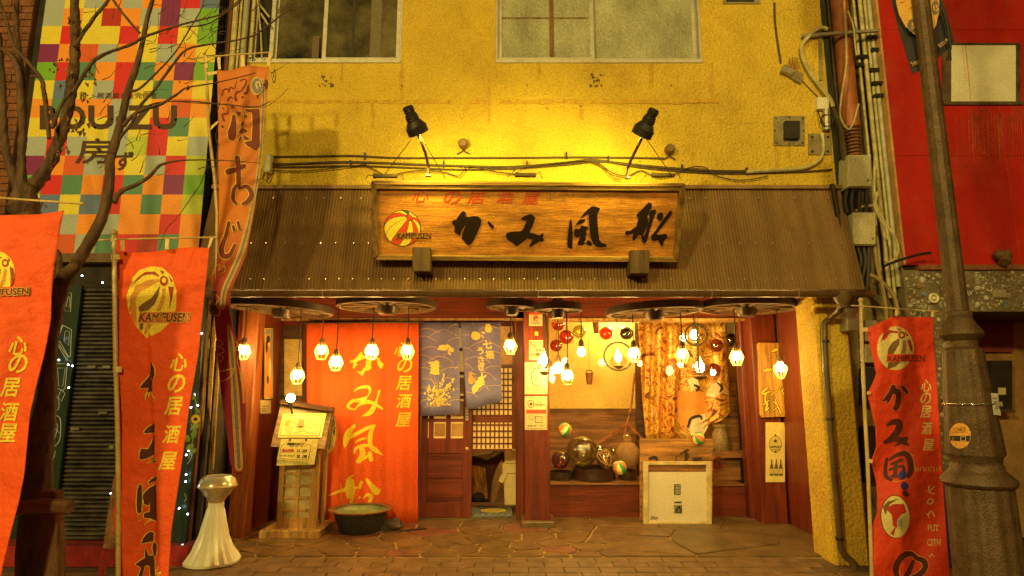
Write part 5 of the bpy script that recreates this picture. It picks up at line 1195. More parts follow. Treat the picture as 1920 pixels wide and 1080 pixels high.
print_on('rabbit_print', rab([(788, 145, 38, 36, 0), (768, 105, 12, 14, 0), (795, 105, 12, 14, 0)], []), DNo, M_nyel, n2, eps=.0032)
print_on('rabbit_print', rab([(710, 655, 32, 26, .2), (690, 700, 40, 34, .7), (655, 745, 34, 44, .5), (722, 615, 9, 32, .1), (748, 628, 9, 30, .9), (740, 705, 14, 8, .3), (640, 785, 14, 14, 0), (735, 680, 18, 10, .2)], []), DNo, M_nyel, n2, eps=.0032)
print_on('rabbit_print', rab([(612, 660, 30, 44, 0), (605, 600, 16, 24, .2), (640, 600, 30, 8, .3), (650, 660, 8, 36, .3)], []), DNo, ink('noren_orange', (.62, .34, .08)), n2, eps=.0031)
print_on('brush_writing', column('七福', [(914, 646), (918, 665)], 15, .03, -.1) + column('うさぎ', [(901, 658), (902, 675), (903, 688)], 13, .03, -.1), DNo, M_nyel, n2, eps=.0036)
b = MB(); b.tube([at(780, 605, .12), at(945, 605, .12)], .007, 8); one('noren_rod', b, M_darkwood, 'thin dark rod carrying the two indigo door cloths', 'rod')
# ================================================================ pictures on the left
t = thing('beauty_poster', 'narrow poster of a kimono lady on the left entrance wall', 'poster', Vector((-2.6, -.2, at(505, 750, 0).z)))
DL = wall_at(-2.62, 1)
def side_px(x, y, o=0): return atx(x, y, -2.62 + o)
def sideboard(x0, y0, x1, y1, m, name, par, th=.012, skew=0):
    b = MB(); q = [side_px(x0, y1, th), side_px(x1, y1 - skew, th), side_px(x1, y0 + skew, th), side_px(x0, y0, th)]
    b.hexa(q, [p + Vector((-th + .001, 0, 0)) for p in q]); return mkobj(name, b, m, par)
sideboard(495, 613, 513, 750, M_dark, 'frame', t, .02, 1)
dl = lambda x, y, o=0: side_px(x, y, .02 + o)
print_on('poster_ground', [rect(496, 615, 512, 748)], dl, ink('poster_yellow', (.62, .42, .10)), t, eps=.002)
print_on('title', [rect(498, 617, 506, 627), rect(507, 616, 511.5, 748)], dl, ink('poster_grey', (.25, .25, .2)), t, eps=.003)
print_on('figure', [[(499, 640), (503, 632), (508, 640), (507, 665), (510, 690), (511, 745), (495, 745), (497, 700), (500, 670)]], dl, ink('poster_orange', (.65, .28, .05)), t, eps=.004)
print_on('hair', [disc(503, 636, 3.5, 7), disc(500, 650, 2, 12), disc(502, 712, 2, 8)], dl, M_k, t, eps=.0045)
print_on('face', [disc(504.5, 646, 2, 4), disc(506, 690, 2.2, 20)], dl, ink('poster_skin', (.8, .62, .25)), t, eps=.005)
t = thing('paper_notice', 'yellow paper notice under the kimono lady poster', 'notice', Vector((-2.6, -.25, at(500, 776, 0).z)))
sideboard(488, 750, 508, 776, M_note, 'sheet', t, .006, 1)
print_on('lettering', lines(491, 505, (762, 766, 770), 1.2), lambda x, y, o=0: side_px(x, y, .006 + o), M_k, t, eps=.002)
# ================================================================ the menu stand
YM = -.56
t = thing('menu_stand', 'wooden menu stand with shoji panel, tilted menu sheets and a small roof', 'menu stand', at(545, 1000, -.5))
zb = .0
f0, f1 = atz(486, 1012).x, atz(600, 1012).x
b = MB(); b.box(f0, f1, -.66, -.16, .012, .085); mkobj('base', b, M_palewood, t, bevel=.006)
px0, px1 = at(517, 990, YM).x, at(593, 990, YM).x
ztop_ = at(555, 752, YM).z
pd = .24
for x, y in ((px0, YM), (px1 - .05, YM), (px0, YM + pd), (px1 - .05, YM + pd)):
    b = MB(); b.box(x, x + .05, y, y + .04, .085, ztop_ - (.36 if y == YM else .16)); mkobj('leg', b, M_palewood, t, bevel=.004)
b = MB(); b.box(px0 + .05, px1 - .05, YM + .03, YM + .035, .16, at(555, 868, YM).z)
mkobj('shoji_paper', b, mat('stand_paper', (.62, .50, .20), .8, var=.35, scale=3), t)
b = MB(); b.box(px0 + .05, px1 - .05, YM + .006, YM + .03, .085, .18); mkobj('skirt_board', b, M_palewood, t)
xm_ = (px0 + px1) / 2 - .01
b = MB(); b.box(xm_ - .016, xm_ + .016, YM + .008, YM + .029, .18, at(555, 868, YM).z); mkobj('shoji_bar', b, M_palewood, t)
b = MB(); b.box(px1 - .075, px1 - .05, YM + .008, YM + .029, .18, at(555, 868, YM).z); mkobj('shoji_bar', b, M_palewood, t)
for py in (888, 911, 934, 957, 868):
    z = at(555, py, YM).z; b = MB(); b.box(px0 + .05, px1 - .05, YM + .010, YM + .027, z - .011, z + .011); mkobj('shoji_bar', b, M_palewood, t)
# side lattice (crossed sticks)
for k in range(5):
    z = .2 + k * .13; b = MB(); b.tube([(px0 + .01, YM + .05, z), (px0 + .01, YM + .22, z + .12)], .008, 4); b.tube([(px0 + .01, YM + .05, z + .12), (px0 + .01, YM + .22, z)], .008, 4); mkobj('side_lattice', b, M_palewood, t)
# sloping head: back board, lid
hd = MB(); q = [at(507, 838, -.66), at(608, 842, -.66), at(622, 766, -.42), at(527, 752, -.42)]
hd.slab(q, (0.0, .035, -.0)); mkobj('desk_board', hd, wood('desk_wood', (.30, .18, .06), .5, axis=0, var=.4), t, bevel=.004)
b = MB(); q2 = [at(504, 752, -.44), at(622, 772, -.44), at(621, 762, -.44), at(527, 748, -.44)]; q2 = [at(524, 757, -.50), at(622, 772, -.50), at(622, 764, -.40), at(526, 749, -.40)]
b.slab(q2, (0, .12, .0)); mkobj('roof_board', b, M_darkwood, t, bevel=.003)
b = MB(); b.slab([at(606, 842, -.655), at(616, 842, -.6), at(625, 768, -.4), at(617, 766, -.43)], (0, .05, 0)); mkobj('side_board', b, M_darkwood, t)
# sheet planes
hp0 = at(507, 838, -.66); hn = (at(608, 842, -.66) - hp0).cross(at(527, 752, -.42) - hp0).normalized()
if hn.y > 0: hn = -hn
def DH(px, py, off=0.0):
    dd = ray(px, py); return CAM + dd * ((hp0 - CAM).dot(hn) / dd.dot(hn)) + hn * (off + .004)
b = MB(); q = [(521, 821), (603, 821), (612, 776), (531, 777)]; b.slab([DH(x, y, .006) for x, y in q], -hn * .005); ms = mkobj('menu_sheet', b, ink('menu_yellow', (.80, .68, .20), .4), t)
def skew(x, y): return (x + (821 - y) * .21, y)
def sh(polys): return [[skew(x, y) for x, y in p] for p in polys]
DHs = lambda x, y, o=0: DH(x, y, o + .006)
print_on('border', sh([rect(524, 779, 599, 780.5), rect(524, 817, 599, 818.8), rect(524, 780.5, 525.6, 817), rect(597.4, 780.5, 599, 817)]), DHs, ink('menu_orange', (.75, .30, .04)), t, eps=.002)
print_on('menu_text', sh(lines(528, 595, (784, 787, 790, 793.5, 797, 801, 804, 807.5, 811, 814), 1.3, 9, .4) + [rect(556, 788, 565, 801)]), DHs, ink('menu_brown', (.45, .30, .08)), t, eps=.0022)
print_on('menu_block', sh([rect(554, 788, 565, 802)]), DHs, ink('menu_grey', (.28, .25, .2)), t, eps=.003); print_on('menu_block', sh([rect(529, 789, 539, 800)]), DHs, ink('menu_amber', (.75, .42, .05)), t, eps=.003)
b = MB(); YH = -.675
b.slab([at(518, 873, YH - .01), at(589, 871, YH - .01), at(597, 823, YH), at(527, 823, YH)], (0, .003, 0)); mkobj('hours_card', b, ink('card_backing', (.80, .68, .22), .4), t)
b = MB(); b.slab([at(519, 862, YH - .022), at(577, 866, YH - .022), at(585, 824, YH - .006), at(527, 824, YH - .006)], (0, .002, 0)); mkobj('hours_sheet', b, ink('menu_yellow', (.80, .68, .20), .4), t)
def DQ(px, py, off=0.0): return at(px, py, YH - .023 + (863 - py) / 40 * .016 - off)
sl = lambda x, y: (x + (862 - y) * .14, y)
print_on('hours_text', [text('営業時間のお知らせ', 554, 832.5, 5, .03, w=31, shear=.1), text('開店時間', 540, 844.5, 5, .03, w=21, shear=.1)] + lines(538, 573, (837,), 1.2, 4), DQ, M_k, t, eps=.0025)
print_on('hours_text', [text('閉店時間', 540, 844.5, 5.2, .04, w=21, shear=.1)], DQ, M_r, t, eps=.0045)
print_on('hours_text', [text('23', 559.5, 845, 4.8, .03, w=6, shear=.1), text(':00', 571, 845.2, 4.8, .03, w=9, shear=.1), text('オーダーストップ', 539, 854.5, 4.5, .03, w=27, shear=.1), text('22', 559.5, 855.4, 4.8, .05, w=6, shear=.1), text(':30', 571, 855.8, 4.8, .05, w=9, shear=.1)], DQ, M_k, t, eps=.0025)
rr = [(527, 833), (536, 832)], [(575, 833), (580, 834), (583, 838), (578, 858), (572, 862), (530, 860), (524, 857), (525, 850), (528, 836), (534, 832.5)]
print_on('hours_frame', [stroke([(x, y, .6) for x, y in rr[1]], 3, False)], DQ, M_k, t, eps=.0025)
for px in (544, 574): 
    b = MB(); b.ball(at(px, 824.5, YH - .012), .012, 10); mkobj('magnet', b, mat('blue_black_magnet', (.03, .03, .06), .3), t, smooth=True)
# bulb on the stand
c = at(545, 746, -.60); k = ppm(545, 746, -.6)
b = MB(); b.ball(c, 8 * k, 14); mkobj('bulb', b, glow('stand_bulb', (1, .66, .18), 90), t, smooth=True)
b = MB(); b.lathe([(4 * k, -16 * k), (4.5 * k, -14 * k), (4.5 * k, -7 * k)], c, 10); b.tube([c + Vector((0, 0, -14 * k)), at(548, 775, -.5)], 2 * k, 6); mkobj('bulb_holder', b, M_black, t)
# round fan behind the stand
t = thing('paper_fan', 'big round yellow paper fan with writing behind the menu stand', 'fan', at(615, 852, -.3))
fan = [(605, 855), (617, 851), (626, 840), (630, 825), (631, 800), (629, 783), (622, 772), (618, 772), (612, 800)]
b = MB(); b.prism([at(x, y, -.3) for x, y in fan], (0, .006, 0)); mkobj('leaf', b, mat('fan_paper', (.75, .58, .12), .6, var=.1), t)
print_on('writing', [stroke([(625, 785, 1), (627, 792, 2), (626, 800, 1)]), stroke([(624, 795, 1), (629, 804, 2)]), stroke([(626, 806, 1.5), (628, 815, 1)])] + frame_px(625, 806, 628, 814, .7), plane_at(-.3), M_k, t)
b = MB(); b.tube([at(605, 855, -.305), at(618, 852, -.305), at(627, 840, -.305), at(631, 822, -.305), at(631, 800, -.305), at(629, 783, -.305), at(621, 771, -.305)], .004, 5); mkobj('rim', b, M_brownwood, t)
# pot and stone
t = thing('stone_pot', 'wide black rough pot with a green glazed inside and a brown rim', 'pot', at(672, 1007, -.3))
c = Vector((at(671, 1003, -.42).x, -.34, 0.012)); k = ppm(671, 980, -.34)
zr = (at(671, 955, -.34).z)
b = MB(); b.lathe([(.18, 0), (.195, .01), (.27, zr * .93)], c, 40, cap=False); mkobj('bowl', b, mat('black_rough_stone', (.045, .04, .035), .8, var=.5, scale=40, bump=1.2, bscale=90), t, smooth=True)
b = MB(); b.lathe([(.26, zr * .86), (.305, zr * .93), (.316, zr * .97), (.316, zr), (.30, zr * 1.015), (.26, zr * .965)], c, 48, flute=24, fl=.006, cap=False); mkobj('rim', b, mat('brown_glaze', (.26, .12, .04), .45, var=.4, scale=30, bump=.5), t, smooth=True)
b = MB(); b.lathe([(.275, zr * .97), (.25, zr * .75), (.15, zr * .6), (.01, zr * .57)], c, 40, cap=False); mkobj('inside', b, mat('green_glaze', (.30, .36, .16), .35, var=.25, scale=8, bump=.3), t, smooth=True)
bm = bmesh.new(); bmesh.ops.create_icosphere(bm, subdivisions=3, radius=1)
for v in bm.verts:
    n_ = .12 * math.sin(v.co.x * 4 + 1) * math.cos(v.co.y * 5) + .10 * math.sin(v.co.z * 6 + v.co.x * 3); v.co *= 1 + n_
b = MB(); pc = atz(733, 996); b.add([(pc.x + v.co.x * .115 + v.co.z * .03, pc.y + v.co.y * .08, max(.008, .055 + v.co.z * .07)) for v in bm.verts], [tuple(v.index for v in f.verts) for f in bm.faces]); bm.free()
one('rock', b, mat('dark_rock', (.09, .06, .045), .8, var=.4, bump=.9, bscale=30), 'dark rounded stone on the floor beside the black pot', 'stone')
b = MB(); b.tube([atz(750, 996, .02), atz(775, 993, .02), atz(800, 991, .02)], .008, 6); one('floor_cable', b, M_black, 'short black cable on the floor at the foot of the red curtain', 'cable')
# fluted white ash tray pillar
t = thing('ashtray_pillar', 'white fluted trumpet shaped stand with a steel ashtray top', 'ashtray', Vector((at(397, 1055, -1.45).x, -1.45, 0)))
c = Vector((at(397, 1055, -1.45).x, -1.45, 0)); zt_ = at(405, 942, -1.45).z
M_fl = mat('white_fluted_plastic', (.85, .82, .66), .3, var=.04, scale=3, dirt=(.66, .58, .4), dscale=3, grain=.08)
pr_ = [(.195, 0), (.213, .015), (.213, .035), (.185, .075), (.145, .14), (.112, .22), (.09, .32), (.068, .42), (.058, zt_ - .03), (.06, zt_)]
b = MB(); b.lathe(pr_[:3], c, 72); b.lathe(pr_[2:], c, 72, flute=18, fl=.045); mkobj('stem', b, M_fl, t, smooth=True)
M_bowl = mat('brass_bowl', (.66, .52, .30), .35, metal=.2, var=.3, scale=12)
b = MB(); b.lathe([(.055, zt_), (.085, zt_ + .05), (.10, zt_ + .06), (.12, zt_ + .10), (.135, zt_ + .115), (.15, zt_ + .125), (.155, zt_ + .135), (.148, zt_ + .15)], c, 40); mkobj('bowl', b, M_bowl, t, smooth=True)
b = MB(); b.lathe([(.148, zt_ + .15), (.135, zt_ + .19), (.10, zt_ + .215), (.085, zt_ + .21), (.08, zt_ + .18), (.01, zt_ + .175)], c, 40, cap=False); mkobj('hood', b, mat('polished_steel', (.78, .70, .5), .18, metal=.55, var=.1), t, smooth=True)
for k_ in range(5):
    b = MB(); y = -1.45 - .06 + k_ * .03; b.tube([(c.x - .075, y, zt_ + .205), (c.x + .075, y, zt_ + .205)], .006, 6); mkobj('grate_bar', b, M_metal, t)
# ================================================================ building on the left: chequered hoarding, shutter, green boards
YL = -1.42
lb = thing('left_building', 'neighbouring shop front with a chequered colour hoarding above a dark roller shutter', 'building', (-4.2, YL, 0))
lx0, lx1 = at(22, 470, YL).x, at(372, 470, YL).x
zc_b = at(200, 477, YL).z
pal = {'g': (.36, .40, .38), 'o': (.82, .27, .02), 'y': (.72, .58, .05), 'r': (.62, .012, .02), 'R': (.62, .09, .02), 'p': (.20, .012, .12), 'k': (.08, .22, .13), 'G': (.16, .38, .03), 'b': (.11, .17, .34), 'l': (.46, .52, .05), 'd': (.42, .02, .01)}
pm = {k: mat('hoarding_' + n, pal[k], .55, var=.05, scale=5) for k, n in zip('goyrRpkGbld', ('grey', 'orange', 'yellow', 'crimson', 'tomato', 'purple', 'sea_green', 'green', 'blue', 'lime', 'dark_red'))}
rows = ['bgoydogpgG', 'yyryyryryG', 'gpoRgoygoy', 'yGrkorkopG', 'oybygryKoy', 'ookoogyoRo', 'yyoyygyrky', 'ogrgyglryg', 'ypoRgoygrl', 'yGrkorkopG', 'rybybrokol', 'googogooro', 'rogRgkrdko']
rows = [r.replace('K', 'k') for r in rows]
cell = 39.0 * ppm(200, 300, YL) * .985
W_ = lx1 - lx0; nc = 9; cw = W_ / nc
hb = MB(); keys = list(pm.keys()); nr = 16
ch_ = cw * 1.0
for j in range(nr):
    for i in range(nc):
        jj = len(rows) - 1 - j
        c3 = rows[jj][i + 1] if jj >= 0 else rnd.choice('goyrRpkGb')
        hb.add([(lx0 + i * cw, YL, zc_b + j * ch_), (lx0 + (i + 1) * cw, YL, zc_b + j * ch_), (lx0 + (i + 1) * cw, YL, zc_b + (j + 1) * ch_), (lx0 + i * cw, YL, zc_b + (j + 1) * ch_)], [(0, 1, 2, 3)], keys.index(c3))
mkobj('chequered_hoarding', hb, [pm[k] for k in keys], lb)
b = MB(); b.box(lx0, lx1, YL + .003, YL + .12, zc_b, zc_b + nr * ch_); mkobj('hoarding_back', b, M_dark, lb)
DH2 = plane_at(YL)
M_sgn = ink('dark_hoarding_print', (.07, .03, .02))
print_on('lettering', [text('居酒屋＆全完個室', 238, 179, 11, .01, w=112), text('和', 155, 178, 12, .01), rect(172, 178, 176, 179)], DH2, M_sgn, lb)
for ch, x0, x1 in (('B', 75, 107), ('O', 113, 160), ('U', 166, 212), ('Z', 240, 284), ('U', 287, 331)):
    print_on('big_letter', [text(ch, (x0 + x1) / 2, 220, 41, .035, w=x1 - x0 - 3)], DH2, M_sgn, lb, eps=.004)
print_on('big_letter', [rect(217, 219, 238, 227)], DH2, M_sgn, lb, eps=.004)
print_on('brush_character', [text('房', 178, 283, 46, .02, .15, w=66)], DH2, M_sgn, lb, eps=.004)
print_on('brush_character', [text('ず', 232, 302, 34, .025, .12)], DH2, M_sgn, lb, eps=.004)
# dark fascia, shutter with separate slats, step
b = MB(); b.box(lx0, lx1 + .02, YL - .05, YL + .1, zc_b - .08, zc_b); mkobj('fascia', b, mat('fascia_brown', (.14, .08, .03), .6), lb)
b = MB(); b.box(lx0, lx1 + .02, YL + .05, YL + .15, at(200, 536, YL).z, zc_b - .08); mkobj('fascia_recess', b, M_dark, lb)
shx0, shx1 = at(108, 900, YL).x, at(352, 900, YL).x; zst = .16; zs1 = at(200, 536, YL).z
sh_ = MB(); sh_.box(shx0 - .1, shx1 + .1, YL + .06, YL + .1, 0, zs1); shut = mkobj('roller_shutter', sh_, M_dark, lb)
M_slat = mat('grimy_shutter_slat', (.085, .072, .058), .6, metal=.2, var=.75, scale=3, stretch=(1, 1, 4), bump=.6, bscale=30, dirt=(.15, .11, .08), dscale=7)
z = zst + .005; i = 0
while z < zs1 - .02:
    b = MB(); h = .036; b.add([(shx0, YL + .045, z), (shx1, YL + .045, z), (shx1, YL + .022, z + h * .35), (shx0, YL + .022, z + h * .35), (shx1, YL + .022, z + h * .75), (shx0, YL + .022, z + h * .75), (shx1, YL + .05, z + h - .003), (shx0, YL + .05, z + h - .003)], [(0, 1, 2, 3), (3, 2, 4, 5), (5, 4, 6, 7)]); mkobj('shutter_slat', b, M_slat, shut); z += h; i += 1
for x, y in ((171, 688), (199, 688), (192, 774), (140, 804)):
    p = at(x, y, YL); b = MB(); b.box(p.x - .035, p.x + .035, YL + .0, YL + .021, p.z - .012, p.z + .012); mkobj('shutter_label', b, mat('worn_label', (.2, .17, .13), .7, var=.4), shut)
b = MB(); b.box(-6, shx1 + .12, -1.56, YL + .1, 0, zst); mkobj('step', b, mat('red_carpet_step', (.30, .015, .015), .9, var=.35, bump=.6, bscale=90), lb, bevel=.005)
M_green = mat('green_board', (.007, .028, .019), .4, var=.3, scale=4)
M_chalk = ink('pale_outline_print', (.40, .42, .38))
gx_a, gx_b = at(60, 700, YL - .03).x, at(134, 700, YL - .03).x
b = MB(); b.box(gx_a, gx_b, YL - .03, YL + .0, .2, zs1); gb1 = mkobj('green_board', b, M_green, lb)
DG = plane_at(YL - .03)
def ol(ps, w=1.3): return [stroke([(x, y, w) for x, y in ps + [ps[0]]], 1, False)]
def rot_letter(pts_): return ol(pts_)
its = ol([(126, 548), (134, 550), (132, 585), (120, 582)]) + ol([(128, 556), (131, 557), (130, 576), (124, 575)], 1)
its += [stroke([(105, 584, 1.3), (115, 586, 1.3), (118, 600, 1.3), (114, 616, 1.3), (104, 620, 1.3)])] + [stroke([(106, 592, 1.2), (111, 600, 1.2), (106, 612, 1.2)])]
its += ol([(118, 610), (134, 618), (132, 668), (128, 670), (106, 640), (108, 636)]) + ol([(126, 620), (130, 622), (129, 648), (120, 640), (122, 622)], 1)
its += ol([(104, 640), (112, 640), (128, 668), (126, 676)])
its += ol([(106, 682), (126, 682), (122, 728), (118, 732), (106, 728)]) + ol([(108, 690), (122, 690), (118, 724), (110, 724)], 1)
its += ol([(115, 730), (122, 738), (115, 752), (109, 744)]) + [stroke([(104, 740, 1.2), (110, 750, 1.2), (110, 766, 1.2), (104, 770, 1.2)])]
its += [stroke([(104, 778, 1.4), (112, 784, 1.4), (114, 800, 1.4), (112, 824, 1.4), (104, 836, 1.4)]), stroke([(102, 786, 1.2), (108, 800, 1.2), (102, 824, 1.2)]), stroke([(100, 800, 1), (112, 812, 1)]), stroke([(104, 846, 1.2), (100, 860, 1.2), (96, 866, 1.2)])]
print_on('outline_lettering', its, DG, M_chalk, gb1, eps=.003)
g2a, g2b = at(318, 900, YL - .04).x, at(357, 900, YL - .04).x
b = MB(); b.box(g2a, g2b, YL - .04, YL - .0, at(340, 1026, YL - .04).z, zs1 + .05); gb2 = mkobj('green_board', b, M_green, lb)
print_on('outline_lettering', [stroke([(351, 870, 1.2), (357, 862, 1.2), (360, 852, 1.2), (355, 848, 1.2)]), stroke([(346, 925, 1.2), (349, 935, 1.2), (345, 940, 1)]), stroke([(354, 790, 1), (360, 800, 1), (356, 808, 1)])], plane_at(YL - .04), M_chalk, gb2, eps=.003)
# fairy lights on the boards
M_led = glow('cold_white_led', (.75, .9, 1.0), 22)
leds = [(108, 633), (110, 675), (128, 684), (136, 686), (129, 727), (154, 517), (192, 530), (208, 925), (378, 625), (371, 760), (358, 764), (354, 845), (349, 853), (349, 890), (348, 903), (336, 953), (352, 964), (342, 1022), (363, 805), (226, 602), (365, 740)]
t = thing('fairy_lights', 'string of tiny cold white star lights around the green boards and the shutter', 'fairy lights', at(130, 720, YL - .08))
for x, y in leds: b = MB(); b.ball(at(x, y, YL - .08), .0065, 8); mkobj('led', b, M_led, t)
b = MB(); b.tube([at(x, y, YL - .075) for x, y in ((115, 496), (135, 512), (150, 518), (175, 522), (192, 528), (210, 520))], .003, 5); b.tube([at(x, y, YL - .07) for x, y in ((378, 625), (371, 760), (358, 764), (354, 845), (349, 853), (348, 903), (352, 964), (336, 953), (342, 1022))], .003, 5); b.tube([at(x, y, YL - .07) for x, y in ((108, 633), (110, 675), (128, 684), (136, 686), (129, 727), (112, 760))], .003, 5); mkobj('wire', b, M_black, t)
t = thing('sunflower_garland', 'artificial garland with a yellow sunflower and green leaves beside the orange banner', 'garland', at(366, 790, YL - .1))
c = at(367, 786, YL - .12); k = ppm(367, 786, YL)
for i in range(14):
    a = 2 * math.pi * i / 14; dv = Vector((math.cos(a), 0, math.sin(a))); sd_ = Vector((-math.sin(a), 0, math.cos(a)))
    b = MB(); b.prism([c + dv * 3 * k, c + dv * 6 * k + sd_ * 1.6 * k, c + dv * 9.5 * k, c + dv * 6 * k - sd_ * 1.6 * k], (0, -.004, 0)); mkobj('petal', b, M_yel, t)
b = MB(); b.ball(c, 3.6 * k, 10, sc=(1, .4, 1)); mkobj('flower_heart', b, M_k, t)
M_leaf = mat('plastic_leaf', (.22, .36, .04), .5, var=.3)
for x, y, s_, a in ((366, 800, 8, .3), (364, 813, 9, 1.2), (352, 822, 8, 2.0), (357, 838, 8, .4), (364, 845, 6, 1.0), (209, 838, 5, .2), (363, 745, 5, 1.4), (370, 770, 6, 2.2)):
    c = at(x, y, YL - .11); dv = Vector((math.cos(a), 0, math.sin(a))); sd_ = Vector((-math.sin(a), .3, math.cos(a)))
    b = MB(); b.prism([c - dv * s_ * k, c - dv * s_ * .4 * k + sd_ * s_ * .7 * k, c + dv * s_ * .5 * k + sd_ * s_ * .5 * k, c + dv * s_ * k, c + dv * s_ * .5 * k - sd_ * s_ * .5 * k, c - dv * s_ * .4 * k - sd_ * s_ * .7 * k], (0, -.003, 0)); mkobj('leaf', b, M_leaf, t)
b = MB(); b.tube([at(x, y, YL - .09) for x, y in ((364, 735), (368, 760), (366, 800), (360, 830), (354, 860))], .004, 5); mkobj('stem', b, M_leaf, t)
# brick pier at the far left with single bricks
bk = MB(); bx1 = lx0 - .06; bk.box(-7, bx1, YL - .05, YL + 3, 0, 6.5)
bt = thing('brick_building', 'brown brick pier at the far left edge behind the bare tree', 'building', (bx1 - .5, YL, 0))
mkobj('wall', bk, mat('dark_mortar', (.08, .03, .015), .9, bump=.5), bt)
z = 2.6; r_ = 0; nb = 0
while z < 5.0:
    x = bx1
    x -= 0 if r_ % 2 else -.0
    first = .11 if r_ % 2 else .21
    while x > -4.75:
        w_ = first; first = .21
        b = MB(); b.box(x - w_ + .008, x - .002, YL - .062 + rnd.uniform(-.003, .002), YL - .045, z, z + .062); mkobj('brick', b, M_brick, bt); x -= w_; nb += 1
    z += .07; r_ += 1
b = MB(); b.box(bx1 + .004, lx0 - .002, YL + .0, YL + .5, 0, 6.5); mkobj('dark_strip', b, M_dark, lb)
b = MB(); b.box(-7, -6.9, -1, 3, 0, 6.5); b.box(lx0, lx1, YL + .16, 3, 0, 6.5); mkobj('building_body', b, M_dark, lb)

# ================================================================ gap between the left building and the restaurant
gp = thing('gap_cladding', 'dark ribbed cladding in the gap left of the yellow building', 'cladding', (at(400, 600, -1.3).x, -1.3, 0))
gxa, gxb = lx1 + .02, XL - .0
b = MB(); b.box(gxa, gxb + .0, -1.28, -1.2, 0, 6.5); mkobj('back_panel', b, mat('dark_cladding', (.07, .045, .02), .6, var=.4, scale=3, stretch=(8, 8, .5)), gp)
for i, x in enumerate([gxa + .015 + .045 * k_ for k_ in range(int((gxb - gxa) / .045))]):
    b = MB(); b.box(x, x + .02, -1.31, -1.281, 0, 6.5); mkobj('rib', b, mat('dark_cladding', (.07, .045, .02)), gp)
def vpipe(px, r, m, label, Y=YF - .06, z0_=2.0, z1_=6.0, group='vertical pipes in the building gaps', py=100, name='vertical_pipe'):
    x = at(px, py, Y).x; b = MB(); b.tube([(x, Y, z0_), (x, Y, z1_)], r, 10); return one(name, b, m, label, 'pipe', group, smooth=True)
vpipe(428, .025, mat('dark_red_pipe', (.12, .03, .015), .5), 'dark red pipe at the left edge of the gap, above the tall fish banner', Y=-1.4, z0_=0)
vpipe(437, .022, M_pipe, 'pale pipe right of the dark red one, above the tall fish banner', z0_=3.2)
vpipe(446, .012, M_pipe, 'thin pale pipe beside the widest pale pipe on the left', z0_=3.2)
vpipe(456, .028, mat('grey_pipe', (.36, .32, .2), .5, var=.3), 'widest grey pipe left of the dark upstairs window', z0_=4.0)
vpipe(470, .016, M_pipe, 'pale pipe nearest the dark upstairs window', z0_=4.4)
b = MB(); b.tube([at(483, 0, YF - .05), at(489, 60, YF - .05), at(491, 108, YF - .05)], .008, 6); one('vertical_pipe', b, M_pipe, 'thin leaning pale rod in front of the dark upstairs window', 'pipe', 'vertical pipes in the building gaps')
b = MB(); b.tube([at(486, 8, YF - .03), at(505, 32, YF - .03)], .01, 6); b.tube([at(489, 25, YF - .03), at(503, 47, YF - .03)], .01, 6); one('window_brace', b, M_pipe, 'short slanting braces in the left corner of the dark window', 'brace')
# poles and planks leaning by the left pier
for (p, q, r, lab) in (((395, 560), (365, 1000), .014, 'thin bamboo pole leaning left of the maroon banner tail'), ((405, 570), (383, 900), .018, 'thick bamboo pole leaning behind the ashtray stand'), ((413, 600), (398, 880), .013, 'bamboo pole nearest the maroon banner tail')):
    b = MB(); a = at(*p, -1.55); c = at(*q, -1.2); b.tube([a, (a + c) / 2, c], r, 10)
    for f in (.2, .45, .7, .9): m_ = a.lerp(c, f); b.ball(m_, r * 1.25, 10, sc=(1, 1, .5))
    one('bamboo_pole', b, mat('bamboo', (.50, .30, .07), .45, var=.35, scale=5), lab, 'pole', 'bamboo poles by the left pier', smooth=True)
b = MB(); b.slab([at(350, 1026, -.97), at(376, 1024, -.97), at(402, 560, -.97), at(384, 560, -.97)], (0, .03, 0)); one('upright_plank', b, wood('tan_plank', (.36, .19, .055), .6, axis=2, var=.4), 'tall tan plank standing behind the ashtray stand', 'plank', bevel=.004)

# ================================================================ gap on the right: pipes and boxes
rg_t = thing('gap_cladding', 'olive stained back wall in the gap between the yellow and the red building', 'cladding', (3.1, -1.2, 0))
rx0, rx1 = XR, at(1652, 20, -1.42).x
b = MB(); b.box(rx0, rx1 + .02, -1.25, -1.15, 0, 6.5); mkobj('back_panel', b, mat('olive_grime', (.24, .18, .06), .8, var=.6, scale=4, stretch=(3, 3, .7), bump=.6, bscale=20), rg_t)
b = MB(); b.box(rx0 + .001, rx0 + .05, -1.5, -1.25, 2.9, 6.5); mkobj('dark_edge', b, mat('green_black_edge', (.035, .04, .02), .8, var=.4), rg_t)
xo = at(1583, 100, -1.42).x
t = thing('drain_pipe', 'thick orange drain pipe with a ribbed sleeve in the right hand gap', 'pipe', (xo, -1.42, 2.9))
b = MB(); b.tube([(xo, -1.42, at(1590, 240, -1.42).z), (xo, -1.42, 6.2)], .075, 20); mkobj('pipe', b, mat('orange_pipe', (.42, .12, .03), .6, var=.35, scale=6, dirt=(.2, .07, .02), dscale=4), t, smooth=True)
for k_ in range(9):
    z_ = at(1592, 240 + 6.5 * k_, -1.42).z; b = MB(); b.ring((xo, -1.42, z_), .058, .012, 20, 8); mkobj('sleeve_rib', b, mat('brown_sleeve', (.22, .08, .03), .6), t, smooth=True)
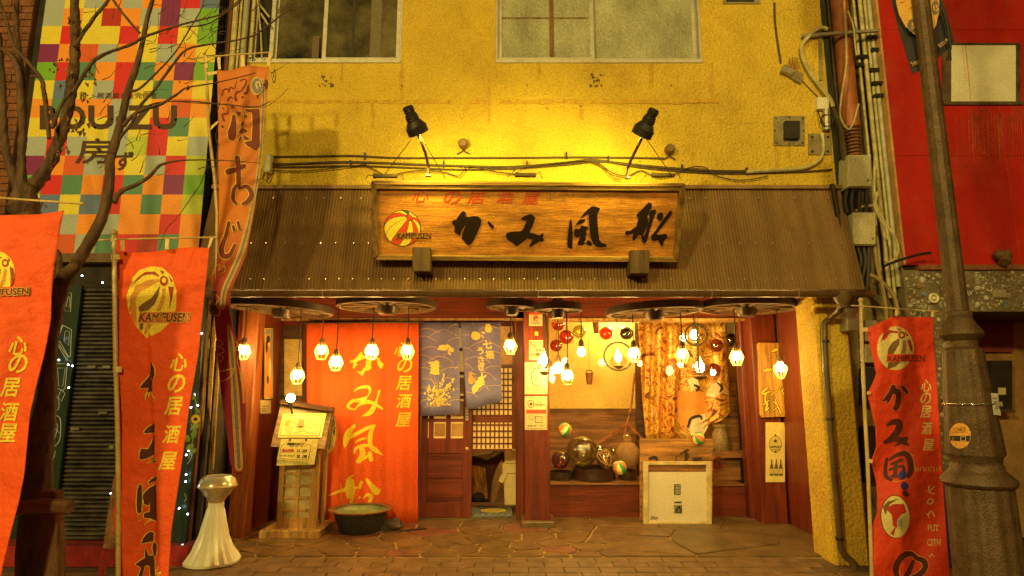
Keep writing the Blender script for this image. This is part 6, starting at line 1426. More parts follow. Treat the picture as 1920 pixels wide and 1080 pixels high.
for px, r, m, lab, z0_ in ((1610, .012, M_pipe, 'thin pale pipe just right of the orange drain pipe', 2.3), (1622, .02, M_pipe, 'thick pale pipe in the right hand gap, left one of its pair', 2.2), (1631, .014, M_pipe, 'slim pale pipe in the middle of the right hand gap', 2.2), (1639, .02, mat('grey_pipe2', (.46, .43, .3), .5, var=.3), 'broad grey pipe beside the red cladding', 2.3), (1648, .010, M_pipe, 'thin pale pipe touching the red cladding edge', 2.2), (1560, .016, M_cable, 'dark pipe along the right edge of the yellow wall', 2.9), (1568, .014, M_cable, 'second dark pipe along the right edge of the yellow wall', 2.9)):
    vpipe(px, r, m, lab, Y=-1.40, z0_=z0_)
def ebox(px0, py0, px1, py1, label):
    t = thing('electric_box', label, 'electric box', at((px0 + px1) / 2, py1, -1.75), 'grey boxes in the right hand gap')
    b = MB(); board_px(b, px0 + 12, py0, px1, py1, -1.66, .16); mkobj('case', b, mat('grey_cream_box', (.50, .45, .28), .6, var=.12, scale=5, dirt=(.32, .26, .14), dscale=4), t, bevel=.006)
    b = MB(); board_px(b, px0 + 14, py0 + 2, px1 - 1, py1 - 2, -1.672, .012); mkobj('door', b, mat('grey_cream_box', (.50, .45, .28)), t, bevel=.003)
    b = MB(); b.ball(at(px1 - 7, py1 - 14, -1.678), .012, 10); mkobj('lock', b, M_metal, t)
ebox(1578, 290, 1634, 351, 'upper grey cream electric box in the right hand gap'); ebox(1588, 398, 1643, 460, 'lower grey cream electric box in the right hand gap')
def gcable(pts, r, label, m=None, Y=-1.6):
    q = [at(x, y, Y) for x, y, _ in smoothpts([(x, y, 0) for x, y in pts], 4)]; b = MB(); b.tube(q, r, 6); one('gap_cable', b, m or M_pipe, label, 'cable', 'cables in the right hand gap', smooth=True)
gcable([(1583, 0), (1586, 60), (1587, 120), (1578, 180), (1576, 220), (1590, 242), (1600, 230), (1610, 195)], .009, 'pale cable hanging in a long loop before the orange drain pipe')
gcable([(1590, 20), (1600, 50), (1603, 80), (1606, 104)], .008, 'short pale cable right of the looped one')
gcable([(1640, 300), (1640, 370), (1650, 400), (1668, 430), (1680, 450), (1684, 470), (1675, 488), (1660, 492)], .011, 'cable curving past the red cladding beside the lower box')
gcable([(1605, 396), (1615, 388), (1630, 386), (1640, 382), (1645, 360)], .012, 'pale cable arching over the lower electric box')
gcable([(1638, 384), (1650, 410), (1662, 430), (1664, 450)], .014, 'pale cable slanting down right from above the lower box')
gcable([(1640, 462), (1645, 500), (1655, 540), (1660, 570), (1662, 600)], .016, 'brown pipe dropping from the lower box behind the red banner', mat('tan_pipe', (.32, .22, .08), .6))
gcable([(1630, 515), (1645, 522), (1665, 540), (1678, 560), (1684, 590)], .018, 'pale corrugated hose bending down to the right behind the red banner', mat('tan_pipe', (.32, .22, .08), .6))
for i, (px, lab) in enumerate(((1590, 'leftmost'), (1600, 'second'), (1612, 'third'), (1624, 'rightmost'))):
    gcable([(px, 352), (px - 6 + i * 2, 375), (px - 2, 400)], .022, lab + ' of the black hoses between the two electric boxes', M_black)
for i, (px, lab) in enumerate(((1606, 'left'), (1618, 'middle'), (1628, 'right'))):
    gcable([(px, 460), (px + 8 - i * 4, 490), (px - 2, 525), (px - 4, 545)], .02, lab + ' of the black hoses under the lower electric box', M_black)
gcable([(1560, 345), (1570, 400), (1580, 460), (1590, 520)], .02, 'black hose running down beside the canopy edge', M_black)
gcable([(1562, 200), (1573, 230), (1580, 262), (1582, 300)], .015, 'dark cable bundle entering the upper electric box', M_cable)
gcable([(1656, 500), (1680, 490), (1720, 478), (1745, 474)], .012, 'dark branch like rod slanting over the lower edge of the red cladding', M_black)
t = thing('pipe_brackets', 'row of small dark brackets holding the pipes beside the red cladding', 'brackets', at(1630, 300, -1.38))
for x, y in ((1636, 68), (1644, 92), (1640, 130), (1646, 155), (1650, 178), (1620, 105), (1612, 120)): b = MB(); board_px(b, x - 9, y - 3, x + 9, y + 3, -1.44, .05); mkobj('bracket', b, M_black, t)
t = thing('low_box', 'grey meter box behind the pole of the right banner', 'meter box', at(1590, 620, -1.5)); b = MB(); board_px(b, 1588, 577, 1612, 620, -1.62, .12); mkobj('case', b, M_metal, t, bevel=.004)
t = thing('meter_case', 'dark grey cases low in the right hand gap behind the red banner', 'meter box', at(1640, 900, -1.4))
for y0_, y1_ in ((600, 640), (645, 680), (690, 760), (800, 905)): b = MB(); board_px(b, 1622, y0_, 1672, y1_, -1.36, .1); mkobj('case', b, M_metal if y0_ < 690 else M_black, t, bevel=.004)

# ================================================================ red building on the right
YR = -1.45
rb = thing('red_building', 'red clad building on the right above a wall of set stones and shells', 'building', (4.5, YR, 0))
zr0 = at(1800, 497, YR).z
ex = at(1689, 495, YR).x; ex0 = at(1652, 0, YR).x; ex = (ex + ex0) / 2
pan = []
xs_ = [ex, ex + 1.02, ex + 2.04, ex + 3.06, ex + 4.08]; zs_ = [zr0, at(1800, 292, YR).z, at(1800, 292, YR).z + 1.25, 6.5]
for i in range(4):
    for j in range(3):
        b = MB(); b.box(xs_[i] + .001, xs_[i + 1] - .001, YR, YR + .04, zs_[j] + .001, zs_[j + 1] - .001); mkobj('cladding_panel', b, M_redpanel, rb, bevel=.0015)
b = MB(); b.box(ex + .002, ex + 4.06, YR + .041, YR + 4, 2.45, 6.48); b.box(ex + .002, ex + 4, YR + 1.2, YR + 4, 0, 2.45); mkobj('building_body', b, M_dark, rb)
b = MB(); b.box(ex - .02, ex, YR - .012, YR + .2, zr0, 6.5); mkobj('edge_trim', b, mat('pale_trim', (.55, .3, .12), .5), rb)
b = MB(); b.box(ex + .1, ex + 4.1, YR - .03, YR + .06, zr0 - .045, zr0 - .002); mkobj('lower_ledge', b, mat('rusty_ledge', (.24, .08, .03), .7, var=.4), rb)
w = MB(); board_px(w, 1784, 84, 1908, 190, YR - .012, .012); wo = mkobj('window', w, M_white, rb)
for q in ((1770, 80, 1912, 84), (1770, 190, 1920, 196), (1768, 84, 1783, 190), (1906, 84, 1914, 190)):
    b = MB(); board_px(b, *q, YR - .02, .035); mkobj('window_frame', b, mat('rusty_frame', (.10, .065, .03), .7, var=.5), wo)
print_on('run_mark', [stroke([(1810, 86, 1.6), (1816, 140, 2), (1820, 188, 1)]), stroke([(1804, 88, .8), (1808, 120, .8), (1810, 150, .5)])], plane_at(YR - .012), M_stain, wo, eps=.002)
its = []
for k_ in range(70): x = rnd.uniform(1790, 1915); y = rnd.uniform(200, 225); its.append(stroke([(x, y, 1), (x + 1.5, y + rnd.uniform(10, 60), .9), (x + 3, y + rnd.uniform(60, 130), .3)], 3, False))
print_on('chalky_run', its, plane_at(YR), mat('chalky_red', (.50, .06, .02), .8, var=.3), rb, eps=.0015, kind='stuff')
# wall lamp below
t = thing('outdoor_lamp', 'old two headed lamp fitting at the foot of the red cladding', 'wall lamp', at(1880, 490, YR))
b = MB(); b.ball(at(1874, 478, YR - .06), .05, 14, sc=(1, 1, .9)); b.tube([at(1886, 474, YR - .06), at(1884, 492, YR - .1)], [.035, .045], 14); b.tube([at(1890, 470, YR - .06), at(1895, 480, YR)], .015, 8); mkobj('head', b, mat('weathered_brown', (.22, .12, .05), .7, var=.5), t, smooth=True)
# stone and shell wall: mortar slab with single pieces proud of it
wz1 = zr0 - .045; wz0 = 0; sx0, sx1 = ex - .03, at(1812, 800, YR).x
sw_ = thing('shell_wall', 'grey wall set with stones shells and small plates under the red cladding', 'wall', ((sx0 + sx1) / 2, YR, 0))
zl = at(1850, 584, YR).z
b = MB(); b.box(sx0, sx1, YR, YR + .3, 0, wz1); b.box(sx1, ex + 4, YR, YR + .3, zl, wz1); mkobj('mortar', b, mat('grey_mortar', (.20, .15, .09), .9, var=.4, bump=.9, bscale=30), sw_)
cols6 = [mat('set_stone_%s' % n, c_, .5, var=.45, scale=30, bump=.5, bscale=60) for n, c_ in (('brown', (.30, .19, .11)), ('grey', (.46, .42, .33)), ('pale', (.66, .58, .42)), ('olive', (.38, .34, .18)), ('blue', (.22, .28, .36)))]
def shell(x, z, s_, kind, r_):
    b = MB()
    if kind < .35:
        b.ball((0, 0, 0), s_, 8, sc=(1, .45, rs.uniform(.6, 1.0)))
    elif kind < .62:
        b.ring((0, 0, 0), s_ * .72, s_ * .22, 12, 5, axis=(0, 1, 0)); b.ball((0, 0, 0), s_ * .38, 6, sc=(1, .6, 1))
    elif kind < .8:
        n_ = 5 + int(r_ * 3); b.prism([(s_ * math.cos(6.283 * k / n_ + r_) * (.7 + .3 * rs.random()), -s_ * .3, s_ * math.sin(6.283 * k / n_ + r_) * (.7 + .3 * rs.random())) for k in range(n_)], (0, s_ * .5, 0))
    else:
        b.tube([(s_ * .8 * math.cos(a), -s_ * .1, s_ * .8 * math.sin(a)) for a in [k * .55 for k in range(8)]], s_ * .16, 5)
    a = rs.uniform(0, 6.28); ca, sa = math.cos(a), math.sin(a)
    for i, v in enumerate(b.v): b.v[i] = Vector((x + v.x * ca - v.z * sa, YR - .004 + v.y, z + v.x * sa + v.z * ca))
    return b
big_n = 0; small = [MB() for _ in cols6]; placed = []
for tr in range(11000):
    x = rs.uniform(sx0 + .02, ex + 2.2); z = rs.uniform(.02, wz1 - .02)
    if x > sx1 - .02 and z < zl + .02: continue
    s_ = rs.choice((.034, .030, .026, .022, .018, .016)) if tr < 5000 else rs.choice((.012, .015))
    if any(abs(x - a) < s_ + c_ and math.hypot(x - a, z - b_) < (s_ + c_) * .86 for a, b_, c_ in placed): continue
    placed.append((x, z, s_)); ci = rs.choice((0, 0, 1, 1, 2, 3, 1, 4 if rs.random() < .3 else 1))
    mbs = shell(x, z, s_, rs.random(), rs.random())
    if s_ >= .024 and big_n < 290 and z > .9: mkobj('set_stone', mbs, cols6[ci], sw_); big_n += 1
    else: small[ci].add(mbs.v, mbs.f)
for ci, s_ in enumerate(small): mkobj('small_shells', s_, cols6[ci], sw_, kind='stuff')
b = MB(); board_px(b, 1863, 543, 1888, 558, YR - .02, .02); mkobj('tile_plate', b, mat('plain_plate', (.34, .27, .18), .6), sw_, bevel=.003)
b = MB(); b.ring(at(1751, 559, YR - .02), .035, .012, 20, 8, axis=(0, 1, 0)); b.ball(at(1751, 559, YR - .02), .018, 10); mkobj('white_plate', b, ink('china_white', (.75, .68, .45), .3), sw_, smooth=True)
# recess with ochre side and shelf at the far right
b = MB(); b.box(sx1, ex + 4, YR + .9, YR + .95, 0, zl); mkobj('recess_back', b, mat('ochre_wall', (.30, .16, .05), .8, var=.3, scale=3, bump=.4), rb)
b = MB(); b.box(sx1, ex + 4, YR + .3, YR + .9, zl, zl + .05); mkobj('recess_soffit', b, mat('dark_red_soffit', (.16, .02, .012), .8), rb)
b = MB(); board_px(b, 1800, 590, 1900, 660, YR + .85, .03); mkobj('recess_header', b, mat('dark_red_soffit', (.16, .02, .012), .8), rb)
t = thing('wall_shelf', 'small dark wall cabinet with papers in the recess behind the lamp post', 'cabinet', at(1880, 770, YR + .8))
b = MB(); board_px(b, 1858, 676, 1898, 768, YR + .75, .14); mkobj('case', b, M_black, t); b = MB(); board_px(b, 1872, 727, 1886, 740, YR + .74, .005); mkobj('paper', b, M_note, t); b = MB(); board_px(b, 1856, 768, 1904, 774, YR + .70, .18); mkobj('shelf', b, M_darkwood, t)
t = thing('neon_tube', 'thin violet and blue neon tube standing beside the lamp post foot', 'neon tube', at(1800, 1080, -1.6))
b = MB(); b.tube([at(x, y, -1.62) for x, y in ((1783, 905), (1787, 925), (1791, 945))], .010, 8); mkobj('tube', b, glow('blue_neon', (.08, .12, 1.0), 1.6), t)
b = MB(); b.tube([at(x, y, -1.62) for x, y in ((1793, 950), (1797, 1000), (1803, 1050), (1806, 1100))], .008, 8); mkobj('tube', b, glow('violet_neon', (.5, .12, .9), 1.1), t)
b = MB(); board_px(b, 1766, 900, 1800, 1110, -1.56, .1); mkobj('black_case', b, M_black, t)
# ================================================================ lamp post
YQ = -3.55
xq = at(1797, 590, YQ).x
M_post = mat('brown_cast_iron', (.115, .062, .026), .5, metal=.25, var=.3, scale=14, bump=.5, bscale=120, dirt=(.09, .05, .02), dscale=4)
t = thing('street_lamp', 'tall brown cast iron street lamp with a fluted stepped base at the right', 'street lamp', (xq, YQ, 0))
def zq(py): return at(1808, py, YQ).z
def rq(wpx, py): return wpx * .41 * ppm(1808, py, YQ)
zb0 = zq(912)
b = MB(); b.tube([(xq, YQ, zq(606)), (xq, YQ, 4.6)], [rq(43, 560), rq(41, 100) * .8], 12); mkobj('shaft', b, M_post, t)
b = MB(); b.lathe([(rq(44, 590), zq(583)), (rq(54, 590), zq(586)), (rq(54, 600), zq(592)), (rq(50, 604), zq(596)), (rq(66, 604), zq(610)), (rq(84, 610), zq(621)), (rq(88, 622), zq(628)), (rq(78, 630), zq(634)), (rq(62, 634), zq(640)), (rq(60, 640), zq(650)), (rq(68, 650), zq(654)), (rq(76, 652), zq(656))], (xq, YQ, 0), 32); mkobj('capital', b, M_post, t, smooth=True)
b = MB(); b.lathe([(rq(76, 656), zq(656)), (rq(112, 850), zq(848)), (rq(110, 850), zq(852))], (xq, YQ, 0), 48, flute=12, fl=.03); mkobj('tapered_base', b, M_post, t, smooth=True)
b = MB(); b.lathe([(rq(110, 850), zq(852)), (rq(100, 856), zq(858)), (rq(97, 860), zq(868)), (rq(104, 870), zq(872)), (rq(104, 870), zq(878)), (rq(114, 880), zq(884)), (rq(146, 895), zq(897)), (rq(148, 900), zq(904)), (rq(140, 905), zq(909)), (rq(130, 908), zq(912))], (xq, YQ, 0), 48); mkobj('base_collar', b, M_post, t, smooth=True)
b = MB(); b.lathe([(rq(128, 912), zb0), (rq(142, 1060), .12), (rq(160, 1060), .10), (rq(160, 1060), 0)], (xq, YQ, 0), 64, flute=14, fl=.03); mkobj('lower_base', b, M_post, t, smooth=True)
# lantern at the top, above the frame
b = MB(); b.lathe([(.05, 4.6), (.12, 4.68), (.13, 4.72)], (xq, YQ, 0), 16); b.lathe([(.20, 5.12), (.16, 5.22), (.02, 5.32)], (xq, YQ, 0), 16); mkobj('lantern_cap', b, M_post, t, smooth=True)
b = MB(); b.lathe([(.12, 4.73), (.18, 4.85), (.19, 5.0), (.18, 5.11)], (xq, YQ, 0), 20); mkobj('lantern_glass', b, glow('lantern_glass', (1, .74, .2), 9), t, smooth=True)
DLs = lambda px, py, o=0.0: (lambda d_, ph: CAM + d_ * ph)(ray(px, py), 1)  # replaced below
def on_cyl(px, py, off=0.0):
    d_ = ray(px, py); z_ = at(px, py, YQ).z; r = rq(76, 656) + (rq(112, 850) - rq(76, 656)) * max(0, min(1, (zq(656) - z_) / (zq(656) - zq(848)))) ; r = r * 1.03 + off
    ox, oy = CAM.x - xq, CAM.y - YQ; A_ = d_.x ** 2 + d_.y ** 2; B_ = 2 * (ox * d_.x + oy * d_.y); C_ = ox * ox + oy * oy - r * r; D_ = B_ * B_ - 4 * A_ * C_
    if D_ < 0: D_ = 0
    return CAM + d_ * ((-B_ - math.sqrt(D_)) / (2 * A_))
print_on('round_sticker', [disc(1800, 817, 20.5, 24, 24)], on_cyl, ink('sticker_orange', (.75, .33, .05)), t, eps=.003, maxlen=8)
print_on('round_sticker', [[(1780.5, 817), (1820, 817), (1818, 828), (1781.5, 826)]], on_cyl, M_k, t, eps=.0045, maxlen=8)
print_on('round_sticker', [text('ORS', 1800, 805, 7, .03, w=22), text('5', 1787, 822.5, 5, .05)] + lines(1784, 1816, (811,), 1.2), on_cyl, ink('sticker_dark', (.3, .16, .04)), t, eps=.0055)
print_on('round_sticker', frame_px(1801, 818, 1811, 827, 1) + lines(1786, 1814, (832, 835), 1.2, 6), on_cyl, ink('sticker_cream', (.7, .5, .25)), t, eps=.007)
b = MB(); q = [on_cyl(x, y, .006) for x, y in ((1864, 778), (1877, 779), (1871, 738), (1859, 737))]; b.slab(q, (0, .004, 0)); lbq = mkobj('white_label', b, ink('label_white', (.62, .58, .48)), t)
print_on('label_print', [rect(1862, 745, 1870, 747), rect(1864, 752, 1872, 754), rect(1866, 762, 1873, 764)], lambda x, y, o=0: on_cyl(x, y, .012 + o), ink('label_grey', (.3, .28, .2)), lbq, eps=.002)
zz_ = zq(757); rr_ = rq(96, 757) * 1.03
b = MB(); b.ring((xq, YQ, zz_), rr_ + .002, .005, 48, 8); mkobj('steel_band', b, mat('bright_band', (.8, .75, .6), .15, metal=1, bump=.6, bscale=200), t, smooth=True)
b = MB(); b.box(xq + rr_ * .55, xq + rr_ * .8, YQ - rr_ * .95, YQ - rr_ * .6, zz_ - .01, zz_ + .012); mkobj('band_clasp', b, M_metal, t)
# the lit lantern of this lamp post and the flag that hangs on it
point_lamp('street_light_source', (xq - .0, YQ, 4.45), 35, radius=.12)
t = thing('lamp_post_flag', 'dark pennant with an orange oval print tied to the street lamp', 'pennant', at(1730, 130, YQ + .08))
YV = YQ + .06
b = MB(); b.prism([at(x, y, YV + .02 * math.sin(x * .05)) for x, y in ((1664, -30), (1760, -30), (1790, 80), (1766, 103), (1732, 128), (1711, 139), (1690, 70))], (0, .004, 0)); mkobj('cloth', b, mat('navy_flag', (.035, .028, .035), .8, var=.3, bump=.3, bscale=200), t)
DF = plane_at(YV - .025)
print_on('oval_print', [[(1680, -30), (1761, -30), (1761, 20), (1755, 48), (1750, 56), (1735, 66), (1716, 66), (1698, 50), (1686, 28), (1680, 5)]], DF, ink('flag_orange', (.70, .38, .08)), t, eps=.002)
print_on('grey_disc', [disc(1712, 48, 11, 13)], DF, ink('flag_grey', (.16, .13, .12)), t, eps=.003); print_on('grey_disc', [disc(1754, 14, 7, 14)], DF, ink('flag_grey', (.16, .13, .12)), t, eps=.003)
print_on('numeral', [text('5', 1712, 48, 11, .03, .1), text('15', 1755, 15, 10, .03, w=9)], DF, ink('flag_orange', (.70, .38, .08)), t, eps=.004)
print_on('writing', [text('うれし', 1717, 118, 8, .02, -.2, rot=-.25, w=19), text('まだいも', 1769, 80, 7, .02, -.2, rot=-.7, w=22)], DF, ink('flag_pink', (.62, .38, .25)), t, eps=.003)
print_on('writing', [stroke([(1688, 4, 2), (1694, 4, 1.5), (1696, -3, 1)]), stroke([(1704, 16, 1.2), (1708, 13, 1.2)]), stroke([(1708, 17, 1.2), (1712, 10, 1.2)])], DF, M_r, t, eps=.004)
b = MB(); b.tube([at(1768, 20, YV - .03), at(1776, 50, YV - .03), at(1782, 90, YV - .03), at(1779, 105, YV - .03), at(1776, 112, YV - .03)], .008, 6); b.tube([at(1782, 90, YV - .03), at(1783, 113, YV - .03)], .004, 5); mkobj('tie_cord', b, M_black, t)
# ================================================================ street banners
M_ban = mat('banner_orange', (.80, .085, .008), .75, var=.12, scale=2, bump=.7, bscale=7, bdist=.06, gs=160, grain=.2)
M_ban3 = mat('banner_red', (.72, .045, .008), .7, var=.12, scale=2, bump=.7, bscale=7, bdist=.06, gs=160, grain=.2)
M_bdk = ink('banner_maroon_print', (.085, .012, .008))
M_bpole = mat('cream_pole', (.58, .40, .15), .4, var=.2)
eb = {'y': ink('banner_yellow', (.84, .62, .05)), 'o': ink('banner_amber', (.62, .27, .04)), 'r': ink('banner_darkred', (.36, .03, .008)), 'k': ink('banner_brown', (.17, .08, .02))}
def banner(name, label, Lp, Rp, y0, y1, Y, fold, topf, m, nu=40, nv=40, cat='banner', grp=None, mats=None):
    t = thing(name, label, cat, at((Lp[-1][0] + Rp[-1][0]) / 2, y1, Y), grp)
    Yf = lambda x, y: Y + fold(x, y)
    o = cloth('cloth', Lp, Rp, y0, y1, Yf, nu, nv, m, t, topf=topf)
    DD = lambda x, y, of=0: at(x, y, Yf(x, y) - of)
    DD.curved = True
    return t, o, DD
# second banner from the left
def f2(x, y):
    e = 282 + (max(y, 560) - 680) * .045
    f = .022 / (1 + math.exp(-(x - e) / 1.2)) * max(0, min(1, (y - 600) / 80))
    return -f + .012 * math.sin((x - 220) * .045 + y * .004) + .006 * math.sin(y * .02 + x * .02) + .006 * math.sin((x + y * .3) * .07) + .0035 * math.sin((x * .9 + y * .45) * .12) * math.sin(y * .013)
L2 = [(222, 472), (222, 540), (222, 665), (225, 820), (220, 910), (212, 965), (220, 1040), (228, 1090), (232, 1230)]
R2 = [(393, 466), (385, 540), (372, 665), (357, 750), (345, 840), (335, 910), (322, 990), (316, 1080), (311, 1230)]
t2, c2_, D2b = banner('street_banner', 'orange banner with a striped ball, folded down its middle, beside the ashtray stand', L2, R2, 470, 1230, -3.0, f2, lambda u: 472 - 6 * u + 3 * math.sin(u * 6), M_ban, 70, 40, grp='orange street banners')
res, hb_ = ball_emblem(284, 566, 45, 66, 'yryoyykyooyy', (.42, -.60), .2)
print_on('ball_emblem', [[(249, 520), (262, 506), (285, 499), (305, 502), (322, 518), (331, 545), (330, 580), (318, 605), (300, 622), (275, 634), (255, 612), (240, 580), (237, 555), (246, 530)]], D2b, eb['y'], t2, maxlen=10)
lob = [('r', [(249, 533), (258, 520), (272, 510), (290, 509), (299, 517), (297, 519), (285, 514), (270, 516), (258, 525)]), ('r', [(299, 506), (308, 509), (305, 515), (302, 511)]), ('r', [(316, 516), (324, 527), (320, 529)]), ('r', [(315, 537), (326, 538), (323, 560), (317, 580), (319, 560)]),
       ('o', [(297, 522), (275, 526), (254, 536), (243, 560), (245, 590), (256, 612), (256, 590), (254, 560), (262, 548), (280, 538), (298, 527)]), ('k', [(300, 535), (298, 550), (290, 570), (278, 582), (262, 585), (259, 577), (266, 570), (285, 558)]), ('o', [(304, 541), (311, 541), (308, 565), (301, 583), (292, 583), (298, 570), (303, 556)]),
       ('k', [(262, 606), (269, 606), (268, 615), (265, 620), (261, 616)]), ('o', [(276, 607), (288, 607), (280, 616), (273, 628), (270, 624)])]
for k_, p in lob: print_on('ball_emblem', [p], D2b, eb[k_], t2, eps=.0045, maxlen=10)
print_on('ball_emblem', [disc(307, 526.5, 8, 9.5)], D2b, eb['r'], t2, eps=.0055); print_on('ball_emblem', [disc(307.5, 525.5, 4, 5)], D2b, eb['y'], t2, eps=.0062)
print_on('ball_emblem', [[(261, 586), (352, 584), (350, 602), (266, 606)]], D2b, M_ban, t2, eps=.0064, maxlen=8)
print_on('name_outline', [text('KAMIFUSEN', 308, 595, 16, .10, .18, w=92)], D2b, eb['o'], t2, eps=.0070, maxlen=8)
print_on('name_lettering', [text('KAMIFUSEN', 308, 595, 16, .02, .18, w=92)], D2b, M_bdk, t2, eps=.0078, maxlen=8)
print_on('side_lettering', column('心の居酒屋', [(336, 679), (331, 719), (326, 761), (322, 814), (315, 864)], 33, .018, .22, .85), D2b, eb['y'], t2, maxlen=10)
CC = (200, 660, 4.91); CD = (200, 860, 4.91)
q1 = xf([[(405, 90), (425, 120), (440, 160), (440, 210), (430, 235), (420, 250), (420, 340), (405, 385), (400, 380), (385, 400), (360, 440), (362, 400), (385, 330), (305, 335), (315, 310), (390, 225), (405, 180)], [(425, 420), (440, 455), (436, 420)], [(443, 650), (440, 740), (350, 750), (345, 730), (375, 697)], [(440, 745), (440, 940), (390, 970), (330, 990), (300, 985), (302, 930), (318, 890), (380, 893), (415, 830)], [(375, 1025), (440, 965), (450, 1010)]], *CC)
q2 = xf([[(310, 235), (325, 250), (325, 400), (318, 490), (300, 510), (280, 490), (275, 400), (280, 300), (295, 245)], [(465, 160), (460, 200), (390, 232), (385, 215), (420, 180)], [(455, 235), (460, 575), (400, 550), (345, 545), (340, 520), (350, 500), (395, 490), (400, 400), (380, 432), (345, 420), (335, 370), (330, 350), (350, 310), (390, 270)], [(290, 520), (312, 560), (300, 568)], [(315, 785), (330, 740), (360, 700), (400, 670), (435, 685), (430, 760), (370, 770)], [(435, 760), (462, 795), (455, 880), (435, 900), (420, 820)], [(355, 815), (385, 890), (430, 890), (440, 940), (445, 1100), (405, 1120), (395, 985), (352, 985), (325, 1100), (290, 1080), (318, 1005), (265, 975), (290, 950), (350, 915)], [(400, 1120), (440, 1100), (450, 1200), (400, 1230)]], *CD)
print_on('brush_outline', [grow(p, 1.6) for p in q1 + q2], D2b, eb['y'], t2, eps=.003, maxlen=9)
print_on('brush_character', q1 + q2, D2b, M_bdk, t2, eps=.0055, maxlen=9)
print_on('brush_outline', sk([[(355, 440, 8), (375, 370, 6), (385, 400, 8), (400, 365, 6), (430, 420, 6)], [(375, 1028, 7), (450, 985, 5)]], CC) + sk([[(350, 605, 8), (400, 560, 6), (430, 545, 5)], [(385, 580, 6), (440, 560, 8)], [(450, 1060, 8), (500, 1045, 10), (470, 1075, 8)], [(480, 990, 4), (455, 1040, 8)]], CD), D2b, eb['y'], t2, eps=.006)
def nobori(t, pole, bar, tabs, Y, r=.014, knob=True, foot=None):
    b = MB(); b.tube([at(x, y, Y) for x, y in pole], r, 10); mkobj('pole', b, M_bpole, t, smooth=True)
    if knob: b = MB(); c = at(pole[0][0], pole[0][1], Y); b.ball(c + Vector((0, 0, r * .8)), r * 1.5, 12); b.lathe([(r * 1.3, -.05), (r * 1.3, -.02)], c, 12); mkobj('pole_knob', b, M_bpole, t, smooth=True)
    b = MB(); b.tube([at(x, y, Y - .01) for x, y in bar], r * .42, 8); b.tube([at(bar[-1][0] - 6, bar[-1][1], Y - .01), at(bar[-1][0], bar[-1][1], Y - .01)], r * .6, 8); mkobj('cross_bar', b, M_bpole, t, smooth=True)
    for q in tabs: b = MB(); b.slab([at(x, y, Y - .012) for x, y in q], (0, .003, 0)); mkobj('tab', b, ink('tab_cloth', (.72, .50, .20)), t)
nobori(t2, [(214, 440), (215, 560), (217, 690), (220, 780), (222, 900), (222, 1200)], [(168, 451), (213, 449), (300, 447), (408, 445)], [[(226, 470), (233, 470), (233, 449), (226, 449)], [(309, 467), (316, 467), (317, 448), (310, 448)], [(389, 466), (394, 462), (400, 446), (394, 446)], [(208, 486), (224, 486), (224, 477), (208, 477)], [(212, 698), (228, 698), (228, 687), (212, 687)]], -3.03)
# first banner
def f1_(x, y): return .004 * math.sin((x * .8 - y * .4) * .10) + .02 * math.sin((x + 20) * .035 + y * .008) + .01 * math.sin(y * .016 + x * .05)
L1 = [(-150, 395), (-190, 1230)]; R1 = [(120, 394), (112, 428), (108, 460), (101, 505), (96, 553), (95, 600), (85, 655), (68, 720), (55, 780), (45, 890), (35, 940), (22, 990), (5, 1060), (0, 1090), (-10, 1230)]
t1, c1_, D1b = banner('street_banner', 'leftmost orange banner, cut off by the picture edge, in front of the bare tree', L1, R1, 395, 1230, -3.75, f1_, lambda u: 425 - 32 * u + 3 * math.sin(u * 9), M_ban, 50, 50, grp='orange street banners')
print_on('ball_emblem', [disc(-6, 511, 34, 40, 30)], D1b, eb['y'], t1, maxlen=10)
for k_, p in (('r', [(-30, 490), (-20, 480), (-4, 477), (4, 484), (-10, 484), (-22, 490)]), ('r', [(18, 499), (25, 503), (27, 515), (24, 532), (19, 538), (20, 520)]), ('o', [(8, 504), (13, 505), (10, 525), (3, 538), (-2, 538), (4, 522)]), ('k', [(2, 503), (-2, 525), (-14, 538), (-24, 538), (-12, 520)]), ('r', [(14, 482), (20, 488), (16, 491)])): print_on('ball_emblem', [p], D1b, eb[k_], t1, eps=.0045, maxlen=10)
print_on('ball_emblem', [disc(9.5, 493, 6.5, 7.5)], D1b, eb['r'], t1, eps=.0055); print_on('ball_emblem', [disc(9.5, 493, 3.2, 3.8)], D1b, eb['y'], t1, eps=.0062)
print_on('ball_emblem', [[(-40, 539), (50, 537), (50, 553), (-40, 557)]], D1b, M_ban, t1, eps=.0064, maxlen=8)
print_on('name_outline', [text('KAMIFUSEN', 7, 547.5, 12, .12, .12, rot=-.05, w=92)], D1b, eb['o'], t1, eps=.0072); print_on('name_lettering', [text('KAMIFUSEN', 7, 547.5, 12, .02, .12, rot=-.05, w=92)], D1b, M_bdk, t1, eps=.008)
print_on('side_lettering', column('心の居酒屋', [(35, 648), (34, 682), (20, 726), (17, 772), (14, 812)], 34, .018, .22, .9), D1b, eb['y'], t1, maxlen=10)
nobori(t1, [(-160, 350), (-170, 1200)], [(-160, 366), (0, 371), (80, 377), (157, 382)], [[(-100, 410), (-92, 410), (-92, 372), (-100, 372)]], -3.78)
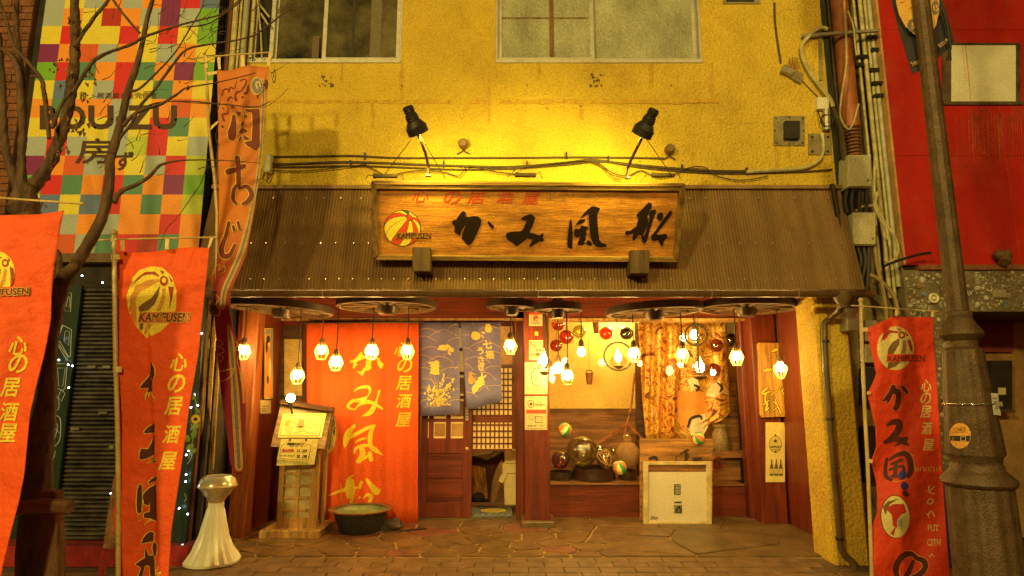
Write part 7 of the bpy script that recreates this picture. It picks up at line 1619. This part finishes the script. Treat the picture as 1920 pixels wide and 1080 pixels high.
# right banner
def f3(x, y): return -.035 * math.exp(-((x - (1652 - (y - 600) * .05)) / 14) ** 2) * max(0, min(1, (760 - y) / 120)) + .02 * math.sin(x * .05 + y * .022) + .012 * math.sin(y * .05 + x * .02) * max(0, (1700 - x) / 80)
L3 = [(1624, 600), (1624, 614), (1643, 702), (1634, 722), (1627, 736), (1629, 750), (1641, 800), (1643, 839), (1633, 865), (1643, 904), (1645, 961), (1631, 997), (1632, 1080), (1634, 1200)]
R3 = [(1749, 594), (1752, 655), (1757, 719), (1762, 800), (1765, 852), (1768, 904), (1775, 1007), (1781, 1080), (1788, 1200)]
t3, c3_, D3b = banner('street_banner', 'red banner with a bulging left edge in front of the downpipe and the shell wall', L3, R3, 600, 1200, -2.75, f3, lambda u: (617 - 60 * u if u < .4 else 593 + 1.5 * math.sin(u * 10)) if u < .4 else 593 + 2 * u, M_ban3, 60, 70, grp='orange street banners')
e3 = {'y': ink('banner3_cream', (.72, .55, .22)), 'r': eb['r'], 'k': eb['k'], 'o': ink('banner3_grey', (.35, .2, .12))}
print_on('ball_emblem', [disc(1679, 653, 34.5, 41, 36)], D3b, e3['y'], t3, maxlen=9)
for k_, p in (('r', [(1650, 643), (1656, 628), (1668, 619), (1684, 621), (1684, 625), (1670, 624), (1659, 632)]), ('r', [(1681, 614), (1690, 618), (1686, 621)]), ('r', [(1696, 620), (1704, 629), (1700, 631)]), ('r', [(1701, 637), (1707, 637), (1711, 650), (1711, 662), (1706, 655)]), ('k', [(1687, 634), (1686, 645), (1679, 658), (1674, 665), (1664, 664), (1666, 652), (1674, 641)]), ('o', [(1693, 638), (1699, 638), (1699, 655), (1696, 663), (1689, 663), (1692, 652)]), ('y', [(1650, 655), (1654, 640), (1668, 632), (1664, 645), (1658, 665)]), ('k', [(1666, 679), (1690, 678), (1678, 688), (1664, 692)]), ('k', [(1657, 688), (1664, 666), (1660, 678)])):
    print_on('ball_emblem', [p], D3b, e3[k_], t3, eps=.0045, maxlen=9)
print_on('ball_emblem', [disc(1691, 628, 6.5, 6.8)], D3b, e3['r'], t3, eps=.0055); print_on('ball_emblem', [disc(1691, 628, 3.2, 3.4)], D3b, e3['y'], t3, eps=.0062)
print_on('ball_emblem', [[(1663, 664), (1738, 664), (1738, 677), (1662, 678)]], D3b, M_ban3, t3, eps=.0064, maxlen=8)
print_on('name_lettering', [text('KAMIFUSEN', 1700, 672, 10.5, .015, 0, w=68)], D3b, M_bdk, t3, eps=.0075)
C3 = (1610, 570, 4.695); C4 = (1610, 800, 3.857)
q3 = xf([[(205, 855), (260, 780), (290, 715), (305, 708), (322, 715), (330, 740), (360, 755), (375, 790), (372, 870), (355, 920), (325, 945), (295, 918), (318, 880), (328, 800), (305, 788), (272, 860), (250, 882), (252, 850), (215, 860)], [(368, 720), (400, 718), (438, 770), (436, 790), (420, 792), (388, 760)]], *C3)
z3 = [stroke([(1664, 797, 5), (1676, 791, 11), (1686, 794, 13), (1683, 808, 13), (1672, 822, 12), (1660, 829, 8)]), stroke([(1661, 829, 7), (1676, 824, 7), (1690, 826, 12), (1703, 834, 4)]), stroke([(1699, 822, 8), (1688, 830, 6), (1678, 836, 3)]), stroke([(1663, 860, 5), (1660, 880, 7), (1662, 893, 8), (1672, 900, 5)]), stroke([(1668, 862, 4), (1680, 854, 7), (1696, 850, 9), (1705, 860, 11), (1708, 880, 11), (1703, 893, 7)]), stroke([(1672, 870, 5), (1690, 862, 6)]), stroke([(1680, 868, 7), (1678, 892, 8)]), stroke([(1669, 880, 5), (1692, 874, 5), (1692, 890, 5), (1672, 893, 5)])]
print_on('brush_outline', [grow(p, 1) for p in q3], D3b, ink('banner3_line', (.85, .28, .05)), t3, eps=.003, maxlen=9)
print_on('brush_outline', [('strip', a[1], a[2]) for a in [stroke([(1663 + 0, 898, 2), (1680, 903, 1.5), (1700, 899, 1.5)]), stroke([(1700, 845, 1.2), (1712, 856, 1.2), (1714, 880, 1.2)])]], D3b, ink('banner3_line', (.85, .28, .05)), t3, eps=.003)
print_on('brush_character', q3, D3b, M_bdk, t3, eps=.0055, maxlen=9); print_on('brush_character', z3, D3b, M_bdk, t3, eps=.0055)
bl = ink('print_blue', (.02, .02, .25))
print_on('blue_print', [disc(1692, 890, 7, 9, rot=.5), disc(1696, 911, 7, 7)], D3b, bl, t3, eps=.009); print_on('brush_character', [disc(1698, 925, 7, 5, rot=.8)], D3b, M_bdk, t3, eps=.009)
print_on('ball_emblem', [disc(1679, 969, 28, 41, 36, rot=-.06)], D3b, M_bdk, t3, eps=.003, maxlen=9); print_on('ball_emblem', [disc(1679, 969, 26.5, 39.5, 36, rot=-.06)], D3b, e3['y'], t3, eps=.0045, maxlen=9)
for k_, p in (('r', [(1660, 953), (1675, 945), (1695, 945), (1700, 960), (1690, 965), (1682, 975), (1682, 990), (1674, 985), (1672, 965)]), ('r', [(1670, 1000), (1680, 985), (1676, 1005)]), ('k', [(1655, 950), (1665, 940), (1685, 935), (1668, 946), (1660, 965)])): print_on('ball_emblem', [p], D3b, ink('banner_red_print', (.5, .02, .01)) if k_ == 'r' else e3['k'], t3, eps=.006, maxlen=9)
print_on('ball_emblem', [[(1684, 974), (1692, 971), (1692, 987), (1684, 989)]], D3b, ink('print_mint', (.4, .45, .3)), t3, eps=.0065)
z4 = [stroke([(1684, 1088, 9), (1680, 1065, 11), (1690, 1045, 11), (1706, 1038, 10), (1718, 1044, 6)]), stroke([(1716, 1046, 7), (1732, 1052, 11), (1734, 1066, 10), (1720, 1080, 11), (1700, 1090, 12)]), stroke([(1712, 1052, 6), (1704, 1072, 9), (1690, 1092, 10)])]
print_on('brush_outline', [stroke([(x, y, w + 3) for x, y, w in q]) for q in ([(1684, 1088, 9), (1680, 1065, 11), (1690, 1045, 11), (1706, 1038, 10), (1718, 1044, 6)], [(1716, 1046, 7), (1732, 1052, 11), (1734, 1066, 10), (1720, 1080, 11), (1700, 1090, 12)])], D3b, ink('banner3_line', (.85, .28, .05)), t3, eps=.003)
print_on('brush_character', z4, D3b, M_bdk, t3, eps=.0055)
print_on('side_lettering', column('心の居酒屋', [(1737, 723), (1736, 747), (1736, 772), (1738, 803), (1741, 834)], 22, .012, .1, .8) + [text('FUT', 1750, 990, 12, .012, w=20), text('CITH', 1751, 1017, 12, .012, w=25)], D3b, e3['y'], t3)
print_on('side_lettering', [stroke([(1734, 912, 1.5), (1740, 910, 2), (1736, 920, 2)]), stroke([(1742, 910, 2), (1742, 922, 2), (1752, 926, 2)]), stroke([(1752, 912, 2), (1744, 920, 1.5)]), stroke([(1738, 942, 2), (1744, 935, 2.4), (1750, 939, 2), (1744, 945, 2.4), (1738, 942, 2)]), stroke([(1740, 966, 2), (1746, 958, 2.2), (1752, 968, 2.4)]), stroke([(1742, 970, 1.6), (1737, 962, 1.4)]), disc(1747, 1040, 2.2), disc(1743, 1043, 1.5), disc(1751, 1043, 1.5)], D3b, e3['y'], t3)
print_on('fold_print', [stroke([(1716 + 5 * i, 874 + (i % 3), 1.6), (1716 + 5 * i + rnd.uniform(-1, 2), 884, 1.6)], 2, False) for i in range(10)], D3b, ink('banner3_line2', (.85, .40, .12)), t3)
nobori(t3, [(1614, 565), (1616, 640), (1621, 760), (1627, 870), (1632, 1000), (1638, 1180)], [(1596, 573), (1632, 575), (1700, 580), (1758, 584)], [[(1678, 592), (1683, 592), (1684, 579), (1679, 579)], [(1746, 594), (1750, 594), (1751, 584), (1747, 584)], [(1618, 622), (1627, 621), (1627, 614), (1618, 614)], [(1626, 740), (1633, 739), (1633, 734), (1626, 734)], [(1628, 868), (1636, 868), (1636, 861), (1628, 861)]], -2.78, r=.011)
# tall fish banner
def rampmat(key, stops, zlo, zhi, rough=.7):
    m = bpy.data.materials.new(key); m.use_nodes = True; nt = m.node_tree; p = nt.nodes['Principled BSDF']; tc = nd(nt, 'ShaderNodeTexCoord'); sx_ = nd(nt, 'ShaderNodeSeparateXYZ'); nt.links.new(tc.outputs['Object'], sx_.inputs[0])
    mr = nd(nt, 'ShaderNodeMapRange'); mr.inputs['From Min'].default_value = zlo; mr.inputs['From Max'].default_value = zhi; nt.links.new(sx_.outputs['Z'], mr.inputs['Value'])
    n_ = nd(nt, 'ShaderNodeTexNoise'); n_.inputs['Scale'].default_value = 5; ad = nd(nt, 'ShaderNodeMath', operation='MULTIPLY_ADD'); nt.links.new(n_.outputs['Fac'], ad.inputs[0]); ad.inputs[1].default_value = .06; nt.links.new(mr.outputs[0], ad.inputs[2])
    rp_ = nd(nt, 'ShaderNodeValToRGB'); el_ = rp_.color_ramp.elements; el_[0].position, el_[0].color = stops[0][0], (*stops[0][1], 1); el_[1].position, el_[1].color = stops[-1][0], (*stops[-1][1], 1)
    for q_ in stops[1:-1]: e_ = el_.new(q_[0]); e_.color = (*q_[1], 1)
    nt.links.new(ad.outputs[0], rp_.inputs['Fac']); nt.links.new(rp_.outputs['Color'], p.inputs['Base Color']); p.inputs['Roughness'].default_value = rough; return m
YT = -2.35
za, zb_ = at(440, 890, YT).z, at(450, 128, YT).z
M_fish = rampmat('dyed_fish_banner', [(0, (.26, .022, .055)), (.40, (.24, .015, .02)), (.50, (.34, .05, .012)), (.62, (.60, .17, .02)), (1, (.56, .155, .022))], 0, zb_ - za)
L4 = [(407, 130), (409, 232), (409, 299), (410, 350), (410, 437), (405, 480), (397, 512), (394, 523), (400, 545), (402, 593), (406, 642), (412, 711), (417, 755), (427, 827), (431, 868), (444, 892)]
R4 = [(504, 123), (503, 150), (499, 199), (494, 265), (488, 310), (484, 330), (479, 384), (469, 437), (461, 480), (448, 512), (432, 545), (431, 585), (437, 614), (447, 648), (452, 702), (460, 755), (461, 780), (458, 843), (453, 892)]
def f4(x, y): return .012 * math.sin((x - 400) * .07 + y * .004) + .012 * math.sin(y * .018 + x * .05) - .0006 * (x - 440)
t4, c4_, D4b = banner('fish_banner', 'very tall dyed banner, orange above and maroon below, twisting in front of the pier', L4, R4, 126, 890, YT, f4, lambda u: 131 - 8 * u + 3 * math.sin(u * 8), M_fish, 40, 120)
fy = ink('fish_banner_yellow', (.72, .48, .07)); fd = ink('fish_banner_dark', (.17, .02, .012)); fg = ink('fish_banner_grey', (.21, .17, .19)); fo = ink('fish_banner_orange', (.62, .22, .03))
stripe = [(492, 150), (494, 180), (492, 230), (488, 290), (481, 345), (471, 395), (462, 437), (450, 478), (436, 510), (421, 545), (417, 575)]
stripe2 = [(428, 610), (433, 640), (437, 690), (441, 740), (444, 800), (447, 850), (448, 876)]
for wd, m_, e_ in ((11, fy, .003), (8.6, fd, .0037), (7.4, fy, .0044), (5, fg, .0051)): print_on('stripe', [stroke([(x, y, wd if y > 400 else wd * .62) for x, y in stripe])], D4b, m_, t4, eps=e_)
for wd, m_, e_ in ((15, fy, .003), (12, fd, .0037), (10.5, fy, .0044), (7, fg, .0051)): print_on('stripe', [stroke([(x, y, wd * (.35 if y < 630 else (.8 if y < 700 else 1))) for x, y in stripe2])], D4b, m_, t4, eps=e_)
print_on('wave_curl', [stroke([(416, 178, 2.5), (420, 168, 2.5), (427, 167, 2.5), (429, 172, 2)]), stroke([(429, 172, 3), (432, 164, 2.5), (438, 166, 2)]), stroke([(427, 188, 3), (431, 182, 3), (436, 184, 2)]), stroke([(442, 172, 2), (450, 172, 2), (457, 163, 2.5), (462, 152, 2), (457, 148, 2), (450, 152, 2)]), stroke([(459, 175, 5), (464, 172, 4), (465, 160, 2)]), stroke([(442, 187, 5), (441, 178, 3), (447, 170, 2)]), stroke([(420, 226, 4), (417, 215, 3), (427, 212, 2), (427, 200, 2)]), disc(417, 237, 2.6), disc(483, 182, 2), disc(418, 203, 1.6), disc(455, 182, 2.2), disc(436, 201, 4, 2)], D4b, fd, t4)
print_on('crest', [disc(481, 161, 12, 17)], D4b, fy, t4, eps=.006); print_on('crest', [disc(482, 161, 10, 14.5)], D4b, fg, t4, eps=.0066); print_on('crest', [stroke([(482, 165, 3), (480, 156, 3), (486, 154, 2), (488, 162, 2)])], D4b, fy, t4, eps=.0072); print_on('crest', [disc(499, 158, 3.5, 9)], D4b, fd, t4, eps=.006)
C9 = (390, 110, 4.5)
sek = xf([[(205, 470), (230, 480), (240, 540), (238, 650), (215, 695), (175, 682), (163, 620), (185, 570), (198, 520)], [(310, 425), (430, 422), (437, 460), (435, 740), (400, 775), (330, 735), (305, 705), (345, 695), (368, 690), (375, 560), (372, 455), (320, 445)], [(235, 445), (275, 445), (275, 480), (245, 480)], [(300, 465), (335, 480), (325, 500), (300, 495)], [(262, 610), (290, 580), (330, 600), (330, 620), (265, 632)], [(255, 690), (275, 650), (285, 660), (270, 700)], [(300, 640), (345, 670), (335, 690), (300, 680)], [(275, 545), (300, 520), (305, 560), (280, 575)]], *C9)
aj = [[(445, 296, 10), (447, 320, 9), (447, 348, 8)], [(428, 322, 12), (442, 318, 9), (458, 311, 8)], [(449, 344, 6), (439, 354, 7), (437, 372, 7), (442, 381, 6)], [(448, 354, 5), (463, 350, 8), (472, 364, 9), (465, 377, 9), (456, 382, 6)],
      [(429, 417, 6), (424, 440, 7), (415, 466, 10), (419, 480, 10), (431, 477, 8), (440, 458, 4)], [(437, 424, 5), (439, 432, 5)], [(446, 416, 5), (449, 428, 6)]]
print_on('brush_outline', [grow(p, 1.5) for p in sek] + [stroke([(x, y, w + 3) for x, y, w in q]) for q in aj], D4b, fy, t4, eps=.003)
print_on('brush_character', sek + [stroke(q) for q in aj], D4b, fd, t4, eps=.0065)
print_on('loop_print', [stroke([(405, 636, 1.2), (415, 640, 1.2), (418, 646, 1.2), (408, 650, 1.2), (418, 654, 1.2), (420, 660, 1.2), (410, 665, 1.2), (419, 670, 1.2), (412, 680, 1.2)]), stroke([(412, 696, 1.6), (425, 694, 1.6), (437, 691, 2), (434, 704, 1.6), (424, 712, 1.4), (414, 715, 1.2)]), stroke([(401, 590, 1.5), (410, 592, 1.5), (412, 580, 1.5), (404, 572, 1.3), (411, 560, 1.3), (404, 552, 1)]), stroke([(399, 515, 1.2), (405, 500, 1.2), (412, 496, 1.2), (410, 508, 1.2), (420, 498, 1.2), (422, 508, 1.2), (412, 514, 1)]), stroke([(442, 640, 1.2), (446, 646, 1.6), (441, 655, 1.2), (449, 660, 1.4), (445, 675, 1.2), (448, 690, 1)]), stroke([(449, 690, 2), (454, 720, 3), (457, 755, 3)])], D4b, fy, t4, eps=.0065)
t4p = [(407, 118), (396, 400)]
b = MB(); b.tube([at(x, y, YT + .03) for x, y in ((383, 100), (387, 140), (392, 250), (402, 330), (407, 400), (405, 560))], .012, 8); mkobj('pole', b, M_bpole, t4, smooth=True)
b = MB(); b.tube([at(356, 111, YT + .02), at(382, 107, YT + .02), at(450, 102, YT + .02), at(510, 98, YT + .02)], .006, 8); mkobj('cross_bar', b, M_bpole, t4, smooth=True)
for q in ([(385, 128), (389, 128), (388, 104), (384, 104)], [(409, 130), (414, 130), (413, 107), (407, 107)], [(451, 129), (459, 129), (458, 103), (452, 103)], [(500, 124), (506, 123), (510, 99), (504, 99)], [(390, 142), (407, 138), (407, 133), (388, 136)], [(394, 245), (409, 230), (408, 226), (396, 236)]): b = MB(); b.slab([at(x, y, YT + .01) for x, y in q], (0, .003, 0)); mkobj('tab', b, ink('tab_cloth', (.72, .50, .20)), t4)
b = MB(); c = at(399, 580, YT); b.tube([at(401, 545, YT), at(398, 560, YT), at(400, 580, YT)], .012, 8)
for k_ in range(5): b.ring(at(399, 574 + k_ * 3.5, YT), .017, .006, 12, 5)
b.tube([at(400, 590, YT), at(398, 610, YT), at(392, 634, YT)], .006, 6); mkobj('rope_knot', b, M_darkwood, t4)
# ================================================================ bare tree
YTREE = -3.2
M_bark = mat('rough_bark', (.105, .05, .022), .85, var=.5, scale=7, stretch=(3, 3, .8), bump=1.3, bscale=14, dirt=(.05, .03, .015), dscale=5)
tree = thing('bare_tree', 'leafless street tree with several stems and a few withered leaves at the left', 'tree', atz(75, 1150))
tree.location.y = YTREE; tree.location.x = at(68, 1080, YTREE).x
rt = random.Random(21)
def limb(pts, name='limb', Y=YTREE, n=10, dY=0.0, jitter=.12, seg=5):
    p = smoothpts(pts, seg); q = []; r = []
    for i, (x, y, w) in enumerate(p):
        f = i / max(1, len(p) - 1); q.append(at(x, y, Y + dY * f) + Vector((0, rt.uniform(-1, 1) * w * .0006, 0))); r.append(max(.0011, w * .86 * ppm(x, y, Y) * (1 + rt.uniform(-jitter, jitter))))
    b = MB(); b.tube(q, r, n); return mkobj(name, b, M_bark, tree, smooth=True)
gz = -0.0
base = at(70, 1080, YTREE)
p = smoothpts([(65, 1230, 38), (66, 1080, 36), (72, 900, 27), (76, 830, 25), (86, 760, 20), (92, 690, 13), (98, 620, 14), (108, 560, 16), (122, 520, 15), (140, 500, 13), (155, 475, 12), (180, 432, 11), (194, 400, 10.5), (203, 360, 10), (206, 330, 9.5), (207, 300, 9), (218, 260, 8.5), (230, 215, 7.5), (240, 170, 7), (256, 125, 6), (268, 75, 5), (276, 35, 4.4), (286, 0, 4), (296, -40, 3)], 4)
b = MB(); b.tube([at(x, y, YTREE) for x, y, w in p], [w * .88 * ppm(x, y, YTREE) * (1 + rt.uniform(-.07, .07)) for x, y, w in p], 16); mkobj('trunk', b, M_bark, tree, smooth=True)
limb([(100, 610, 20), (75, 500, 30), (52, 420, 30), (45, 375, 26), (60, 350, 16), (85, 322, 13), (105, 280, 12), (118, 240, 11.5), (130, 195, 11), (136, 150, 10.5), (140, 100, 10), (141, 50, 9.5), (140, 0, 9), (139, -40, 9)], Y=YTREE + .05, n=14)
limb([(48, 375, 18), (30, 345, 10), (16, 300, 8.5), (8, 260, 8), (5, 200, 7.5), (3, 140, 7), (-4, 60, 6)], Y=YTREE + .05)
limb([(46, 370, 16), (40, 320, 9), (42, 267, 8), (41, 222, 7.5), (37, 150, 7), (30, 118, 6), (16, 100, 5), (-6, 88, 4)], Y=YTREE + .03)
limb([(44, 220, 6), (40, 150, 7), (34, 90, 6), (30, 50, 5), (32, 0, 5), (30, -30, 5)], Y=YTREE + .08)
limb([(92, 260, 4), (88, 215, 4.5), (82, 170, 4.5), (78, 150, 4.5), (60, 125, 4), (40, 103, 4), (27, 88, 3.6), (18, 60, 3.4), (10, 30, 3), (0, 5, 3), (-8, -20, 3)], Y=YTREE - .05)
limb([(78, 148, 3), (66, 143, 3), (58, 144, 2.4)]); limb([(98, 240, 4), (118, 190, 3.4), (140, 168, 4), (160, 135, 4), (178, 112, 4), (205, 98, 3.4), (245, 84, 3), (268, 70, 3), (290, 62, 2.4), (340, 46, 2), (380, 36, 1.8), (410, 28, 1.6), (432, 14, 1.4), (452, -4, 1.2)], Y=YTREE - .05)
limb([(140, 88, 4), (152, 68, 4), (166, 48, 3.6), (182, 26, 3.4), (198, 8, 3), (208, -10, 3)]); limb([(212, 0, 3), (228, 22, 2.6), (246, 44, 2.6), (262, 62, 3)])
limb([(212, 292, 4), (226, 258, 3), (246, 232, 3), (262, 200, 3), (290, 168, 3), (325, 120, 2.6), (352, 92, 2.4), (400, 82, 2), (440, 76, 1.8), (476, 66, 1.8), (500, 50, 1.8), (520, 34, 1.6), (536, 22, 1.4), (548, 14, 1)])
limb([(536, 22, 1), (548, 30, .8), (558, 27, .8), (560, 16, .8)]); limb([(536, 22, 1), (560, 14, .9), (580, 4, .8), (592, -6, .7)])
limb([(350, 50, 1.2), (376, 48, 1.6), (396, 42, 1.6), (420, 26, 1.8), (440, 12, 1.8), (456, -4, 1.6)])
limb([(215, 380, 6), (220, 366, 6), (232, 356, 5), (252, 348, 4.4), (276, 334, 4), (290, 320, 3.4), (302, 309, 3), (330, 302, 2), (360, 300, 1.6), (400, 300, 1.2), (440, 302, 1), (490, 306, .7)])
limb([(230, 236, 5), (252, 214, 4), (274, 204, 3.6), (300, 196, 3), (330, 178, 2.4), (352, 164, 2), (400, 156, 1.4), (460, 142, 1), (480, 136, .8)])
limb([(243, 170, 4), (262, 166, 2.6), (300, 130, 2), (330, 96, 1.6), (352, 60, 1.4), (376, 20, 1.2), (384, -6, 1)])
limb([(330, 190, 1), (380, 194, 1), (430, 196, 1), (470, 202, .8), (496, 200, .7), (520, 186, .6), (540, 165, .5)])
limb([(262, 205, 2), (300, 192, 1.6), (360, 190, 1.4), (420, 196, 1.2), (480, 200, 1), (506, 190, .8)])
limb([(390, 300, .9), (378, 340, .9), (352, 380, .9), (330, 410, .8), (312, 430, .7), (298, 468, .6)])
limb([(112, 650, 2), (100, 470, 3), (106, 470, 4), (111, 480, 5), (110, 520, 7), (108, 560, 9)][1:], name='broken_stub')
for (x, y, dx, dy) in [(rt.uniform(150, 420), rt.uniform(5, 330), 0, 0) for _ in range(60)] + [(rt.uniform(250, 400), rt.uniform(20, 120), 0, 0) for _ in range(30)] + [(rt.uniform(430, 520), rt.uniform(10, 190), 0, 0) for _ in range(14)]:
    a = rt.uniform(-1.3, -.1) if rt.random() < .8 else rt.uniform(-2.8, -1.6); l = rt.uniform(14, 50)
    pts_ = [(x, y, 1.0)]; 
    for s_ in range(3): a += rt.uniform(-.5, .5); pts_.append((pts_[-1][0] + math.cos(a) * l / 3, pts_[-1][1] + math.sin(a) * l / 3, 1.0 - .25 * (s_ + 1)))
    if x + l > 210 or True: limb(pts_, name='twig', Y=YTREE + rt.uniform(-.05, .1), n=5, seg=2)
for (x, y) in [(520, 26), (530, 22), (536, 18)]:
    for k_ in range(4):
        a = rt.uniform(-1.9, -.5); limb([(x, y, .8), (x + 9 * math.cos(a), y + 9 * math.sin(a), .7), (x + 20 * math.cos(a + .2), y + 20 * math.sin(a + .2), .5)], name='twig', n=5, seg=2)
M_dead = mat('withered_leaf', (.22, .10, .035), .8, var=.5, scale=20)
for cx_, cy_, n_ in ((130, 40, 5), (152, 45, 3), (118, 115, 5), (126, 132, 6), (104, 122, 3), (168, 150, 4), (172, 140, 3), (155, 178, 5), (120, 158, 3), (145, 240, 7), (135, 225, 4), (118, 272, 6), (108, 296, 6), (80, 372, 3), (345, 150, 2), (160, 235, 4)):
    for k_ in range(n_):
        c = at(cx_ + rt.uniform(-10, 10), cy_ + rt.uniform(-9, 12), YTREE - rt.uniform(0, .12)); s_ = rt.uniform(.018, .036); a = rt.uniform(0, 6.28); tl = Vector((rt.uniform(-.3, .3), rt.uniform(-1, 1), -1)).normalized(); sd_ = tl.cross(Vector((math.cos(a), math.sin(a), 0))).normalized(); up_ = tl.cross(sd_) * .35
        b = MB(); b.add([c, c + tl * s_ * .5 + sd_ * s_ * .45 + up_ * s_, c + tl * s_ * 1.3 + up_ * s_ * .4, c + tl * s_ * .5 - sd_ * s_ * .4 + up_ * s_, c + tl * s_ * .6], [(0, 1, 4), (1, 2, 4), (4, 2, 3), (0, 4, 3)]); lo = mkobj('dead_leaf', b, M_dead, tree)
t = thing('tree_support', 'weathered wooden prop post with a cross piece against the tree trunk', 'tree support', at(90, 1080, -3.35))
b = MB(); b.slab([at(76, 1200, -3.36), at(108, 1200, -3.36), at(104, 922, -3.36), at(75, 920, -3.36)], (0, .07, 0)); mkobj('post', b, wood('support_wood', (.20, .10, .04), .8, axis=2, var=.5), t, bevel=.005)
b = MB(); b.tube([at(30, 952, -3.42), at(80, 948, -3.42), at(132, 950, -3.42)], .036, 10); mkobj('cross_piece', b, wood('support_wood_across', (.20, .10, .04), .8, axis=0, var=.5), t, smooth=True)
t = thing('plant_bundle', 'dark wrapped bundle standing against the pole of the middle orange banner', 'bundle', at(200, 1020, -2.6))
b = MB(); b.prism([at(x, y, -2.6) for x, y in ((193, 1028), (214, 1028), (226, 980), (220, 880), (212, 900), (202, 960))], (0, .04, 0)); mkobj('wrap', b, mat('brown_wrap', (.28, .12, .04), .6, var=.5, bump=.8, bscale=30), t)
b = MB(); b.tube([at(196, 1032, -2.6), at(190, 1082, -2.6)], .02, 8); mkobj('red_leg', b, mat('red_leg_paint', (.3, .02, .015), .5), t)
